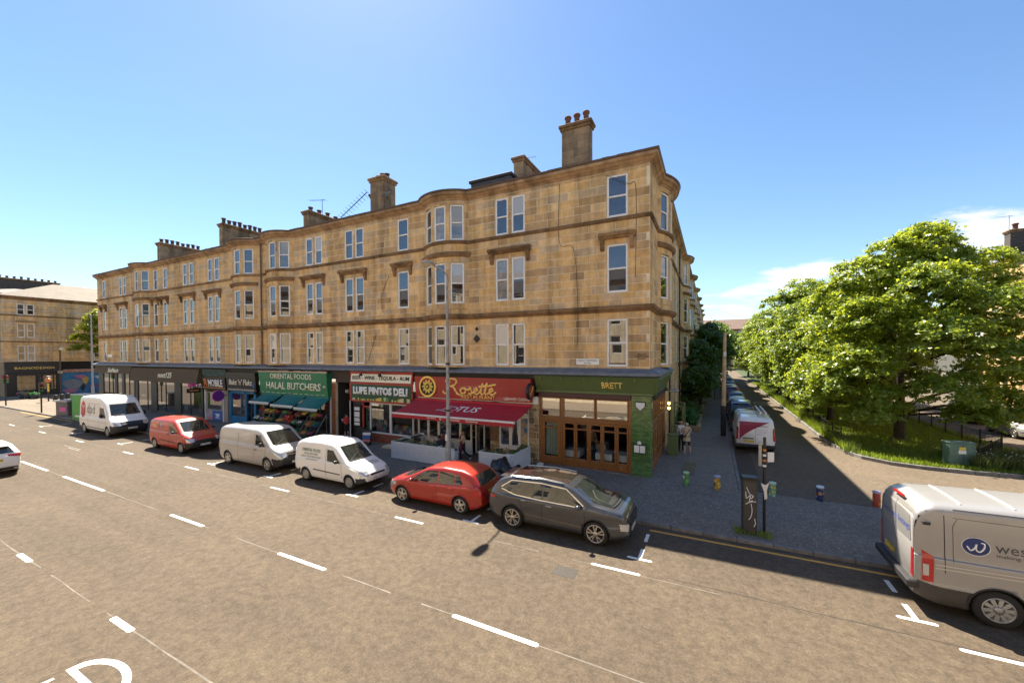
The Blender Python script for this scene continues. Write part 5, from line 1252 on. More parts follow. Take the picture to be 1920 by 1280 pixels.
# telegraph pole and slim poles of the side street
tp = empty('telegraph_pole', (3.12, 11.5, ZP), 0, 'leaning wooden telegraph pole on the side street pavement', 'pole')
MB().tube([(0, 0, 0), (.03, 0, 3.5), (.07, 0, 6.9)], [.15, .13, .10], mat('pole_wood', (.62, .46, .29), .85, col2=(.42, .30, .18), scale=2.5), 12).build('shaft', tp)  # wood colour lightened to stand for sun on the upper pole
MB().lathe([(.165, 0), (.16, 2.0), (.15, 2.02)], mat('tar_band', (.035, .03, .028), .8), 12).build('dark_base', tp)
MB().bbox((.0, -.16, 5.3), (.16, -.1, 5.6), .01, PW).build('pole_plate', tp)
gp = MB().cyl((0, 0, 0), (0, 0, 2.6), .05, mat('green_post', (.03, .08, .05), .5), 8).sphere((0, 0, 2.65), .08, M_wpaint, 8, 6)
tag(gp.build('post', loc=(2.7, 34.0, ZP)), 'slim dark green post with pale top far along the side street', 'post')
# sign pole and graffitied cabinet at the corner
pp = empty('sign_pole', (3.91, -4.17, ZP), 0, 'slim black sign pole with striped sleeve beside the graffitied cabinet', 'sign pole')
MB().cyl((0, 0, 0), (0, 0, 2.95), .042, M_black, 10).build('pole', pp)
sl_ = MB()
for i in range(4): sl_.cyl((0, 0, 2.05+i*.16), (0, 0, 2.11+i*.16), .05, [PW, PO, PW, PO][i], 10)
sl_.build('striped_band', pp)
MB().bbox((-.16, -.02, 2.05), (-.07, .02, 2.80), .008, M_galv).build('sign_back', pp); MB().bbox((.06, -.06, 2.2), (.26, -.05, 2.5), .004, PW, Matrix.Rotation(.5, 4, 'Z')).build('notice', pp)
st_ = MB().prism([(-.1, 1.55), (-.02, 1.3), (.0, 1.05), (.07, 1.1), (.06, 1.35), (.12, 1.6), (.03, 1.5)], 0, .01, PW, MT((0, -.06, 0), (1, 0, 0), (0, 0, 1))); st_.build('torn_sticker', pp)
cb = empty('utility_cabinet', (3.50, -4.32, ZP), .12, 'tall dark utility cabinet with white graffiti at the kerb corner', 'cabinet')
MB().bbox((-.19, -.14, 0), (.19, .14, 1.66), .012, mat('dark_cabinet', (.045, .042, .04), .5, var=.3, scale=4)).build('body', cb)
MB().bbox((-.22, -.17, 1.66), (.22, .17, 1.74), .015, M_black).build('lid', cb); MB().bbox((-.16, -.147, .1), (.16, -.139, 1.58), .004, mat('cabinet_door', (.055, .05, .048), .45)).build('door', cb)
gf = MB()
for p in ([(-.1, 1.45), (-.02, 1.25), (.08, 1.18), (.02, 1.1)], [(-.12, 1.3), (-.1, 1.1), (.0, 1.2), (-.02, 1.0), (.06, 1.05)], [(-.12, .92), (0, 1.0), (.15, 1.02)], [(.02, .95), (.05, .75), (.02, .55), (-.04, .45)], [(.12, .5), (.14, .35), (.1, .25)]):
    q = smooth_path([(x, -.152, z) for x, z in p], 4); gf.tube(q, .012, M_wlet, 4)
gf.build('graffiti', cb)
blades('kerb_weeds', NR.uniform(3.1, 4.1, 260), NR.uniform(-4.6, -4.2, 260), ZP, .14, .012, M_grass)
# painted bollards
def bollard(x, y, label, base, spots, top=PW, h=.55, r=.112):
    b = empty('bollard', (x, y, ZP), R.uniform(0, 6), label, 'bollard', 'hand-painted bollards across the mouth of the side street')
    MB().lathe([(r, 0), (r*1.02, .05), (r, .1), (r*.97, h*.82), (r*.9, h*.86)], base, 16).build('shaft', b)
    MB().lathe([(r*.9, h*.86), (r*1.08, h*.88), (r*1.1, h*.97), (r*.95, h), (0, h+.01)], top, 16, close=False).build('cap', b)
    mb = MB()
    for m, n in spots:
        for _ in range(n):
            a, z, s = R.uniform(0, 2*pi), R.uniform(.06, h*.78), R.uniform(.022, .055); o = Vector((cos(a), sin(a), 0))*(r+.002); t = Vector((-sin(a), cos(a), 0))
            mb.add([o+Vector((0, 0, z))+t*(s*cos(q))+Vector((0, 0, s*1.2*sin(q)))+o*.02 for q in np.linspace(0, 2*pi, 8, endpoint=False)], [tuple(range(8))], m)
    mb.build('painted_motif', b); return b
bollard(1.5, -.33, 'bollard painted light green with a red band, nearest the tiled pillar', mat('moss_paint', (.05, .19, .06), .6, col2=(.12, .26, .10), scale=9), [(mat('lime_paint', (.16, .42, .10), .5), 16), (PR, 5), (PW, 4)], mat('pale_green_cap', (.35, .55, .33), .5))
bollard(2.66, -.34, 'bollard painted orange and yellow below a blue and white cap', mat('amber_paint', (.40, .15, .03), .6, col2=(.48, .30, .05), scale=9), [(PY, 12), (PBR, 10), (M_black, 3)], mat('blue_white_cap', (.5, .56, .68), .5, col2=(.04, .08, .35), scale=9))
bollard(4.56, -.35, 'bollard painted mint and yellow just right of the black sign pole', mat('mint_paint', (.16, .36, .20), .5), [(PY, 10), (PT, 8), (PW, 8), (PO, 4)], mat('mint_cap', (.45, .6, .5), .5))
bollard(6.08, -.10, 'navy bollard with white and coral dots in the middle of the road mouth', mat('navy_paint', (.012, .035, .10), .45), [(PW, 9), (PO, 8), (PG, 5), (PP, 4)], mat('ice_cap', (.55, .66, .74), .5))
bollard(7.76, .12, 'red and orange bollard next to the silver van', mat('rust_red_paint', (.36, .05, .03), .5), [(PO, 10), (PW, 5), (PY, 4)], mat('lilac_cap', (.42, .38, .48), .5))
# green street cabinet in the verge
gc = empty('green_cabinet', (13.05, 8.2, ZP+.05), .3, 'green roadside power cabinet with yellow warning label in the verge', 'cabinet')
M_gcab = mat('faded_green_paint', (.10, .18, .14), .55, var=.25, scale=3)
MB().bbox((-.52, -.22, 0), (.52, .22, 1.12), .015, M_gcab).build('body', gc); MB().bbox((-.55, -.25, 1.12), (.55, .25, 1.18), .02, M_gcab).build('lid', gc)
MB().bbox((-.008, -.226, .05), (.008, -.219, 1.1), .001, M_black).build('door_joint', gc)
MB().bbox((-.16, -.235, .80), (.10, -.222, .95), .003, PY).build('warning_label', gc); MB().bbox((-.19, -.235, .63), (.12, -.222, .79), .003, PW).build('white_label', gc)
# iron railings of the garden
def railing(name, label, pts, h=.8, step=1.9):
    b = empty(name, (0, 0, 0), 0, label, 'railing'); P = [Vector((x, y, ZP+.05)) for x, y in pts]; bars = MB(); k = 0
    for a, c in zip(P[:-1], P[1:]):
        d = c-a; n = max(1, round(d.length/step))
        for i in range(n):
            p, q = a+d*(i/n), a+d*((i+1)/n)
            MB().bbox((-.03, -.03, 0), (.03, .03, h+.08), .006, M_iron).sphere((0, 0, h+.1), .04, M_iron, 6, 4).build('post', b, loc=p)
            for z in (.16, h): MB().cyl(p+Vector((0, 0, z)), q+Vector((0, 0, z)), .016, M_iron, 5).build('rail', b)
            if (p-cam.location).length < 60:
                for j in range(1, int((q-p).length/.13)): s_ = p+(q-p)*(j*.13/(q-p).length); bars.cyl(s_+Vector((0, 0, .05)), s_+Vector((0, 0, h)), .009, M_iron, 4, cap=False)
    bars.build('bar', b, kind='stuff')
railing('garden_railing', 'low black iron railing along the side street edge of the garden', [(9.45, 12.0), (9.55, 22), (9.6, 90)])
railing('garden_railing', 'black railing on the far side of the garden in front of the silver car', [(13.9, 8.6), (16.4, 12.5), (16.6, 40)], h=.85)
# terrace barriers with planters
M_wp = mat('white_barrier_paint', (.62, .64, .66), .55, var=.1, scale=5)
def barrier(name, label, p, q, n, h=.9, w=.34, plants=True, closed_front=True):
    b = empty(name, (0, 0, 0), 0, label, 'planter'); P, Q = Vector((*p, ZP)), Vector((*q, ZP)); u = (Q-P).normalized(); v = Vector((-u.y, u.x, 0)); L = (Q-P).length
    for i in range(n):
        a, c = L*i/n, L*(i+1)/n; M = MT(P, u, v); nb = 6
        for j in range(nb): MB().bbox((a+.006, -.02, .02+j*h/nb+.003), (c-.006, .012, .02+(j+1)*h/nb-.003), .006, M_wp, M).build('board', b)
        MB().bbox((a+.006, .012, .02), (c-.006, w, h*.88), .01, M_wp, M).build('planter_box', b)
        MB().bbox((a, -.03, 0), (a+.03, w+.01, h+.03), .006, M_wp, M).build('end_post', b)
        MB().bbox((a+.03, .03, h*.88), (c-.03, w-.03, h*.92), .004, mat('potting_soil', (.04, .03, .02), .95), M).build('soil', b)
    return b, P, u, v, L
LEAFS = [leaf_mat('herb_leaf', (.06, .19, .04), (.03, .09, .02), .25), leaf_mat('dull_leaf', (.09, .13, .05), (.05, .07, .03), .25)]
def plants(name, label, P, u, v, L, h, w, n, flowers, group=None):
    V = []; F = []; mi = []
    ms = LEAFS+[PR, PO, PW]
    for i in range(n):
        t = R.uniform(.1, L-.1); cl = .5+.5*sin(t*5+1.2); hh = R.uniform(.05, .12+.3*cl); o = P+u*t+v*R.uniform(.06, w-.06)+Vector((0, 0, h*.9+R.uniform(.0, hh)))
        a = R.uniform(0, 2*pi); s = R.uniform(.03, .07); d = Vector((cos(a), sin(a), R.uniform(-.4, .8))).normalized(); e = d.cross(Vector((R.uniform(-1, 1), R.uniform(-1, 1), 1))).normalized()
        k = len(V); V += [o-d*s, o+e*s*.6, o+d*s, o-e*s*.6]; F.append((k, k+1, k+2, k+3)); mi.append(R.choice(flowers) if cl > .55 and R.random() < .16 else R.choice([0, 0, 1]))
    o = link(bpy.data.objects.new(name, np_mesh(name, [tuple(x) for x in V], F, ms, mi))); tag(o, label, 'plants'); return o
b1, P, u, v, L = barrier('terrace_barrier', 'long white boarded planter barrier of four panels under the crimson awning', (-12.85, -2.52), (-8.75, -2.52), 4)
plants('planter_flowers', 'herbs and red flowers growing in the long four-panel planter', P, u, v, L, .9, .34, 900, [2, 2, 3])
b2, P, u, v, L = barrier('terrace_barrier', 'white return barrier with boarded planter at the deli end of the terrace', (-12.9, -.15), (-12.9, -2.48), 2)
b3, P, u, v, L = barrier('terrace_barrier', 'short two-panel white planter in front of the right terrace corner', (-7.45, -2.38), (-5.75, -2.38), 2)
plants('planter_flowers', 'red and green planting in the short two-panel planter', P, u, v, L, .9, .34, 420, [2, 2, 4])
b4, P, u, v, L = barrier('terrace_barrier', 'white planter barrier running back to the stone pier beside the olive restaurant', (-5.7, -2.3), (-5.7, -.3), 2)
plants('planter_flowers', 'bushy green planting in the barrier next to the stone pier', P, u, v, L, .95, .34, 420, [3, 2, 3])
# cafe chairs inside the terrace
def cafe_chair(x, y, rz, label):
    b = empty('cafe_chair', (x, y, ZP), rz, label, 'chair', 'dark chairs inside the restaurant terrace')
    MB().bbox((-.21, -.21, .43), (.21, .21, .47), .01, M_char).build('seat', b); MB().bbox((-.2, .18, .55), (.2, .21, .88), .01, M_char).build('backrest', b)
    for i in (-1, 1):
        for j in (-1, 1): MB().cyl((i*.18, j*.18, 0), (i*.18, j*.18, .44 if j < 0 else .88), .014, M_black, 6).build('leg', b)
for i, (x, y, a) in enumerate(((-12.2, -1.3, .4), (-11.0, -1.1, -1.6), (-10.3, -1.7, 2.8), (-6.7, -1.5, 1.0))): cafe_chair(x, y, a, ('chair nearest the deli end of the terrace', 'chair beside the seated man in beige', 'chair of the dark haired diner', 'empty chair behind the short two-panel planter')[i])
for x, y, lb_ in ((-11.6, -1.35, 'small cafe table by the seated man in the terrace'), (-6.5, -1.0, 'small cafe table behind the short two-panel planter')):
    tag(MB().cyl((x, y, ZP), (x, y, .74), .035, M_black, 8).bbox((x-.35, y-.35, .74), (x+.35, y+.35, .775), .01, mat('table_top', (.40, .26, .12), .5)).build('cafe_table'), lb_, 'table')
bx(None, 'white_block', (-5.25, -.55, ZP), (-5.0, -.25, ZP+.14), M_wpaint, .02); o = COL.objects['white_block']; tag(o, 'low white block on the pavement beside the olive restaurant door', 'block')
# boards and stacks outside the deli
ab = empty('pavement_sign', (-16.35, -1.0, ZP), .35, 'black sack truck stacked with signs outside the deli door', 'pavement sign')
MB().bbox((-.28, -.05, .1), (.28, .02, .95), .015, M_black, Matrix.Rotation(-.18, 4, 'X')).build('board', ab)
for i, (z, m) in enumerate(((.62, PW), (.42, PB), (.22, mat('faded_red_panel', (.45, .16, .17), .6)))): MB().bbox((-.25, -.075, z), (.25, -.052, z+.16), .004, m, Matrix.Rotation(-.18, 4, 'X')).build('sign_strip', ab)
for x in (-.22, .22): MB().lathe([(.05, -.03), (.13, -.03), (.13, .03), (.05, .03)], M_black, 12, M=MT((x, .05, .13), (0, 1, 0), (0, 0, 1))).build('wheel', ab)
k = MB().bbox((-17.5, -.55, ZP), (-17.0, -.2, .95), .02, M_black).sphere((-17.5, -.75, ZP+.16), .13, PW, 8, 6); tag(k.build('waste_bin'), 'black bin beside the green deli door', 'bin')
for i in range(3): tag(MB().bbox((-15.05+i*.04, -1.05, ZP+i*.05), (-14.1+i*.03, -.55, ZP+.04+i*.05), .01, PC).build('pallet_board'), ('bottom cream board of the flat stack by the terrace', 'middle cream board of the flat stack by the terrace', 'top cream board of the flat stack by the terrace')[i], 'board', 'flat boards stacked by the terrace end')
# refuse sacks and card by the terrace planter
def sack(x, y, r, label, sy=1, h=.5):
    bm = bmesh.new(); bmesh.ops.create_icosphere(bm, subdivisions=3, radius=1)
    for q in bm.verts:
        n_ = 1+.13*sin(q.co.x*7+x)+.1*sin(q.co.y*9+q.co.z*5)+.06*sin(q.co.z*17); q.co = Vector((q.co.x*r*n_, q.co.y*r*sy*n_, max(-.5, q.co.z)*h*n_*(1.15 if q.co.z > 0 else .6)))
    me = bpy.data.meshes.new('refuse_sack'); bm.to_mesh(me); bm.free(); me.polygons.foreach_set('use_smooth', [True]*len(me.polygons)); me.materials.append(mat('black_plastic', (.02, .019, .018), .28, var=.3, scale=6))
    o = link(bpy.data.objects.new('refuse_sack', me)); o.location = (x, y, ZP+h*.3); return tag(o, label, 'rubbish bag')
sack(-5.9, -3.0, .52, 'big black refuse sack against the short white planter', .8, .62); sack(-5.2, -2.9, .40, 'smaller black refuse sack beside the grey suv roof', .9, .42)
for x, y, a, m, l in ((-6.55, -3.05, .5, PC, 'flattened cream carton leaning on the refuse sacks'), (-5.75, -3.4, -.4, mat('grey_card', (.25, .28, .32), .6), 'bluish grey card leaning on the big refuse sack')):
    tag(MB().bbox((-.3, -.012, 0), (.3, .012, .55), .004, m, Matrix.Rotation(a, 4, 'Z') @ Matrix.Rotation(.5, 4, 'X')).build('carton', loc=(x, y, ZP)), l, 'carton')
# items on the left junction
def sigpole(x, y, h, label, heads, m=M_black):
    b = empty('traffic_signal', (x, y, ZP), 0, label, 'traffic signal'); MB().cyl((0, 0, 0), (0, 0, h), .06, m, 10).build('pole', b)
    for z, a in heads:
        M = Matrix.Rotation(a, 4, 'Z'); hd = MB().bbox((-.14, -.16, z), (.14, .06, z+.95), .02, M_black, M).build('signal_head', b)
        for k, c in enumerate(((.05, .25, .08), (.3, .18, .03), (.35, .03, .03))): MB().lathe([(.1, 0), (.1, .1), (.085, .1), (.0, .02)], mat('signal_lens_%d' % k, c, .3), 10, M=M @ MT((0, -.16, z+.17+.3*k), (1, 0, 0), (0, 0, 1)), close=False).build('lens', hd)
    return b
sigpole(-68.6, -4.5, 3.9, 'traffic signal with two heads at the left picture edge', [(2.5, .3), (2.5, 2.2)])
sp1 = sigpole(-56.2, -4.75, 3.4, 'short black traffic signal on the paved corner, flower baskets behind it', [(2.0, 1.6)])
py = empty('beacon_post', (-70.2, -.9, ZP), 0, 'yellow-striped crossing post with orange disc on the paved corner', 'post')
MB().cyl((0, 0, 0), (0, 0, 3.0), .07, M_black, 8).build('pole', py); MB().cyl((0, 0, 1.2), (0, 0, 2.2), .08, PY, 8).build('yellow_sleeve', py); MB().sphere((0, 0, 2.6), .28, mat('orange_disc', (.55, .2, .08), .5), 10, 8).build('disc', py); MB().bbox((0, -.1, 3.0), (1.0, 0, 3.12), .02, PW).build('arm', py)
tpole = MB().cyl((0, 0, 0), (0, 0, 6.9), .09, mat('brown_pipe', (.13, .085, .05), .6), 8).sphere((.5, 0, 6.6), .25, M_cream, 8, 5).bbox((-.9, -.05, 3.0), (.7, .05, 3.4), .02, PC); tag(tpole.build('lamp_post', loc=(-82.5, 3.3, ZP)), 'thin brown lamp post with globe in front of the charcoal shop', 'street lamp')
for i, (x, y) in enumerate(((-70.3, -.3), (-71.3, .5), (-72.4, 1.3))):
    tag(MB().lathe([(.2, 0), (.18, .5), (.22, .6), (.2, .7), (0, .72)], M_char, 10, close=False).build('bollard', loc=(x, y, ZP)), ('dark bollard nearest the yellow crossing post', 'middle dark bollard of three on the paved corner', 'dark bollard closest to the far lamp post')[i], 'bollard', 'dark bollards on the paved corner')
kb = empty('telecom_cabinet', (-51.9, -4.15, ZP), .25, 'grey kiosk cabinet with magenta sticker beside the green promotional bin', 'cabinet')
MB().bbox((-.75, -.4, 0), (.75, .4, 1.25), .02, mat('grey_kiosk', (.17, .16, .17), .6, var=.3, scale=2)).build('body', kb); MB().bbox((-.85, -.5, 1.25), (.85, .5, 1.4), .03, mat('kiosk_lid', (.42, .42, .43), .5)).build('lid', kb); MB().bbox((-.25, -.41, .35), (.55, -.395, .75), .003, mat('magenta_sticker', (.65, .08, .38), .5)).build('sticker', kb)
gk = empty('green_kiosk', (-46.6, -4.45, ZP), .15, 'tall bright green kiosk behind the white parcel van', 'kiosk')
MB().bbox((-.95, -.45, 0), (.95, .45, 2.15), .03, mat('bright_green_panel', (.02, .28, .05), .4, col2=(.06, .36, .04), scale=1.6)).build('body', gk); MB().bbox((-1.5, -.3, 1.6), (-.95, .4, 2.2), .03, mat('deep_green_panel', (.005, .20, .10), .4)).build('side_panel', gk); MB().bbox((-1.0, -.5, 2.15), (1.0, .5, 2.22), .02, M_wpaint).build('top', gk); MB().bbox((-.5, -.46, .25), (.6, -.44, .4), .003, PW).build('white_strip', gk)
for i, (x, y, c) in enumerate(((-77.5, -.9, PR), (-76.2, -.6, PG), (-78.8, -1.1, PP))):
    k = MB().lathe([(.3, 0), (.42, .5), (.4, .52)], M_char, 10)
    for _ in range(40): a = R.uniform(0, 6.28); rr = R.uniform(0, .5); k.sphere((rr*cos(a), rr*sin(a), .55+R.uniform(0, .35)*(1-rr)), R.uniform(.05, .1), R.choice([c, PG, c, PG]), 5, 3)
    tag(k.build('flower_tub', loc=(x, y, ZP)), ('tub of red flowers outside the charcoal shop', 'tub of green plants outside the charcoal shop', 'tub of pink flowers outside the charcoal shop')[i], 'flower tub', 'flower tubs on the paved corner')
# porch screen and bins by the two men
ps = empty('timber_screen', (0, 0, 0), 0, 'slim olive timber frame beside the restaurant side doors', 'screen')
for x, y in ((.35, 6.5), (.95, 6.5), (.35, 8.2), (.95, 8.2)): MB().bbox((x-.04, y-.04, ZP), (x+.04, y+.04, 2.5), .008, M_olive).build('post', ps)
for z in (1.3, 2.5):
    for a, c in (((.35, 6.5), (.95, 6.5)), ((.95, 6.5), (.95, 8.2)), ((.35, 8.2), (.95, 8.2))): MB().bbox((min(a[0], c[0])-.03, min(a[1], c[1])-.03, z-.04), (max(a[0], c[0])+.03, max(a[1], c[1])+.03, z+.04), .006, M_olive).build('rail', ps)
gb = empty('olive_box', (.55, 4.9, ZP), 0, 'olive green box against the restaurant wall beside the standing men', 'box'); MB().bbox((-.25, -.3, 0), (.25, .3, 1.05), .015, M_olive).build('body', gb); MB().bbox((-.28, -.33, 1.05), (.28, .33, 1.1), .015, M_olive).build('lid', gb)
wl = empty('wall_lantern', (.12, 5.75, 2.45), 0, 'lit yellow wall lantern at the side of the olive restaurant', 'lamp')
lm = mat('lit_lamp', (1, .7, .2), .5); lm.node_tree.nodes['Principled BSDF'].inputs['Emission Color'].default_value = (1, .62, .15, 1); lm.node_tree.nodes['Principled BSDF'].inputs['Emission Strength'].default_value = 2.2
MB().tube([(-.1, 0, .25), (.1, 0, .3), (.14, 0, .15)], .015, M_black, 5).build('bracket', wl)
for z in (0, .28): MB().sphere((.14, 0, z), .085, lm, 10, 8).build('globe', wl)
sb = empty('side_lamp', (.55, 4.6, 3.55), 0, 'grey floodlight on the bracket above the restaurant side doors', 'lamp'); MB().bbox((-.15, -.3, -.05), (.3, .3, .07), .03, M_galv).build('lamp_head', sb); MB().cyl((-.55, 0, .0), (-.1, 0, .02), .025, M_black, 6).build('bracket', sb)
mat_door = bx(None, 'door_mat', (1.2, 1.2, ZP+.005), (1.75, 3.4, ZP+.02), mat('worn_flagstone', (.20, .155, .085), .9, var=.3, scale=5), .004); tag(mat_door, kind='structure'); mat_door.name = 'worn_flagstone'
# front gardens of the side street: low walls
for i, y0 in enumerate((12.6, 19.5, 29.5, 39.5)):
    w = empty('garden_wall', (0, y0, 0), 0, f'low stone front garden wall, {ORD[i]} one along the side street pavement', 'wall')
    for k in range(6 if i else 5): MB().bbox((1.45, k*1.05, ZP), (1.72, k*1.05+1.04, .42), .03, M_stone3).build('stone', w)
    MB().bbox((.0, -.25, ZP), (1.72, -.02, .42), .03, M_stone3).build('end_stone', w)
# fruit racks of the greengrocer: each crate on its own, fruit in it
FR_ = dict(red=PR, orange=PO, yellow=PY, green=PG, lime=mat('lime_fruit', (.25, .42, .05), .4), purple=mat('purple_veg', (.16, .03, .10), .4), brown=PBR, white=PW, melon=mat('melon_skin', (.02, .09, .02), .35, col2=(.07, .16, .04), scale=5))
CR = [mat('blue_crate', (.03, .09, .2), .5), mat('black_crate', (.02, .02, .022), .5), mat('wood_crate', (.28, .18, .09), .8, var=.3, scale=9), mat('green_crate', (.02, .13, .07), .5)]
def crate(x, y, z, rz, cm, fruit, label, w=.58, d=.4, h=.17, tilt=.5):
    b = empty('fruit_crate', (x, y, z), 0, label, 'crate', 'crates of fruit and vegetables outside the butchers'); b.rotation_euler = (tilt, 0, rz)
    mb = MB().box((-w/2, -d/2, 0), (w/2, d/2, .015), cm)
    for i in range(3):
        zz = .015+i*h/3
        mb.box((-w/2, -d/2, zz), (w/2, -d/2+.014, zz+h/3-.012), cm).box((-w/2, d/2-.014, zz), (w/2, d/2, zz+h/3-.012), cm).box((-w/2, -d/2, zz), (-w/2+.014, d/2, zz+h/3-.012), cm).box((w/2-.014, -d/2, zz), (w/2, d/2, zz+h/3-.012), cm)
    mb.build('slatted_box', b); f = MB(); s = R.uniform(.042, .06)
    m1, m2 = FR_[fruit[0]], FR_[fruit[-1]]
    if fruit[0] == 'yellow' and fruit[-1] == 'yellow':
        for k in range(9): ox = -w/2+.08+k*.05; f.tube([(ox, -.15, h), (ox+.05, -.05, h+.06), (ox+.1, .1, h+.03)], .022, FR_['yellow'], 5)
    else:
        for i in range(int((w-.06)/(s*1.7))):
            for j in range(int((d-.06)/(s*1.7))): f.sphere((-w/2+.05+i*s*1.7+R.uniform(-.01, .01), -d/2+.05+j*s*1.7, h-.02+R.uniform(-.01, .03)), s*R.uniform(.85, 1.1), m1 if R.random() < .6 else m2, 6, 4)
    f.build('fruit', b); return b
rows = [(-.45, 1.28, 'a'), (-.85, .78, 'b'), (-1.22, .22, 'c')]
names = {'red': 'tomatoes', 'orange': 'oranges', 'yellow': 'bananas', 'green': 'cabbages', 'lime': 'limes', 'purple': 'aubergines', 'brown': 'potatoes', 'white': 'cauliflowers', 'melon': 'melons'}
RK = ['stand by the snack shop', 'second stand from the snack shop', 'middle stand', 'stand right of the tomatoes', 'stand by the brick pier']
LV = ['top tier', 'middle tier', 'bottom tier']
PALF = [['purple', 'red'], ['brown', 'orange'], ['red', 'green'], ['orange', 'brown'], ['yellow', 'yellow'], ['green', 'lime'], ['red', 'red'], ['melon', 'melon'], ['white', 'green'], ['brown', 'brown'], ['lime', 'yellow'], ['orange', 'orange'], ['purple', 'white'], ['yellow', 'orange'], ['red', 'purple']]
k = 0
for i, x in enumerate((-27.2, -25.9, -24.5, -23.0, -21.35)):
    if 1:
        rk = empty('fruit_rack', (x, -.8, ZP), 0, 'sloping steel fruit '+RK[i], 'stand', 'stepped fruit stands of the butchers')
        for sx in (-.62, .62): MB().tube([(sx, .45, 1.5), (sx, -.45, .25), (sx, -.45, 0)], .018, M_galv, 5).tube([(sx, .45, 0), (sx, .45, 1.5)], .018, M_galv, 5).build('side_frame', rk)
        for y_, z_, _ in rows: MB().bbox((-.62, y_+.8-.2, z_-.02+.05), (.62, y_+.8+.2, z_+.05), .004, M_galv, None).build('shelf', rk) if z_ > .1 else 0
    for j, (y, z, _) in enumerate(rows):
        for s_ in (0, 1):
            fr_ = PALF[(k*4+i) % 15]; k += 1
            crate(x-.31+.62*s_, y, ZP+.06+z, R.uniform(-.04, .04), R.choice(CR), fr_, f'crate of {names[fr_[0]]}, {"left" if s_ == 0 else "right"} on {LV[j]} of {RK[i]}')
tb_ = MB()
for i in range(70): tb_.sphere((-23.75+R.uniform(-.33, .33), -.95+R.uniform(-.25, .2), ZP+.95+R.uniform(0, .38)), R.uniform(.05, .075), FR_['red'] if R.random() < .85 else PO, 6, 4)
tb_.bbox((-24.15, -1.2, .5), (-23.35, -.7, 1.0), .02, CR[1]); tag(tb_.build('tomato_pile'), 'heaped pile of red tomatoes between the middle and right awnings', 'fruit')
ml = MB()
for i in range(46): ml.sphere((-23.75+R.uniform(-.4, .4), -1.45+R.uniform(-.15, .15), ZP+.12+R.uniform(0, .5)), R.uniform(.10, .14), FR_['melon'], 8, 6)
tag(ml.build('melon_pile'), 'stack of dark green watermelons below the tomato pile', 'fruit')
# ------------------------------------------------------------------ vehicles
def paint(name, c, metal=0, rough=.28, coat=.8): return mat(name, c, rough, metal, coat=coat)
M_tyre = mat('tyre_rubber', (.018, .017, .016), .85)
M_alloy = mat('alloy', (.52, .50, .46), .3, .85); M_dalloy = mat('dark_alloy', (.05, .05, .052), .35, .6); M_steel = mat('wheel_trim', (.38, .38, .37), .4, .6)
M_plastic = mat('black_plastic_trim', (.028, .028, .03), .6, var=.2, scale=6)
M_cglass = glass('car_glass', (.012,.017,.018), 1.55, .02, col2=(.03, .035, .03), scale=1.1)
M_hl = mat('headlight_glass', (.55, .56, .56), .12, .4, coat=.8); M_tl = mat('tail_light_red', (.42, .012, .015), .2, coat=.8); M_ol = mat('indicator_orange', (.65, .22, .03), .25)
M_pw = mat('number_plate_white', (.74, .74, .70), .5, col2=(.30, .30, .28), scale=26, detail=0); M_py = mat('number_plate_yellow', (.70, .50, .04), .5, col2=(.30, .22, .02), scale=26, detail=0)
M_chrome = mat('chrome', (.62, .62, .62), .15, 1.0)
M_gap = mat('panel_gap', (.015, .015, .015), .8)
def lerp_tab(tab, x):
    if x <= tab[0][0]: return tab[0][1]
    for (a, p), (c, q) in zip(tab[:-1], tab[1:]):
        if x <= c:
            t = (x-a)/(c-a); return p+(q-p)*t
    return tab[-1][1]
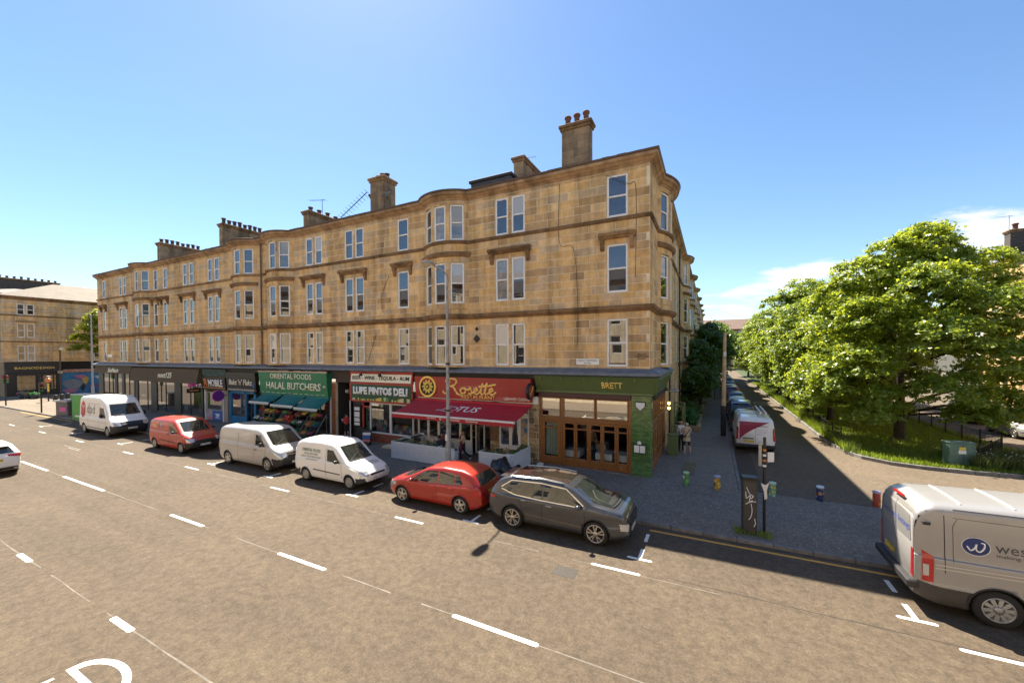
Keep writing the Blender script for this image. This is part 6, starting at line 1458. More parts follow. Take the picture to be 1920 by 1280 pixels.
class Car:
    """body lofted from a side profile; every panel, pane and lamp is laid on that surface"""
    def __init__(s, name, label, cat, L, W, top, belt, z0=.2, tum=.22, nose=.30, tail=.14, wb=(-1.35, 1.35), wr=.33, body=None, clad=None, cladz=0, group=None, round_=.10, bulge=.03, nosep=2.2, tailp=2.4):
        s.b = empty(name, (0, 0, 0), 0, label, cat, group); s.L, s.W = L, W; s.top = top; H = max(z for _, z in top); s.H = H
        s.belt = belt; hw = W/2; N_ = 54; K = 15
        xs = sorted(set([round(-L/2+L*(.5-.5*cos(pi*i/N_)), 4) for i in range(N_+1)]+[round(x, 4) for x, _ in top]))
        def plan(x):
            a = L/2-.75
            if x > a: return hw*(1-nose*((x-a)/(L/2-a))**nosep)
            if x < -a: return hw*(1-tail*((-x-a)/(L/2-a))**tailp)
            return hw
        def sm(x): return sum(lerp_tab(top, x+d)*w for d, w in ((-.06, .25), (0, .5), (.06, .25)))
        V = []; rows = 0
        for x in xs:
            w = plan(x); zt = sm(x); e = min(1, max(0, (abs(x)-(L/2-.5))/.5)); zb = z0+.14*e**2
            bz = lerp_tab(belt, x) if isinstance(belt, (list, tuple)) else belt
            r = min(round_, (zt-zb)*.3); zs = min(bz, zt-r*.8)
            wt = w*(1-tum*max(0, min(1, (zt-bz)/(H-bz)))) if zt > bz else w
            ctl = [(0, zb), (w*.80, zb), (w*.95, zb+.05), (w*.985, zb+(zs-zb)*.3), (w+bulge*.3, zb+(zs-zb)*.62), (w*.995, zs-.03)]
            if zt-r > zs+.02:
                u = lambda t: w*.995+(wt-w*.995)*t
                ctl += [(u(.10)-.012, zs+.02), (u(.5), zs+(zt-r-zs)*.5), (u(.95), zt-r)]
            else: ctl += [(w*.99, zs), (w*.985, zs+.01), (w*.975, zt-r*.75)]
            ctl += [(wt-r*.35 if zt > bz else w*.965-r*.3, zt-r*.28), (max(.02, wt-r*1.15) if zt > bz else w*.94-r*1.2, zt+.005), (wt*.45, zt+.028), (0, zt+.035)]
            pts = smooth_path([(y, z, 0) for y, z in ctl], 3)
            ring = [(x, q.x, q.y) for q in pts]; ring += [(x, -q.x, q.y) for q in pts[-2:0:-1]]; rows = len(ring); V += ring
        n = len(xs); F = [(i*rows+j, (i+1)*rows+j, (i+1)*rows+(j+1) % rows, i*rows+(j+1) % rows) for i in range(n-1) for j in range(rows)]
        F += [tuple(range(rows)), tuple(reversed(range((n-1)*rows, n*rows)))]
        me = bpy.data.meshes.new('body'); me.from_pydata(V, [], F); me.materials.append(body); me.materials.append(clad or M_plastic); me.materials.append(M_gap)
        cz = cladz if callable(cladz) else (lambda x: cladz)
        me.polygons.foreach_set('use_smooth', [True]*len(F))
        if cladz: me.polygons.foreach_set('material_index', [1 if sum(V[k][2] for k in f)/len(f) < cz(sum(V[k][0] for k in f)/len(f)) else 0 for f in F])
        me.update(); me.validate()
        s.bvh = BVHTree.FromPolygons([Vector(v) for v in V], [list(f) for f in F])
        o = bpy.data.objects.new('body', me); link(o, s.b)
        # wheel arches are cut out of the body
        cut_ = MB()
        for x in wb:
            for y in (-1, 1): cut_.cyl((x, y*(hw-.27), wr-.0), (x, y*(hw+.12), wr), wr+.055, M_gap, 28)
        co = bpy.data.objects.new('cutter', cut_.mesh('cutter')); COL.objects.link(co)
        md = o.modifiers.new('arch', 'BOOLEAN'); md.operation = 'DIFFERENCE'; md.object = co; md.solver = 'EXACT'
        try: md.material_mode = 'TRANSFER'
        except Exception: pass
        dg = bpy.context.evaluated_depsgraph_get(); dg.update(); m2 = bpy.data.meshes.new_from_object(o.evaluated_get(dg))
        o.modifiers.clear(); o.data = m2; bpy.data.objects.remove(co); s.body = o; s.wb, s.wr = wb, wr
    def hit(s, p, d):
        q, n, i, t = s.bvh.ray_cast(Vector(p), Vector(d)); return q, n
    def proj(s, a, c, axis, off):
        o, d = {'r': ((a, -5, c), (0, 1, 0)), 'l': ((a, 5, c), (0, -1, 0)), 'f': ((5, a, c), (-1, 0, 0)), 'b': ((-5, a, c), (1, 0, 0)), 't': ((a, c, 5), (0, 0, -1))}[axis]
        q, n = s.hit(o, d)
        if q is None: return None
        if n.dot(Vector(d)) > 0: n = -n
        return q+n*off
    def patch(s, name, corners, axis, m, off=.006, n=8, k=5, both=False, parent=None, thick=True):
        """a panel bounded by four corners (given in the plane seen along the axis) lying on the body; axis r/l = right/left side"""
        out = None
        if 'light' in name or name == 'grille': n, k = n*3, k*3
        for ax in ((axis,) if not both else ('r', 'l')):
            P = {}; mb = MB(); c = [Vector(q) for q in corners]
            for i in range(n+1):
                for j in range(k+1):
                    u, v = i/n, j/k; q = (c[0]*(1-u)+c[1]*u)*(1-v)+(c[3]*(1-u)+c[2]*u)*v; P[i, j] = s.proj(q.x, q.y, ax, off)
            V = []; id_ = {}
            for key, q in P.items():
                if q is not None: id_[key] = len(V); V.append(q)
            F = []
            for i in range(n):
                for j in range(k):
                    ks = [(i, j), (i+1, j), (i+1, j+1), (i, j+1)]
                    if all(z in id_ for z in ks): F.append(tuple(id_[z] for z in ks))
            # drop cells stretched over an edge of the body
            F = [f for f in F if max((V[f[a]]-V[f[(a+1) % 4]]).length for a in range(4)) < .55]
            mb.add(V, F, m, smooth=True); out = mb.build(name, parent or s.b)
        return out
    def line(s, pts, axis='r', w=.016, m=None, both=True, name='panel_joint', off=.003):
        for ax in (('r', 'l') if both else (axis,)):
            mb = MB()
            for (x0, z0), (x1, z1) in zip(pts[:-1], pts[1:]):
                k = max(2, int(sqrt((x1-x0)**2+(z1-z0)**2)/.12)); d = Vector((x1-x0, z1-z0)).normalized(); nn = Vector((-d.y, d.x))*w/2; prev = None
                for i in range(k+1):
                    x, z = x0+(x1-x0)*i/k, z0+(z1-z0)*i/k; a = s.proj(x-nn.x, z-nn.y, ax, off); c = s.proj(x+nn.x, z+nn.y, ax, off)
                    if a is None or c is None: prev = None; continue
                    if prev: mb.quad(prev[0], a, c, prev[1], m or M_gap)
                    prev = (a, c)
            if mb.f: mb.build(name, s.b)
    def wheels(s, style='five', rim=None, w=.21, rr=.66):
        rim = rim or M_alloy; r = s.wr; ri = r*rr
        t = MB().lathe([(ri, -w/2), (r*.95, -w/2), (r, -w/2+.03), (r, w/2-.03), (r*.95, w/2), (ri, w/2)], M_tyre, 28, close=False).mesh('wheel')
        m = MB(); m.lathe([(ri, w/2-.005), (ri*.93, w/2+.004), (ri*.90, w/2-.04), (.02, w/2-.09)], M_dalloy if style != 'trim' else rim, 28, close=False)
        m.lathe([(ri+.004, w/2-.004), (ri+.004, w/2+.006), (ri*.91, w/2+.008), (ri*.91, w/2-.02)], rim, 28, close=False)
        ns = {'five': 5, 'twin': 10, 'trim': 10, 'star': 5}[style]
        for i in range(ns):
            a = 2*pi*i/ns+(.12 if style == 'twin' and i % 2 else 0); c, q = cos(a), sin(a); wi, wo = (.05, .035) if style in ('five', 'star') else (.03, .03); wi, wo = wi*r/.33, wo*r/.33
            p = lambda rad, side, z: (c*rad-q*side, q*rad+c*side, z)
            if style == 'star':   # two-tone open spokes
                for sg in (-1, 1):
                    m.add([p(.05, sg*.01, w/2+.005), p(ri*.93, sg*.075*r/.33, w/2+.005), p(ri*.93, sg*.115*r/.33, w/2+.005), p(.05, sg*.05, w/2+.005)], [(0, 1, 2, 3)], rim)
            else:
                z1, z0 = w/2+.004, w/2-.045
                v = [p(.05, -wi, z1), p(ri*.92, -wo, z1), p(ri*.92, wo, z1), p(.05, wi, z1), p(.05, -wi, z0), p(ri*.92, -wo, z0), p(ri*.92, wo, z0), p(.05, wi, z0)]
                m.add(v, [(0, 1, 2, 3), (0, 4, 5, 1), (2, 6, 7, 3)], rim)
        m.lathe([(.075, w/2-.03), (.07, w/2+.008), (.03, w/2+.012), (0, w/2+.012)], rim, 14, close=False); rm = m.mesh('rim')
        for x in s.wb:
            for y in (-1, 1):
                o = inst('wheel', t, s.b, (x, y*(s.W/2-w/2-.015), r)); o.rotation_euler = (radians(90), R.uniform(0, 1.2), 0) if y < 0 else (radians(-90), R.uniform(0, 1.2), 0)
                inst('rim', rm, o)
        return s
    def mirror(s, x, z, m, w=.2, h=.14):
        for y in (-1, 1):
            p = s.proj(x, z, 'r' if y < 0 else 'l', 0) or Vector((x, y*s.W/2*.9, z))
            q = MB().sphere((x+.02, p.y+y*.15, z+.03), (.075, w*.5, h*.5), m, 10, 8).cyl((x, p.y-y*.02, z-.03), (x, p.y+y*.09, z-.01), .025, M_plastic, 6); o = q.build('door_mirror', s.b)
            MB().sphere((x-.035, p.y+y*.15, z+.03), (.03, w*.42, h*.4), M_cglass, 8, 6).build('mirror_glass', o)
    def handle(s, x, z, m=None):
        for ax in 'rl':
            p = s.proj(x, z, ax, .012)
            if p is not None: MB().bbox((x-.09, p.y-.018, z-.018), (x+.09, p.y+.018, z+.018), .008, m or M_plastic).build('door_handle', s.b)
    def plate(s, end, z, m, w=.52, h=.115, y=0):
        p = s.proj(y, z, end, .012)
        if p is None: return
        M = MT((p.x, y, z), (0, -1, 0) if end == 'b' else (0, 1, 0), (0, 0, 1))
        MB().bbox((-w/2, -h/2, -.01), (w/2, h/2, .012), .004, m, M).build('number_plate', s.b)
    def trim(s, lip=None, seam=True, wip=None):
        for x in s.wb:      # folded lips round the wheel arches
            for ax in 'rl':
                r = s.wr+.062; P = [s.proj(x+r*cos(a), s.wr+r*sin(a), ax, .002) for a in np.linspace(.12, pi-.12, 15)]; P = [p for p in P if p is not None]
                if len(P) > 3: MB().tube(P, .017, lip or s.body.data.materials[0], 5).build('wheel_arch_lip', s.b)
        if wip:
            for y0 in wip[2:]:
                P = [s.proj(y0+t*.5, wip[0]+(wip[1]-wip[0])*t, 'f', .016) for t in np.linspace(0, 1, 6)]; P = [p for p in P if p is not None]
                if len(P) > 2: MB().tube(P, .010, M_plastic, 4).build('wiper', s.b)
            P = [s.proj(y, wip[0]-.03, 'f', .006) for y in np.linspace(-.62, .62, 12)]; P = [p for p in P if p is not None]; MB().tube(P, .025, M_plastic, 5).build('scuttle', s.b)
    def place(s, x, y, rz=0):
        s.trim(*TRIM.get(s.b.name, (None, True, None))); s.b.location = (x, y, ZR); s.b.rotation_euler = (0, 0, rz); return s
def side_text(c, body, x, z, w, h, m, side='r', **k):
    """lettering on the flank; right side reads towards the rear when the nose points +x"""
    if side == 'r': u, o = (1, 0, 0), (x, -3, z)
    else: u, o = (-1, 0, 0), (x+w, 3, z)
    def f(p): q = c.proj(p.x, p.z, side, .006); return q if q is not None else p
    return text('lettering', body, o, u, (0, 0, 1), w, h, m, c.b, ext=0, conform=f, **k)

TRIM = {'suv': (M_plastic, True, (1.12, 1.30, -.5, .05)), 'hatchback': (None, True, (.98, 1.14, -.5, .05)), 'parcel_van': (None, True, (1.50, 1.75, -.6, .05)), 'delivery_van': (None, True, (1.22, 1.40, -.5, .05)), 'panel_van': (None, True, (1.28, 1.46, -.5, .05)), 'grocery_van': (None, True, (1.14, 1.32, -.5, .05)), 'lettings_van': (M_plastic, True, None)}
# grey suv, nose to the right
M_suv = paint('grey_metallic', (.070, .074, .082), .5, .3)
c = Car('suv', 'dark grey suv with glossy roof and five-spoke alloys in front of the olive restaurant', 'car', 4.55, 1.87,
        [(-2.28, .92), (-2.22, 1.10), (-1.92, 1.46), (-1.55, 1.60), (-.4, 1.66), (.30, 1.61), (.58, 1.52), (1.26, 1.14), (1.75, 1.09), (2.10, 1.00), (2.22, .86), (2.28, .66)],
        [(-2.3, 1.06), (-.6, 1.03), (1.2, 1.01), (2.3, .93)], z0=.22, tum=.24, nose=.19, tail=.15, nosep=2.8, wb=(-1.36, 1.36), wr=.355, body=M_suv, clad=M_plastic, cladz=.34)
c.wheels('star', M_alloy, .235, .74)
c.patch('windscreen', [(-.66, 1.10), (.66, 1.10), (.54, 1.52), (-.54, 1.52)], 'f', M_cglass, .006, 12, 8)
c.patch('rear_window', [(-.58, 1.18), (.58, 1.18), (.48, 1.46), (-.48, 1.46)], 'b', M_cglass)
c.patch('roof_panel', [(-1.5, -.56), (.42, -.56), (.42, .56), (-1.5, .56)], 't', mat('gloss_black_roof', (.03, .022, .018), .08, coat=1), .006, 14, 8)
c.patch('side_window', [(-.30, 1.07), (1.02, 1.05), (.42, 1.46), (-.30, 1.50)], 'r', M_cglass, .006, 10, 6, True)
c.patch('side_window', [(-1.22, 1.10), (-.36, 1.075), (-.36, 1.50), (-1.05, 1.47)], 'r', M_cglass, .006, 8, 6, True)
c.patch('side_window', [(-1.80, 1.24), (-1.28, 1.115), (-1.12, 1.46), (-1.50, 1.42)], 'r', M_cglass, .006, 6, 5, True)
c.line([(1.05, 1.035), (-.4, 1.05), (-1.3, 1.095), (-1.78, 1.22)], w=.03, m=M_chrome, name='window_trim'); c.line([(-1.8, 1.27), (-1.45, 1.50), (-.4, 1.535), (.42, 1.48), (1.0, 1.09)], w=.03, m=M_chrome, name='window_trim')
for p in ([(1.0, 1.03), (1.05, .75), (1.0, .40)], [(-.33, 1.05), (-.33, .40)], [(-1.25, 1.08), (-1.05, .85), (-.95, .42)]): c.line(p)
c.line([(1.3, .86), (2.1, .84)], w=.008); c.line([(.95, .48), (-.9, .55)], w=.03, m=mat('grey_crease_glint', (.22, .2, .185), .25, .6), name='crease_tone_strip')  # lighter flat strip paints the glint along the lower door crease
c.handle(-.1, .93, M_chrome); c.handle(-.95, .98, M_chrome); c.mirror(.86, 1.06, M_suv)
c.patch('grille', [(-.62, .50), (.62, .50), (.70, .80), (-.70, .80)], 'f', mat('dark_chrome_mesh', (.06, .06, .065), .25, .7, var=.5, scale=30), .012, 10, 4)
c.patch('headlight', [(-.86, .56), (-.66, .54), (-.68, .72), (-.88, .76)], 'f', M_hl, .016, 4, 3); c.patch('headlight', [(.66, .54), (.86, .56), (.88, .76), (.68, .72)], 'f', M_hl, .016, 4, 3)
c.patch('tail_light', [(-2.2, .88), (-2.0, .90), (-1.98, .98), (-2.2, 1.0)], 'r', M_tl, .008, 4, 3, True); c.plate('f', .44, M_pw); c.plate('b', .8, M_py)
for y in (-1, 1):
    q = [c.proj(x, y*.66, 't', .03) for x in np.linspace(-1.5, .3, 9)]; MB().tube([p for p in q if p], .018, M_chrome, 6).build('roof_rail', c.b)
MB().bbox((-2.0, -.55, 1.50), (-1.72, .55, 1.535), .012, M_suv).build('spoiler', c.b); c.place(-1.93, -6.16); suv_root = c.b
# red hatchback, nose to the left
M_redc = paint('red_car_paint', (.36, .022, .012), .1)
def hatch(name, label, body, group=None, plates=(M_py, M_pw), style='five', scale=1):
    c = Car(name, label, 'car', 4.25, 1.79, [(-2.12, .80), (-2.06, 1.0), (-1.72, 1.36), (-1.3, 1.46), (-.45, 1.48), (.12, 1.42), (.40, 1.32), (1.12, .98), (1.6, .90), (1.98, .78), (2.12, .60)],
        [(-2.1, .98), (-.5, .92), (1.2, .85), (2.1, .74)], z0=.19, tum=.25, nose=.25, tail=.18, nosep=2.5, wb=(-1.33, 1.32), wr=.315, body=body, clad=body, round_=.11, group=group)
    c.wheels(style, M_alloy, .205, .70)
    c.patch('windscreen', [(-.64, .96), (.64, .96), (.52, 1.35), (-.52, 1.35)], 'f', M_cglass, .006, 12, 8)
    c.patch('rear_window', [(-.62, 1.02), (.62, 1.02), (.50, 1.34), (-.50, 1.34)], 'b', M_cglass, .006, 10, 6)
    c.patch('side_window', [(-.28, .95), (.92, .92), (.28, 1.30), (-.28, 1.35)], 'r', M_cglass, .006, 10, 6, True)
    c.patch('side_window', [(-1.06, .985), (-.36, .955), (-.36, 1.35), (-1.0, 1.33)], 'r', M_cglass, .006, 8, 6, True)
    c.patch('side_window', [(-1.42, 1.05), (-1.10, .99), (-1.05, 1.33), (-1.2, 1.32)], 'r', M_cglass, .006, 5, 5, True)
    for p in ([(.92, .90), (.95, .62), (.88, .32)], [(-.32, .93), (-.32, .32)], [(-1.1, .96), (-.98, .74), (-.86, .34)], [(-1.62, .96), (-2.0, .94)]): c.line(p, w=.010)
    c.handle(-.12, .84, body); c.handle(-.92, .86, body); c.mirror(.76, .94, body)
    c.patch('headlight', [(-.84, .52), (-.52, .54), (-.55, .68), (-.86, .72)], 'f', M_hl, .014, 5, 3); c.patch('headlight', [(.52, .54), (.84, .52), (.86, .72), (.55, .68)], 'f', M_hl, .014, 5, 3)
    c.patch('headlight', [(1.62, .64), (1.95, .60), (1.90, .74), (1.60, .76)], 'r', M_hl, .008, 5, 3, True)
    c.patch('grille', [(-.45, .30), (.45, .30), (.50, .46), (-.50, .46)], 'f', M_plastic, .01); c.patch('tail_light', [(-2.10, .68), (-1.78, .74), (-1.78, .90), (-2.08, .94)], 'r', M_tl, .008, 5, 3, True)
    c.patch('tail_light', [(-.78, .68), (-.55, .70), (-.55, .90), (-.78, .92)], 'b', M_tl, .012, 4, 3); c.patch('tail_light', [(.55, .70), (.78, .68), (.78, .92), (.55, .90)], 'b', M_tl, .012, 4, 3)
    c.plate('f', .36, plates[1]); c.plate('b', .78, plates[0]); return c
c = hatch('hatchback', 'red five-door hatchback with yellow rear plate parked facing left', M_redc); c.line([(-.2, .55), (-.9, .56), (-.92, .50)], w=.018, m=mat('bright_red_edge', (.62, .12, .08), .4), name='scratch_mark')
MB().bbox((.95, -.90, .70), (1.05, -.88, .735), .006, M_ol).build('side_repeater', c.b); c.place(-6.76, -6.05, pi)
# vans
def van(name, label, body, L, W, top, belt, wb, wr, clad=None, cladz=0, tum=.10, win=None, ws=(.66, 1.2, .60, 1.72), rearw=True, style='trim', rim=None, group=None, nose=.22, hl=None, round_=.16, rear=None, plates=True, cat='van'):
    c = Car(name, label, cat, L, W, top, belt, z0=.22, tum=tum, nose=nose, tail=.07, wb=wb, wr=wr, body=body, clad=clad or M_plastic, cladz=cladz, round_=round_, group=group, tailp=5, nosep=2.4)
    c.wheels(style, rim or M_steel, .215, .66)
    a, z1, d, z2 = ws; c.patch('windscreen', [(-a, z1), (a, z1), (d, z2), (-d, z2)], 'f', M_cglass, .006, 14, 9)
    if win:
        c.patch('side_window', win, 'r', M_cglass, .006, 8, 6, True)
    if hl:
        y0, y1, z0, z1 = hl; c.patch('headlight', [(y0, z0), (y1, z0-.02), (y1+.02, z1), (y0-.02, z1)], 'f', M_hl, .014, 5, 4); c.patch('headlight', [(-y1, z0-.02), (-y0, z0), (-y0+.02, z1), (-y1-.02, z1)], 'f', M_hl, .014, 5, 4)
    return c
M_vwhite = paint('van_white', (.80, .79, .76), 0, .35, .5)
# white parcel van
top = [(-2.98, 2.25), (-2.95, 2.50), (-2.6, 2.66), (-.5, 2.72), (.6, 2.70), (1.05, 2.55), (1.30, 2.32), (2.02, 1.42), (2.20, 1.26), (2.75, 1.06), (2.98, .80)]
c = van('parcel_van', 'tall white parcel van with red cube emblem, last of the parked vans', M_vwhite, 5.98, 2.06, top, 1.22, (-1.98, 1.98),   .36, M_plastic, lambda x: .80 if x > 2.35 else .50, win=[(.72, 1.28), (1.78, 1.26), (1.36, 1.95), (.72, 1.98)], ws=(.80, 1.46, .70, 2.20), hl=(.62, .92, .82, 1.05))
c.patch('grille', [(-.58, .74), (.58, .74), (.62, 1.04), (-.62, 1.04)], 'f', mat('navy_grille', (.02, .028, .045), .4, var=.5, scale=20), .014, 8, 4); c.plate('f', .60, M_pw); c.mirror(1.5, 1.42, M_plastic, .24, .32)
for p in ([(.62, 2.3), (.62, .5)], [(1.85, 1.25), (1.75, .6)], [(-1.2, 2.2), (-1.2, .55)], [(.55, 2.2), (-1.2, 2.2)]): c.line(p, w=.016)
c.line([(-2.9, .95), (2.2, .95)], w=.05, m=mat('white_crease_shade', (.5, .5, .5), .4), name='crease_tone_strip'); c.line([(-1.45, .42), (1.45, .42)], w=.10, m=M_vwhite, name='sill_strip')  # upper strip is flat: the crease's shade put into a greyer tone
side_text(c, 'dpd', -1.45, 1.28, 1.35, .85, mat('ink_print', (.04, .035, .04), .5), bold=-.005)
M_dred2 = mat('crimson_print', (.50, .02, .04), .45)
def decal_poly(c, name, pts, m, side='r'): 
    q = [c.proj(x, z, side, .006) for x, z in pts]
    if all(q): MB().add(q, [tuple(range(len(q)))], m).build(name, c.b)
for pts, m in (([(-2.15, 2.35), (-1.80, 2.12), (-2.15, 1.88), (-2.50, 2.12)], M_dred2), ([(-2.54, 2.06), (-2.18, 1.82), (-2.18, 1.12), (-2.54, 1.36)], M_dred2), ([(-1.76, 2.06), (-2.12, 1.82), (-2.12, 1.12), (-1.76, 1.36)], M_dred2)): decal_poly(c, 'cube_emblem', pts, m)
c.place(-36.9, -5.72)
# red post-style van
M_rv = paint('red_van_paint', (.42, .035, .018), 0, .35, .5)
top = [(-2.30, 1.45), (-2.26, 1.68), (-1.95, 1.80), (-.4, 1.84), (.35, 1.82), (.62, 1.74), (1.42, 1.16), (1.65, 1.08), (2.1, .95), (2.30, .72)]
c = van('delivery_van', 'red delivery van with dark front bumper between two white vans', M_rv, 4.6, 1.84, top, 1.08, (-1.55, 1.55), .315, M_plastic, lambda x: .62 if x > 1.75 else (.30 if x < -2.0 else 0), win=[(.30, 1.12), (1.12, 1.10), (.62, 1.58), (.30, 1.60)], ws=(.66, 1.20, .58, 1.70), hl=(.55, .84, .68, .86))
c.patch('grille', [(-.4, .66), (.4, .66), (.42, .74), (-.42, .74)], 'f', M_plastic, .012); c.plate('f', .48, M_pw); c.mirror(.98, 1.16, M_plastic)
for p in ([(.2, 1.62), (.2, .42)], [(1.15, 1.08), (1.18, .42)], [(-1.0, 1.62), (-1.0, .45)]): c.line(p)
c.line([(-.9, .62), (1.0, .58)], w=.07, m=mat('dark_red_strip', (.12, .015, .012), .6), name='rub_strip'); side_text(c, 'o o o', .05, .98, .22, .1, M_gap)
c.patch('pale_decal', [(-2.1, 1.28), (-1.2, 1.28), (-1.25, 1.48), (-2.1, 1.5)], 'r', mat('pale_decal', (.62, .40, .28), .5, col2=(.5, .1, .06), scale=5), .005); c.patch('pale_decal', [(-.9, 1.30), (-.62, 1.30), (-.62, 1.6), (-.9, 1.6)], 'r', mat('label_decal', (.6, .5, .5), .5, col2=(.2, .05, .2), scale=5), .005)
c.place(-26.28, -5.95)
# silver-grey midsize van
M_sv = paint('silver_van_paint', (.46, .44, .42), .25, .38, .5)
top = [(-2.55, 1.55), (-2.52, 1.82), (-2.25, 1.93), (-.4, 1.98), (.75, 1.96), (1.02, 1.88), (1.85, 1.22), (2.02, 1.14), (2.4, .98), (2.55, .76)]
c = van('panel_van', 'pale silver panel van with blank flank and black lower front', M_sv, 5.1, 1.90, top, 1.15, (-1.66, 1.66), .345, M_plastic, lambda x: .66 if x > 1.98 else 0, win=[(.72, 1.20), (1.52, 1.17), (1.08, 1.72), (.72, 1.74)], ws=(.70, 1.26, .62, 1.84), style='five', rim=M_alloy, hl=(.50, .88, .72, .92))
c.patch('grille', [(-.5, .72), (.5, .72), (.5, .92), (-.5, .92)], 'f', M_plastic, .012); c.line([(-.5, .82), (.5, .82)], 'f', .025, M_chrome, False, 'grille_bar', .016); c.plate('f', .45, M_pw); c.mirror(1.38, 1.28, M_plastic, .2, .22)
for p in ([(.62, 1.78), (.62, .42)], [(1.55, 1.15), (1.5, .45)], [(-.75, 1.75), (-.75, .45)]): c.line(p, w=.012)
c.line([(-2.4, 1.0), (1.4, .98)], w=.02, m=mat('silver_crease_shade', (.3, .29, .28), .4), name='crease_tone_strip'); c.handle(.78, 1.0); c.patch('tail_light', [(-2.53, .9), (-2.43, .9), (-2.43, 1.3), (-2.53, 1.3)], 'r', M_ol, .01, 2, 4, True)  # flat strip along the flank; the crease's shade is its darker tone
c.place(-18.33, -5.90)
# white grocery van
top = [(-2.12, 1.45), (-2.08, 1.66), (-1.8, 1.79), (-.5, 1.83), (.20, 1.80), (.46, 1.70), (1.12, 1.12), (1.35, 1.02), (1.92, .86), (2.12, .66)]
c = van('grocery_van', 'small white van with green lettering, nose beside the terrace', M_vwhite, 4.3, 1.70, top, 1.02, (-1.37, 1.37), .30, M_plastic, lambda x: .52 if abs(x) > 1.75 else 0, win=[(.02, 1.04), (.86, 1.02), (.40, 1.52), (.02, 1.54)], ws=(.62, 1.12, .55, 1.66), hl=(.50, .76, .60, .76))
c.patch('grille', [(-.38, .58), (.38, .58), (.4, .66), (-.4, .66)], 'f', M_plastic, .012); c.plate('f', .42, M_pw); c.mirror(.74, 1.08, M_plastic)
for p in ([(-.05, 1.58), (-.05, .42)], [(.92, 1.0), (.95, .4)]): c.line(p)
c.line([(-.85, .60), (.85, .56)], w=.05, m=M_plastic, name='rub_strip')
M_gt = mat('green_print', (.01, .09, .06), .5)
side_text(c, 'ORIENTAL FOODS', -1.62, 1.34, 1.20, .14, M_gt, bold=.02); side_text(c, 'HALAL BUTCHERS', -1.48, 1.21, .9, .08, M_gt, bold=.01); side_text(c, 'GREAT WESTERN ROAD', -1.68, 1.08, 1.3, .08, M_gt); side_text(c, 'GLASGOW', -1.35, .97, .75, .07, M_gt)
def hood_text(c, s_, x, y, w, h):
    def f(p): q = c.proj(p.x, p.y, 't', .006); return q if q is not None else p
    return text('lettering', s_, (x, y, 3), (0, 1, 0), (-1, 0, 0), w, h, M_gt, c.b, ext=0, bold=.02, conform=f)
hood_text(c, 'ORIENTAL', 1.62, .02, .5, .09); hood_text(c, 'FOODS', 1.76, .06, .42, .09)
c.place(-12.42, -6.02)
# big silver van leaving the frame on the right
M_lv = paint('warm_silver_van_paint', (.33, .32, .31), .3, .38, .5)
top = [(-2.80, 2.00), (-2.76, 2.20), (-2.5, 2.33), (-.4, 2.39), (.8, 2.38), (1.1, 2.29), (1.95, 1.42), (2.15, 1.26), (2.6, 1.06), (2.80, .8)]
c = van('lettings_van', 'large silver lettings van with round blue emblem at the right picture edge', M_lv, 5.62, 2.06, top, 1.25, (-1.55, 1.75), .375, mat('dark_taupe_plastic', (.055, .05, .046), .6, var=.15, scale=5), .66, win=[(.8, 1.28), (1.7, 1.26), (1.3, 1.9), (.8, 1.92)], ws=(.8, 1.5, .7, 2.2), style='trim')
c.b.location = (0, 0, 0)
side_text(c, 'west', -1.60, 1.54, .54, .16, mat('slate_print', (.06, .065, .075), .5), bold=.0); side_text(c, 'making renting easy', -1.58, 1.43, .95, .085, mat('slate_print', (.06, .065, .075), .5))
M_navy = mat('navy_print', (.012, .03, .14), .4)
for r, m, o_ in ((.215, M_wlet, .004), (.205, M_navy, .006)):
    q = [c.proj(-1.88+r*cos(a), 1.60+r*.86*sin(a), 'r', o_) for a in np.linspace(0, 2*pi, 28, endpoint=False)]; MB().add(q, [tuple(range(28))], m).build('round_emblem', c.b)
for dy in (0,):
    q = [c.proj(v_.x*.68-1.88, v_.y*.68+1.61, 'r', .010) for v_ in smooth_path([(-.20, -.02, 0), (-.12, -.14, 0), (-.03, -.05, 0), (.01, .06, 0), (.0, -.10, 0), (.08, -.15, 0), (.17, -.03, 0), (.18, .10, 0), (.11, .12, 0)], 6)]
    MB().tube(q, .014, M_wlet, 5).build('emblem_letter', c.b)
for p in ([(-2.35, 2.25), (-2.35, .95)], [(-.0, 2.2), (-.0, 2.05)], [(-2.2, 2.28), (1.0, 2.32)]): c.line(p, w=.014)
c.line([(-2.15, 2.1), (-2.22, 1.95), (-2.22, 1.2)], w=.008); c.line([(-2.22, 2.12), (.5, 2.12)], w=.008)
for z in (1.13, 1.06): c.line([(-2.5, z-.03), (-1.2, z), (1.5, z)], w=.022, m=mat('silver_ridge_glint', (.55, .51, .47), .3, .3), name='crease_tone_strip')  # flat strips; light caught by the ridges is put into their tone
c.patch('tail_light', [(-2.70, .72), (-2.53, .70), (-2.52, 1.26), (-2.70, 1.36)], 'r', M_tl, .012, 4, 6, True); c.patch('tail_light', [(-.93, .72), (-.82, .72), (-.82, 1.34), (-.92, 1.34)], 'b', M_tl, .014, 3, 5); c.patch('tail_light', [(.82, .72), (.93, .72), (.92, 1.34), (.82, 1.34)], 'b', M_tl, .014, 3, 5)
c.patch('reversing_light', [(-2.69, .84), (-2.60, .84), (-2.60, 1.08), (-2.69, 1.08)], 'r', M_hl, .018, 2, 3, True)
c.patch('rear_window', [(-.78, 1.45), (-.05, 1.45), (-.05, 2.10), (-.72, 2.10)], 'b', M_lv, .008); c.patch('rear_window', [(.05, 1.45), (.78, 1.45), (.72, 2.10), (.05, 2.10)], 'b', M_lv, .008)
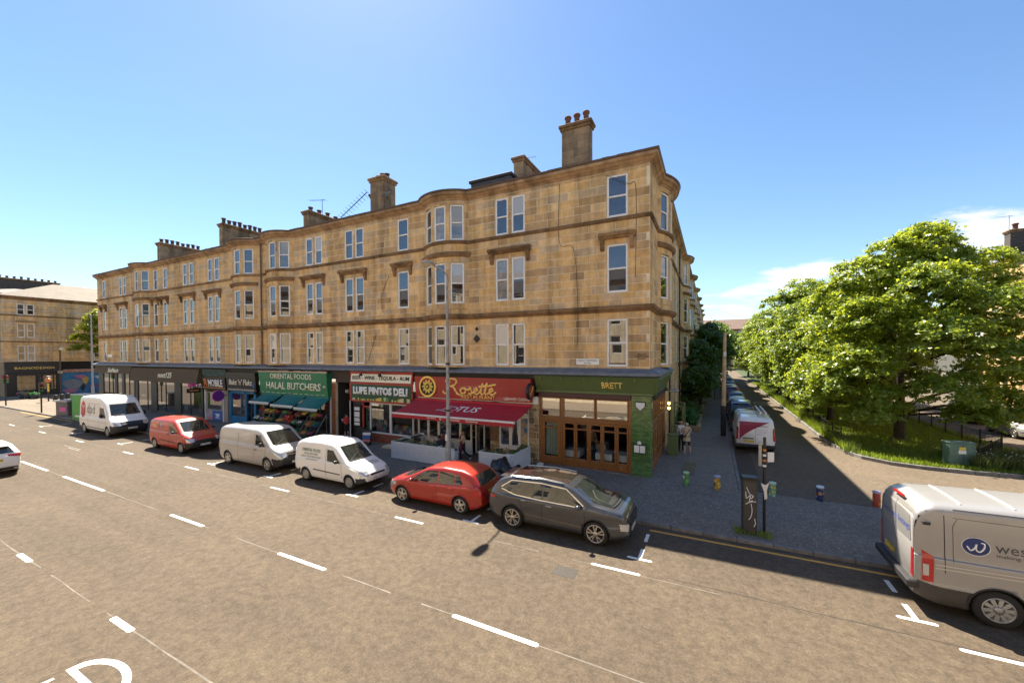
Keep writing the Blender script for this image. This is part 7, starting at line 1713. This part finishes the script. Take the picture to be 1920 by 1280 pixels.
for pts in ([(0, .6), (0, 2.2)], [(-.92, .6), (-.90, 2.2)], [(.92, .6), (.90, 2.2)]): c.line(pts, 'b', .014, both=False)
MB().bbox((-2.93, -.98, .48), (-2.72, .98, .66), .03, M_plastic).build('rear_bumper', c.b); c.plate('b', .85, M_py, y=.35)
MB().bbox((-2.80, -.25, 2.26), (-2.74, .25, 2.31), .01, M_tl).build('brake_light', c.b)
def tb(p): q = c.proj(p.y, p.z, 'b', .012); return q if q is not None else p
text('lettering', 'west end lettings', (-3, .75, 1.62), (0, -1, 0), (0, 0, 1), 1.5, .20, mat('blue_print', (.05, .09, .35), .5), c.b, ext=0, conform=tb)
for x in (-2.0, -1.2, -.4, .4):
    q = [c.proj(x, y, 't', .006) for y in np.linspace(-.7, .7, 9)]; MB().tube([p for p in q if p], .018, mat('roof_rib', (.6, .58, .55), .4), 5).build('roof_rib', c.b)
for y in (-1, 1): MB().bbox((-2.70, y*1.0-.03, 1.92), (-2.58, y*1.0+.05, 2.0), .012, M_plastic).build('door_hinge', c.b)
c.place(9.24, -5.86); lv = c
# maroon and white van on the side street
M_mar = mat('maroon_print', (.26, .012, .06), .4, coat=.5)
top = [(-2.50, 1.50), (-2.46, 1.80), (-2.2, 1.93), (-.4, 1.97), (.75, 1.95), (1.02, 1.88), (1.85, 1.22), (2.02, 1.14), (2.36, .98), (2.5, .76)]
c = van('tradesman_van', 'white and maroon van with ladders on its roof, first in the side street row', M_vwhite, 5.0, 1.92, top, 1.12, (-1.6, 1.6), .33, M_plastic, lambda x: .42 if x < -2.2 else 0, win=[(.7, 1.2), (1.5, 1.17), (1.08, 1.7), (.7, 1.72)], ws=(.7, 1.26, .62, 1.84))
q = [(-.80, 1.78), (-.80, .78), (-.72, .60)]
def rear_poly(name, pts, m, off=.008):
    P = [c.proj(y, z, 'b', off) for y, z in pts]
    if all(P): MB().add(P, [tuple(range(len(P)))], m).build(name, c.b)
mp_ = MB(); ny, nz_ = 72, 54
for i in range(ny):
    for j in range(nz_):
        ya, yb2, za, zb2 = -.78+1.56*i/ny, -.78+1.56*(i+1)/ny, .62+1.14*j/nz_, .62+1.14*(j+1)/nz_; tt = max(0, (.80-(ya+yb2)/2)/1.5)
        if (za+zb2)/2 > .60+1.18*tt**.6:
            P4 = [c.proj(y_, z_, 'b', .008) for y_, z_ in ((ya, za), (yb2, za), (yb2, zb2), (ya, zb2))]
            if all(P4): mp_.add(P4, [(0, 1, 2, 3)], M_mar)
mp_.build('maroon_panel', c.b)
M_ptxt = mat('faint_print', (.25, .2, .28), .6)
for s_, y, z, w, h, m in (('Bullivant', -.05, 1.50, .55, .10, mat('ink_print', (.04, .035, .04), .5)), ('plumbing', -.06, 1.30, .5, .06, M_ptxt), ('heating', -.06, 1.18, .45, .06, M_ptxt), ('gas', -.06, 1.06, .38, .05, M_ptxt)): text('lettering', s_, (-4, y, z), (0, -1, 0), (0, 0, 1), w, h, m, c.b, ext=0, conform=tb)
rear_poly('dark_strip', [(.62, .80), (.08, .80), (.08, .86), (.62, .86)], M_plastic, .012)
c.patch('tail_light', [(-.93, .75), (-.84, .75), (-.82, 1.45), (-.90, 1.45)], 'b', M_tl, .016, 2, 6); c.patch('tail_light', [(.84, .75), (.93, .75), (.90, 1.45), (.82, 1.45)], 'b', M_tl, .016, 2, 6)
c.line([(0, .5), (0, 1.85)], 'b', .012, both=False); c.plate('b', .68, M_py, y=.33)
MB().bbox((-2.56, -.94, .36), (-2.40, .94, .52), .03, M_plastic).build('rear_bumper', c.b)
for x in (-1.6, 0, 1.2): MB().tube([(x, -.75, 1.95), (x, -.72, 2.10), (x, .72, 2.10), (x, .75, 1.95)], .022, M_galv, 6).build('roof_bar', c.b)
c.b.location = (4.62, 9.85, ZS); c.b.rotation_euler = (0, 0, pi/2)
for y, l in ((.30, 'inner silver pipe tube on the roof of the maroon and white van'), (.55, 'outer silver pipe tube on the roof of the maroon and white van')):
    tag(MB().cyl((0, 0, 0), (0, 3.2, 0), .07, mat('pale_tube', (.6, .62, .62), .3, .4), 10).build('pipe_tube', loc=(4.62+y, 8.0, ZS+2.19)), l, 'tube')
# row of parked cars behind it: one built, the rest copied with their own paint
def repaint(root, m):
    for o in [x for x in COL.objects if x.parent == root and x.name.split('.')[0] == 'body']:
        me = o.data.copy(); me.materials[0] = m
        if len(me.materials) > 1 and me.materials[1] and me.materials[1].name not in ('black_plastic_trim',): me.materials[1] = m
        o.data = me
    for o in [x for x in COL.objects if x.parent == root and (x.name.startswith('door_mirror') or x.name.startswith('door_handle'))]:
        me = o.data.copy(); me.materials[0] = m; o.data = me
GRP = 'cars parked along the side street kerb'
h = hatch('parked_car', 'black hatchback directly ahead of the maroon and white van', paint('black_car_paint', (.02, .02, .024), .2), GRP); h.b.location = (4.5, 15.6, ZS); h.b.rotation_euler = (0, 0, pi/2)
for i, (y, nm, cc, lab) in enumerate(((20.6, 'dark_blue_paint', (.02, .03, .06), 'dark blue hatchback, second car ahead of the maroon and white van'), (25.8, 'pale_silver_paint', (.50, .51, .50), 'pale silver hatchback, third car ahead of the maroon and white van'), (31.2, 'slate_blue_paint', (.10, .16, .22), 'slate blue hatchback just behind the red one'), (37.2, 'scarlet_car_paint', (.42, .03, .02), 'red hatchback in the middle of the side street row'), (43, 'white_car_paint', (.62, .62, .6), 'white hatchback just ahead of the red one'), (49, 'teal_car_paint', (.03, .09, .10), 'teal hatchback under the pavement trees'), (55.5, 'grey_car_paint', (.2, .2, .2), 'grey hatchback farther up the side street'), (63, 'dark_red_car_paint', (.16, .02, .02), 'dark red hatchback near the far end of the row'), (72, 'cream_car_paint', (.6, .58, .5), 'cream hatchback at the far end of the row'))):
    k = copy_tree(suv_root if i in (0, 3, 6) else h.b, label=lab.replace('hatchback', 'suv') if i in (0, 3, 6) else lab); repaint(k, paint(nm, cc, .1)); k.location = (4.55+R.uniform(-.1, .1), y, ZS); k.rotation_euler = (0, 0, pi/2); k['group'] = GRP
k = copy_tree(h.b, label='silver hatchback facing the camera beyond the garden railing'); del k['group']; repaint(k, paint('silver_car_paint', (.45, .45, .44), .4)); k.location = (20.75, 20.35, ZS); k.rotation_euler = (0, 0, -pi/2)
k = copy_tree(h.b, label='dark hatchback half hidden by the big tree beyond the garden'); del k['group']; repaint(k, paint('dusk_car_paint', (.03, .03, .035), .2)); k.location = (21.2, 27.0, ZS); k.rotation_euler = (0, 0, -pi/2)
# white estate car leaving on the left
top = [(-2.32, .86), (-2.26, 1.05), (-1.9, 1.36), (-1.5, 1.45), (-.45, 1.47), (.15, 1.41), (.45, 1.30), (1.18, .98), (1.7, .90), (2.12, .78), (2.32, .6)]
c = Car('estate_car', 'white estate car leaving the picture at the left edge', 'car', 4.65, 1.8, top, [(-2.3, 1.02), (-.5, .94), (1.2, .87), (2.3, .74)], z0=.19, tum=.25, nose=.3, tail=.16, wb=(-1.35, 1.35), wr=.325, body=M_vwhite, clad=M_vwhite)
c.wheels('twin', M_alloy, .21, .70); c.patch('windscreen', [(-.64, .97), (.64, .97), (.52, 1.34), (-.52, 1.34)], 'f', M_cglass); c.patch('rear_window', [(-.62, 1.06), (.62, 1.06), (.5, 1.36), (-.5, 1.36)], 'b', M_cglass, .006, 10, 6)
c.patch('side_window', [(-1.5, 1.04), (.95, .94), (.3, 1.30), (-1.35, 1.33)], 'r', M_cglass, .006, 16, 6, True)
c.patch('tail_light', [(-.84, .86), (-.40, .93), (-.40, 1.0), (-.84, 1.0)], 'b', M_tl, .014, 6, 3); c.patch('tail_light', [(.40, .93), (.84, .86), (.84, 1.0), (.40, 1.0)], 'b', M_tl, .014, 6, 3); c.patch('tail_light', [(-2.3, .86), (-2.0, .90), (-2.0, 1.0), (-2.28, 1.0)], 'r', M_tl, .009, 4, 3, True)
c.patch('bumper_insert', [(-.7, .28), (.7, .28), (.72, .42), (-.72, .42)], 'b', M_plastic, .01); c.plate('b', .76, M_py); c.mirror(.8, .98, M_vwhite); c.handle(-.2, .86, M_vwhite); c.handle(-1.0, .88, M_vwhite)
MB().bbox((-2.1, -.5, 1.36), (-1.82, .5, 1.39), .012, M_vwhite).build('spoiler', c.b); c.place(-29.55, -13.0, pi)
# ------------------------------------------------------------------ people
M_skin = mat('skin', (.50, .30, .21), .6, var=.1, scale=12); M_skin2 = mat('tanned_skin', (.36, .20, .13), .6); M_hair = mat('dark_hair', (.025, .017, .013), .7); M_ghair = mat('grey_hair', (.42, .38, .34), .8)
JT = dict(pelvis=(0,0,.95), spine=(0,0,1.14), chest=(.01,0,1.33), neck=(0,0,1.49), jaw=(.015,0,1.56), head=(.02,0,1.645), top=(.0,0,1.73),
          shL=(0,.185,1.41), elL=(-.03,.235,1.13), wrL=(.03,.245,.89), haL=(.055,.24,.81), shR=(0,-.185,1.41), elR=(-.03,-.235,1.13), wrR=(.03,-.245,.89), haR=(.055,-.24,.81),
          hiL=(0,.095,.90), knL=(.02,.105,.49), anL=(-.02,.11,.085), toL=(.14,.125,.035), hiR=(0,-.095,.90), knR=(.02,-.105,.49), anR=(-.02,-.11,.085), toR=(.14,-.125,.035))
RAD = dict(pelvis=.145, spine=.13, chest=.155, neck=.058, jaw=.068, head=.092, top=.058, sh=.078, el=.047, wr=.032, ha=.036, hi=.105, kn=.062, an=.042, to=.036)
BONES = [('pelvis','spine','top'),('spine','chest','top'),('chest','neck','top'),('neck','jaw','skin'),('jaw','head','skin'),('head','top','skin')]
for s_ in 'LR': BONES += [('chest','sh'+s_,'top'),('sh'+s_,'el'+s_,'sleeve'),('el'+s_,'wr'+s_,'fore'),('wr'+s_,'ha'+s_,'skin'),('pelvis','hi'+s_,'leg'),('hi'+s_,'kn'+s_,'leg'),('kn'+s_,'an'+s_,'shin'),('an'+s_,'to'+s_,'shoe')]
def person(label, x, y, rz, cols, pose={}, h=1.75, z=ZP, hair=M_hair, bald=False, apron=None, seat=False, fat=1.0):
    J = {k: Vector(v) for k, v in JT.items()}; J.update({k: Vector(v) for k, v in pose.items()})
    names = list(J); V = [J[k] for k in names]; E = [(names.index(a), names.index(b)) for a, b, _ in BONES]; rad = [RAD.get(k, RAD.get(k[:2], .05)) for k in names]
    for s_, sg in (('L', 1), ('R', -1)):        # a hand with four fingers and a thumb
        w, p = J['wr'+s_], J['ha'+s_]; d = (p-w).normalized(); sd_ = d.orthogonal().normalized()
        for i, (of, ln) in enumerate(((-.026, .075), (-.009, .085), (.009, .08), (.026, .062))):
            a = p+d*.02+sd_*of; b_ = a+d*ln*.55; c_ = b_+(d+Vector((0, -sg*.5, -.2))).normalized()*ln*.45; k = len(V); V += [a, b_, c_]; rad += [.011, .009, .008]; E += [(names.index('ha'+s_), k), (k, k+1), (k+1, k+2)]
        k = len(V); V += [w+d*.03-sd_*.035, w+d*.075-sd_*.05]; rad += [.013, .010]; E += [(names.index('wr'+s_), k), (k, k+1)]
    sc = h/1.75; V = [v*sc for v in V]
    me = bpy.data.meshes.new('skeleton'); me.from_pydata([tuple(v) for v in V], E, []); o = bpy.data.objects.new('skeleton', me); COL.objects.link(o)
    o.modifiers.new('skin', 'SKIN'); sv = me.skin_vertices[0].data
    for i, r in enumerate(rad): f = fat if (i < len(names) and names[i] in ('pelvis', 'spine', 'chest')) else 1; sv[i].radius = (r*sc*f, r*sc*f); sv[i].use_root = (i == 0)
    sv[names.index('chest')].radius = (.165*sc*fat, .115*sc*fat) if 0 else (.145*sc*fat, .145*sc*fat)
    ss = o.modifiers.new('sub', 'SUBSURF'); ss.levels = 1; ss.render_levels = 1
    dg = bpy.context.evaluated_depsgraph_get(); dg.update(); m2 = bpy.data.meshes.new_from_object(o.evaluated_get(dg)); bpy.data.objects.remove(o)
    keys = ['skin', 'top', 'sleeve', 'fore', 'leg', 'shin', 'shoe']; ms = [cols.get('skin', M_skin)]+[cols.get(k) or cols.get({'sleeve': 'top', 'fore': 'skin', 'shin': 'leg', 'shoe': 'shoe'}.get(k, k)) or M_skin for k in keys[1:]]
    m2.materials.clear()
    for m in ms: m2.materials.append(m)
    segs = [(J[a]*sc, J[b]*sc, keys.index(r)) for a, b, r in BONES]
    for p in m2.polygons:
        c = p.center; best, bi = 9, 0
        for a, b, r in segs:
            d = b-a; t = max(0, min(1, (c-a).dot(d)/d.length_squared)); q = (a+d*t-c).length
            if q < best: best, bi = q, r
        p.material_index = bi
    m2.polygons.foreach_set('use_smooth', [True]*len(m2.polygons))
    b = bpy.data.objects.new('person', m2); link(b); b.location = (x, y, z); b.rotation_euler = (0, 0, rz); tag(b, label, 'person')
    hd = J['head']*sc; tp = J['top']*sc; jw = J['jaw']*sc
    if not bald: MB().sphere(tuple(hd+Vector((-.02, 0, .035))*sc), (.105*sc, .098*sc, .10*sc), hair, 12, 8).build('hair', b)
    else: MB().sphere(tuple(hd+Vector((-.035, 0, -.005))*sc), (.085*sc, .099*sc, .065*sc), hair, 12, 8).build('hair', b)
    f = MB()
    for s_ in (-1, 1): f.sphere(tuple(hd+Vector((.088, s_*.034, .005))*sc), .012*sc, M_hair, 6, 4); f.bbox(tuple(hd+Vector((.088, s_*.034-.02, .024))*sc), tuple(hd+Vector((.10, s_*.034+.02, .032))*sc), .002, hair)
    f.sphere(tuple(hd+Vector((.10, 0, -.02))*sc), (.018*sc, .014*sc, .024*sc), ms[0], 6, 5); f.bbox(tuple(hd+Vector((.078, -.026, -.062))*sc), tuple(hd+Vector((.092, .026, -.052))*sc), .002, mat('lips', (.32, .12, .1), .5))
    for s_ in (-1, 1): f.sphere(tuple(hd+Vector((-.005, s_*.095, -.01))*sc), (.02*sc, .012*sc, .03*sc), ms[0], 6, 5)
    f.build('face', b)
    if apron:
        mb = MB(); n = 8; prof = [(1.40, .13, .175), (1.22, .19, .18), (1.05, .23, .175), (.92, .235, .19), (.75, .25, .21), (.56, .26, .20)]
        vs = []
        for zz, w, fx in prof:
            for i in range(n+1): t = -1+2*i/n; vs.append(Vector((fx+.03-.10*t*t*(w/.2)+(.02*sin(i*2) if zz < .9 else 0), w*t, zz))*sc)
        mb.add(vs, [(r*(n+1)+i, r*(n+1)+i+1, (r+1)*(n+1)+i+1, (r+1)*(n+1)+i) for r in range(len(prof)-1) for i in range(n)], apron, smooth=True)
        for s_ in (-1, 1): mb.tube([Vector((.155, s_*.11, 1.40))*sc, Vector((.10, s_*.10, 1.49))*sc, Vector((-.05, s_*.07, 1.50))*sc], .012, apron, 5)
        mb.build('apron', b)
    return b
C_ = lambda n, c: mat(n, c, .85, var=.18, scale=10)
M_blkc = C_('black_cloth', (.018, .018, .02)); M_beige = C_('beige_cloth', (.50, .36, .22)); M_burg = C_('burgundy_apron', (.20, .015, .03)); M_wsh = C_('white_cloth', (.66, .66, .68)); M_wshoe = mat('white_shoes', (.72, .71, .68), .6); M_redt = C_('red_cloth', (.55, .05, .03))
wt = person('waiter in beige shirt and burgundy apron striding past the lamp post', -8.95, -1.45, pi+.65, dict(top=M_beige, fore=M_beige, leg=M_blkc, shin=M_blkc, shoe=M_wshoe, skin=M_skin2),
    dict(knL=(.20,.10,.52), anL=(.12,.11,.10), toL=(.27,.12,.04), knR=(-.05,-.10,.50), anR=(-.42,-.11,.20), toR=(-.32,-.12,.07), elL=(.16,.22,1.18), wrL=(.42,.20,1.20), haL=(.50,.19,1.22), elR=(-.10,-.24,1.14), wrR=(-.06,-.25,.90), haR=(-.03,-.25,.82)), h=1.66, apron=M_burg)
MB().sphere((.075*.95, 0, 1.50*.95), (.04, .065, .055), M_hair, 8, 6).build('beard', wt)
SEAT = dict(pelvis=(0,0,.50), spine=(-.03,0,.70), chest=(-.01,0,.90), neck=(.02,0,1.06), jaw=(.04,0,1.13), head=(.05,0,1.215), top=(.03,0,1.30), shL=(-.01,.185,.98), shR=(-.01,-.185,.98), elL=(.10,.23,.74), elR=(.10,-.23,.74), wrL=(.28,.10,.86), wrR=(.28,-.10,.86), haL=(.33,.05,.92), haR=(.33,-.05,.92),
            hiL=(.02,.10,.48), hiR=(.02,-.10,.48), knL=(.44,.11,.50), knR=(.44,-.11,.50), anL=(.42,.11,.085), anR=(.42,-.11,.085), toL=(.58,.12,.035), toR=(.58,-.12,.035))
person('seated man in pale beige sweater with short dark hair on the terrace', -11.05, -1.35, -pi/2-.25, dict(top=C_('pale_sweater', (.46, .38, .29)), fore=C_('pale_sweater', (.46, .38, .29)), leg=M_blkc, shin=M_blkc, shoe=M_blkc, skin=M_skin2), SEAT)
person('seated diner in dark top with black hair leaning over the terrace table', -10.25, -1.6, pi-.5, dict(top=C_('navy_cloth', (.03, .03, .055)), fore=M_skin, leg=M_blkc, shin=M_blkc, shoe=M_blkc), {**SEAT, 'chest': (.1,0,.88), 'neck': (.2,0,1.0), 'jaw': (.25,0,1.05), 'head': (.29,0,1.11), 'top': (.30,0,1.2)})
person('seated woman in patterned red top facing the man in beige', -10.75, -.85, -pi/2+.5, dict(top=C_('dull_red_cloth', (.25, .07, .06)), fore=M_skin, leg=M_blkc, shin=M_blkc, shoe=M_blkc), SEAT)
person('diner with dark hair seated inside the red restaurant window', -9.9, .9, -pi/2, dict(top=M_blkc, fore=M_skin, leg=M_blkc, shin=M_blkc, shoe=M_blkc), SEAT)
pd = person('woman in red top and black skirt reading a paper at the close entrance', -19.15, -.05, pi-.3, dict(top=M_redt, sleeve=M_redt, fore=M_skin, leg=M_blkc, shin=M_skin, shoe=M_blkc), dict(elL=(.02,.23,1.14), wrL=(.24,.14,1.14), haL=(.31,.10,1.15), elR=(.02,-.23,1.14), wrR=(.24,-.14,1.14), haR=(.31,-.10,1.15)), h=1.66)
o = MB().bbox((-.18, -.13, -.004), (.18, .13, .004), .002, PW).build('newspaper', loc=(-19.52, .06, ZP+1.14)); o.rotation_euler = (0, .5, -.3); tag(o, 'white paper held by the woman in red', 'paper')
m1 = person('older man in beige jacket, black shorts and white shoes on the side pavement', 1.22, 5.1, 1.9, dict(top=C_('beige_jacket', (.52, .41, .29)), sleeve=C_('beige_jacket', (.52, .41, .29)), fore=C_('beige_jacket', (.52, .41, .29)), leg=M_blkc, shin=M_skin, shoe=M_wshoe), dict(elL=(.10,.24,1.16), wrL=(.27,.10,1.17), haL=(.30,.02,1.18), elR=(.10,-.24,1.16), wrR=(.27,-.10,1.15), haR=(.30,-.02,1.16), knR=(.03,-.15,.49), anR=(.0,-.20,.085), toR=(.15,-.24,.035), pelvis=(0,0,.92)), h=1.78, hair=M_ghair, bald=True, fat=1.12)
MB().tube(smooth_path([(-.14, -.12, 1.40), (-.17, .0, 1.2), (-.16, .14, 1.02), (0, .2, .95)]), .016, M_blkc, 5).build('shoulder_strap', m1)
bp_ = MB()
bp_.lathe([(.175, .98), (.19, .86), (.205, .76)], C_('beige_jacket', (.52, .41, .29)), 14, close=False); bp_.build('jacket_hem', m1)
person('ruddy man in white shirt and black trousers leaning by the olive box', .90, 5.75, -.9, dict(top=M_wsh, sleeve=M_wsh, fore=M_skin, leg=M_blkc, shin=M_blkc, shoe=M_blkc, skin=mat('ruddy_skin', (.52, .22, .15), .6)), h=1.74, hair=M_ghair, bald=True, fat=1.1)
person('person in brown top standing inside the corner restaurant behind the doors', -3.1, 1.75, -pi/2, dict(top=C_('brown_top', (.30, .21, .13)), fore=M_skin, leg=M_blkc, shin=M_blkc, shoe=M_blkc), h=1.72)

# ------------------------------------------------------------------ trees
M_bark = mat('bark', (.075, .058, .042), .95, col2=(.04, .032, .025), scale=7, bump=.4)
LF = dict(lime=leaf_mat('leaf_sunny_green', (.150, .225, .032), (.060, .115, .022), .45, (.55, .62, .045)), mid=leaf_mat('leaf_green', (.130, .205, .038), (.056, .105, .024), .43, (.46, .55, .05)), dark=leaf_mat('leaf_shaded_green', (.075, .135, .03), (.035, .07, .018), .34, (.2, .32, .03)), yell=leaf_mat('leaf_yellow_green', (.20, .24, .02), (.11, .15, .015), .42, (.5, .5, .03)))  # dark set: shade of the side street mixed into the front garden leaf colour
def crown_mesh(name, lobes, n, size, m, seed, up=.55, flat=.45, hang=0.0):
    """leaf-sized faces gathered into flattened sprays through each lobe; lobes [(cx, cy, cz, rx, ry, rz)]"""
    r = np.random.RandomState(seed); vol = np.array([l[3]*l[4]+l[4]*l[5]+l[3]*l[5] for l in lobes]); vol /= vol.sum(); VV = []; 
    for l, v in zip(lobes, vol):
        k = int(n*v); ns = max(6, k//46); c = np.array(l[:3]); rr = np.array(l[3:])
        d = r.normal(size=(ns, 3)); d /= np.linalg.norm(d, axis=1)[:, None]; d[:, 2] = np.where(d[:, 2] < -.55, -d[:, 2], d[:, 2])
        rad = r.uniform(.55, 1.06, ns)**.7; sc = c+d*rr*rad[:, None]              # spray centres, near the skin of the lobe
        idx = r.randint(0, ns, k); ss = size*3.0*(.6+.8*r.rand(ns))
        off = r.normal(size=(k, 3))*np.stack([ss[idx], ss[idx], ss[idx]*flat], 1)*.55
        # sprays tip outwards and droop at the rim
        o = d[idx]; off[:, 2] -= (off[:, :2]*o[:, :2]).sum(1)*.35+hang*np.abs(off[:, 0])
        P = sc[idx]+off
        nr = np.stack([o[:, 0]*.5, o[:, 1]*.5, np.full(k, up)], 1)+r.normal(size=(k, 3))*.42; nr /= np.linalg.norm(nr, axis=1)[:, None]
        t = np.cross(nr, r.normal(size=(k, 3))); t /= np.linalg.norm(t, axis=1)[:, None]; b = np.cross(nr, t); s = size*(.55+.8*r.rand(k))[:, None]
        q = np.stack([P-t*s, P+b*s*.52+nr*s*.10, P+t*s, P-b*s*.52+nr*s*.10], 1); VV.append(q.reshape(-1, 3))
    V = np.concatenate(VV); F = np.arange(len(V)).reshape(-1, 4); return np_mesh(name, V, F, [m])
def tree(name, label, x, y, lobes, n, size, m, h0, tr=.22, seed=1, group=None, z=ZP+.05, limbs=True, up=.55, cat='tree', trunk_m=None):
    b = empty(name, (x, y, z), 0, label, cat, group)
    r = random.Random(seed); mb = MB(); top = max(l[2] for l in lobes)
    mb.tube([(0, 0, -.1), (.02, .0, .25), (.04, -.03, h0), (.0, .05, h0+(top-h0)*.5), (.1, .0, top)], [tr*1.5, tr*1.05, tr*.85, tr*.5, tr*.15], trunk_m or M_bark, 10)
    if limbs:
        for l in lobes:
            zz = min(top*.8, max(h0*.8, l[2]-1.6)); p0 = Vector((.03, 0, zz)); p2 = Vector(l[:3]); p1 = (p0+p2)/2+Vector((0, 0, r.uniform(.0, .5))); mb.tube(smooth_path([p0, p1, p2], 4), [tr*.38, tr*.34, tr*.3, tr*.27, tr*.23, tr*.19, tr*.15, tr*.11, tr*.06][:9], trunk_m or M_bark, 6)
    mb.build('trunk', b)
    inst('crown', crown_mesh('crown', lobes, n, size, m, seed, up), b); return b
def lobed(seed, cz, rx, ry, rz, k, lr, base=None):
    r = random.Random(seed); L = [(0, 0, cz, rx*.62, ry*.62, rz*.66)]
    for i in range(k):
        t = 2*pi*i*.382*1.618+r.uniform(-.3, .3); v = -1+2*(i+.5)/k; q = sqrt(max(0, 1-v*v)); s = lr*r.uniform(.75, 1.2)
        L.append((rx*.72*q*cos(t), ry*.72*q*sin(t), cz+rz*.74*v, s, s, s*r.uniform(.55, .8)))
    return L
big = [(.5, 0, 7.2, 3.4, 3.4, 4.6)]+[(dx, dy, dz, s, s, s*.72) for dx, dy, dz, s in ((.9, -.5, 12.0, 1.5), (1.6, .4, 11.2, 1.7), (-.6, -.5, 11.4, 1.5), (-1.9, -.8, 10.2, 1.7), (3.0, -.3, 10.1, 1.8), (-3.0, -.6, 8.9, 1.5), (4.2, 0, 8.3, 1.9), (.3, -2.8, 9.0, 1.9), (-1.9, -2.6, 7.4, 1.9), (2.7, -2.8, 7.6, 2.0), (-3.6, -.8, 6.6, 1.7), (4.9, -1.2, 6.0, 1.9), (.6, -3.9, 6.2, 1.9), (-2.6, -2.9, 4.7, 1.8), (3.2, -3.5, 4.8, 1.9), (-3.9, -.6, 4.2, 1.6), (5.3, -.4, 3.7, 1.8), (.9, -3.9, 3.4, 1.6), (-1.6, -3.1, 2.7, 1.3), (2.9, -3.1, 2.6, 1.4), (4.6, -2.2, 2.3, 1.2), (-3.3, .3, 2.6, 1.3), (0, 3, 8, 2.4), (2, 3, 6, 2.4), (-2, 3, 5, 2.4), (1.2, 1, 12.6, 1.1), (-4.0, -1.6, 2.4, 1.5), (-3.4, -2.4, 3.6, 1.6), (-2.2, -3.4, 2.0, 1.2), (1.6, -4.0, 2.2, 1.1), (-4.6, .4, 3.2, 1.5))]
tree('big_tree', 'big bushy sycamore with dense sunlit crown in front of the right-hand tenement', 12.83, 14.4, big, 150000, .105, LF['lime'], 2.0, .27, 3)
t2 = tree('garden_tree', 'drooping broadleaf tree just left of the big sycamore, its skirt near the railing', 10.9, 21.6, lobed(4, 5.5, 4.1, 4.2, 5.1, 20, 1.9), 80000, .112, LF['mid'], 1.6, .2, 5, 'trees of the central garden')
t3 = tree('garden_tree', 'tall pointed tree rising highest in the middle of the garden row', 10.7, 31.5, lobed(9, 6.9, 4.5, 4.4, 6.7, 20, 1.95), 72000, .118, LF['mid'], 1.8, .22, 8, 'trees of the central garden')
for i, (x, y, s, src, l) in enumerate(((11.2, 40, .98, t2, 'rounded tree behind the tall pointed one in the garden row'), (10.8, 48, .92, t3, 'fourth tree back along the garden railing'), (11.2, 58, .98, t2, 'fifth tree back along the garden railing'), (10.8, 70, .95, t3, 'tree near the far end of the garden row'), (9.8, 88, 1.0, t2, 'last tree of the garden row beside the street end'), (14.8, 26.5, 1.0, t2, 'tree at the back of the garden behind the drooping one'), (15.5, 40, 1.0, t3, 'tree at the back of the garden behind the pointed one'), (15.0, 56, 1.05, t2, 'distant tree on the far side of the garden'))):
    c = copy_tree(src, label=l); c.location = (x, y, ZP); c.rotation_euler = (0, 0, i*1.3+.5); c.scale = (s, s, s)
GT = 'trees in the front gardens of the side street'
g1 = tree('front_garden_tree', 'low dark shrub-like tree against the corner tenement bow on the side street', 1.0, 19.6, lobed(11, 2.7, 1.5, 1.9, 1.9, 9, .8), 6500, .13, LF['dark'], .6, .08, 12, GT)
g2 = tree('front_garden_tree', 'dark tree overhanging the side pavement at second floor height', 1.2, 23.5, lobed(14, 4.3, 1.8, 2.4, 2.7, 11, 1.0), 8500, .15, LF['dark'], 1.2, .1, 15, GT)
for i, (x, y, s, l) in enumerate(((1.3, 29, .9, 'dark tree over the pavement behind the telegraph pole'), (1.7, 36, 1.25, 'taller dark tree farther along the front gardens'), (1.9, 46, 1.45, 'dark tree beside the middle of the parked row'), (2.3, 58, 1.6, 'tall dark tree near the far end of the front gardens'), (3.2, 76, 1.7, 'last dark tree shading the side pavement'))):
    c = copy_tree(g2, label=l); c.location = (x, y, ZP); c.rotation_euler = (0, 0, i*1.9); c.scale = (s, s, s)
for i, (x, y, r_, h, l) in enumerate(((.85, 13.6, .62, .95, 'low green garden bush nearest the standing men'), (.8, 15.0, .7, 1.2, 'rounded garden bush behind the lowest one'), (.95, 16.6, .75, 1.5, 'taller garden bush at the foot of the first bow'))):
    tree('garden_bush', l, x, y, lobed(20+i, h*.55, r_, r_, h*.55, 7, r_*.5), 2600, .075, LEAFS[0] if i < 2 else LF['dark'], .1, .03, 30+i, 'bushes in the first front garden', cat='bush')
tree('street_tree', 'slender yellow-green tree in front of the far corner tenement', -79.5, 6.9, [(0, 0, 8.4, 1.6, 1.6, 2.7)]+[(dx, dy, dz, s, s*1.2, s*.5) for dx, dy, dz, s in ((.5, -1.7, 9.6, 1.0), (0, -2.2, 8.1, 1.0), (.4, -2.6, 6.6, .95), (0, -.9, 10.8, 1.0), (.3, 1.6, 10.0, 1.3), (0, 2.2, 8, 1.4), (.5, .5, 6.2, 1.4), (0, -.4, 11.9, .8), (0, 2, 6, 1.2))], 15000, .155, LF['yell'], 4, .14, 41)
# greenery trailing on the garden railing
n = 2600; Y = 9.0+NR.rand(n)*40; X = 9.35+NR.normal(size=n)*.12; 
blades('railing_growth', X, Y, ZP+.06, .5, .03, MATS['weed_leaf'], .5)
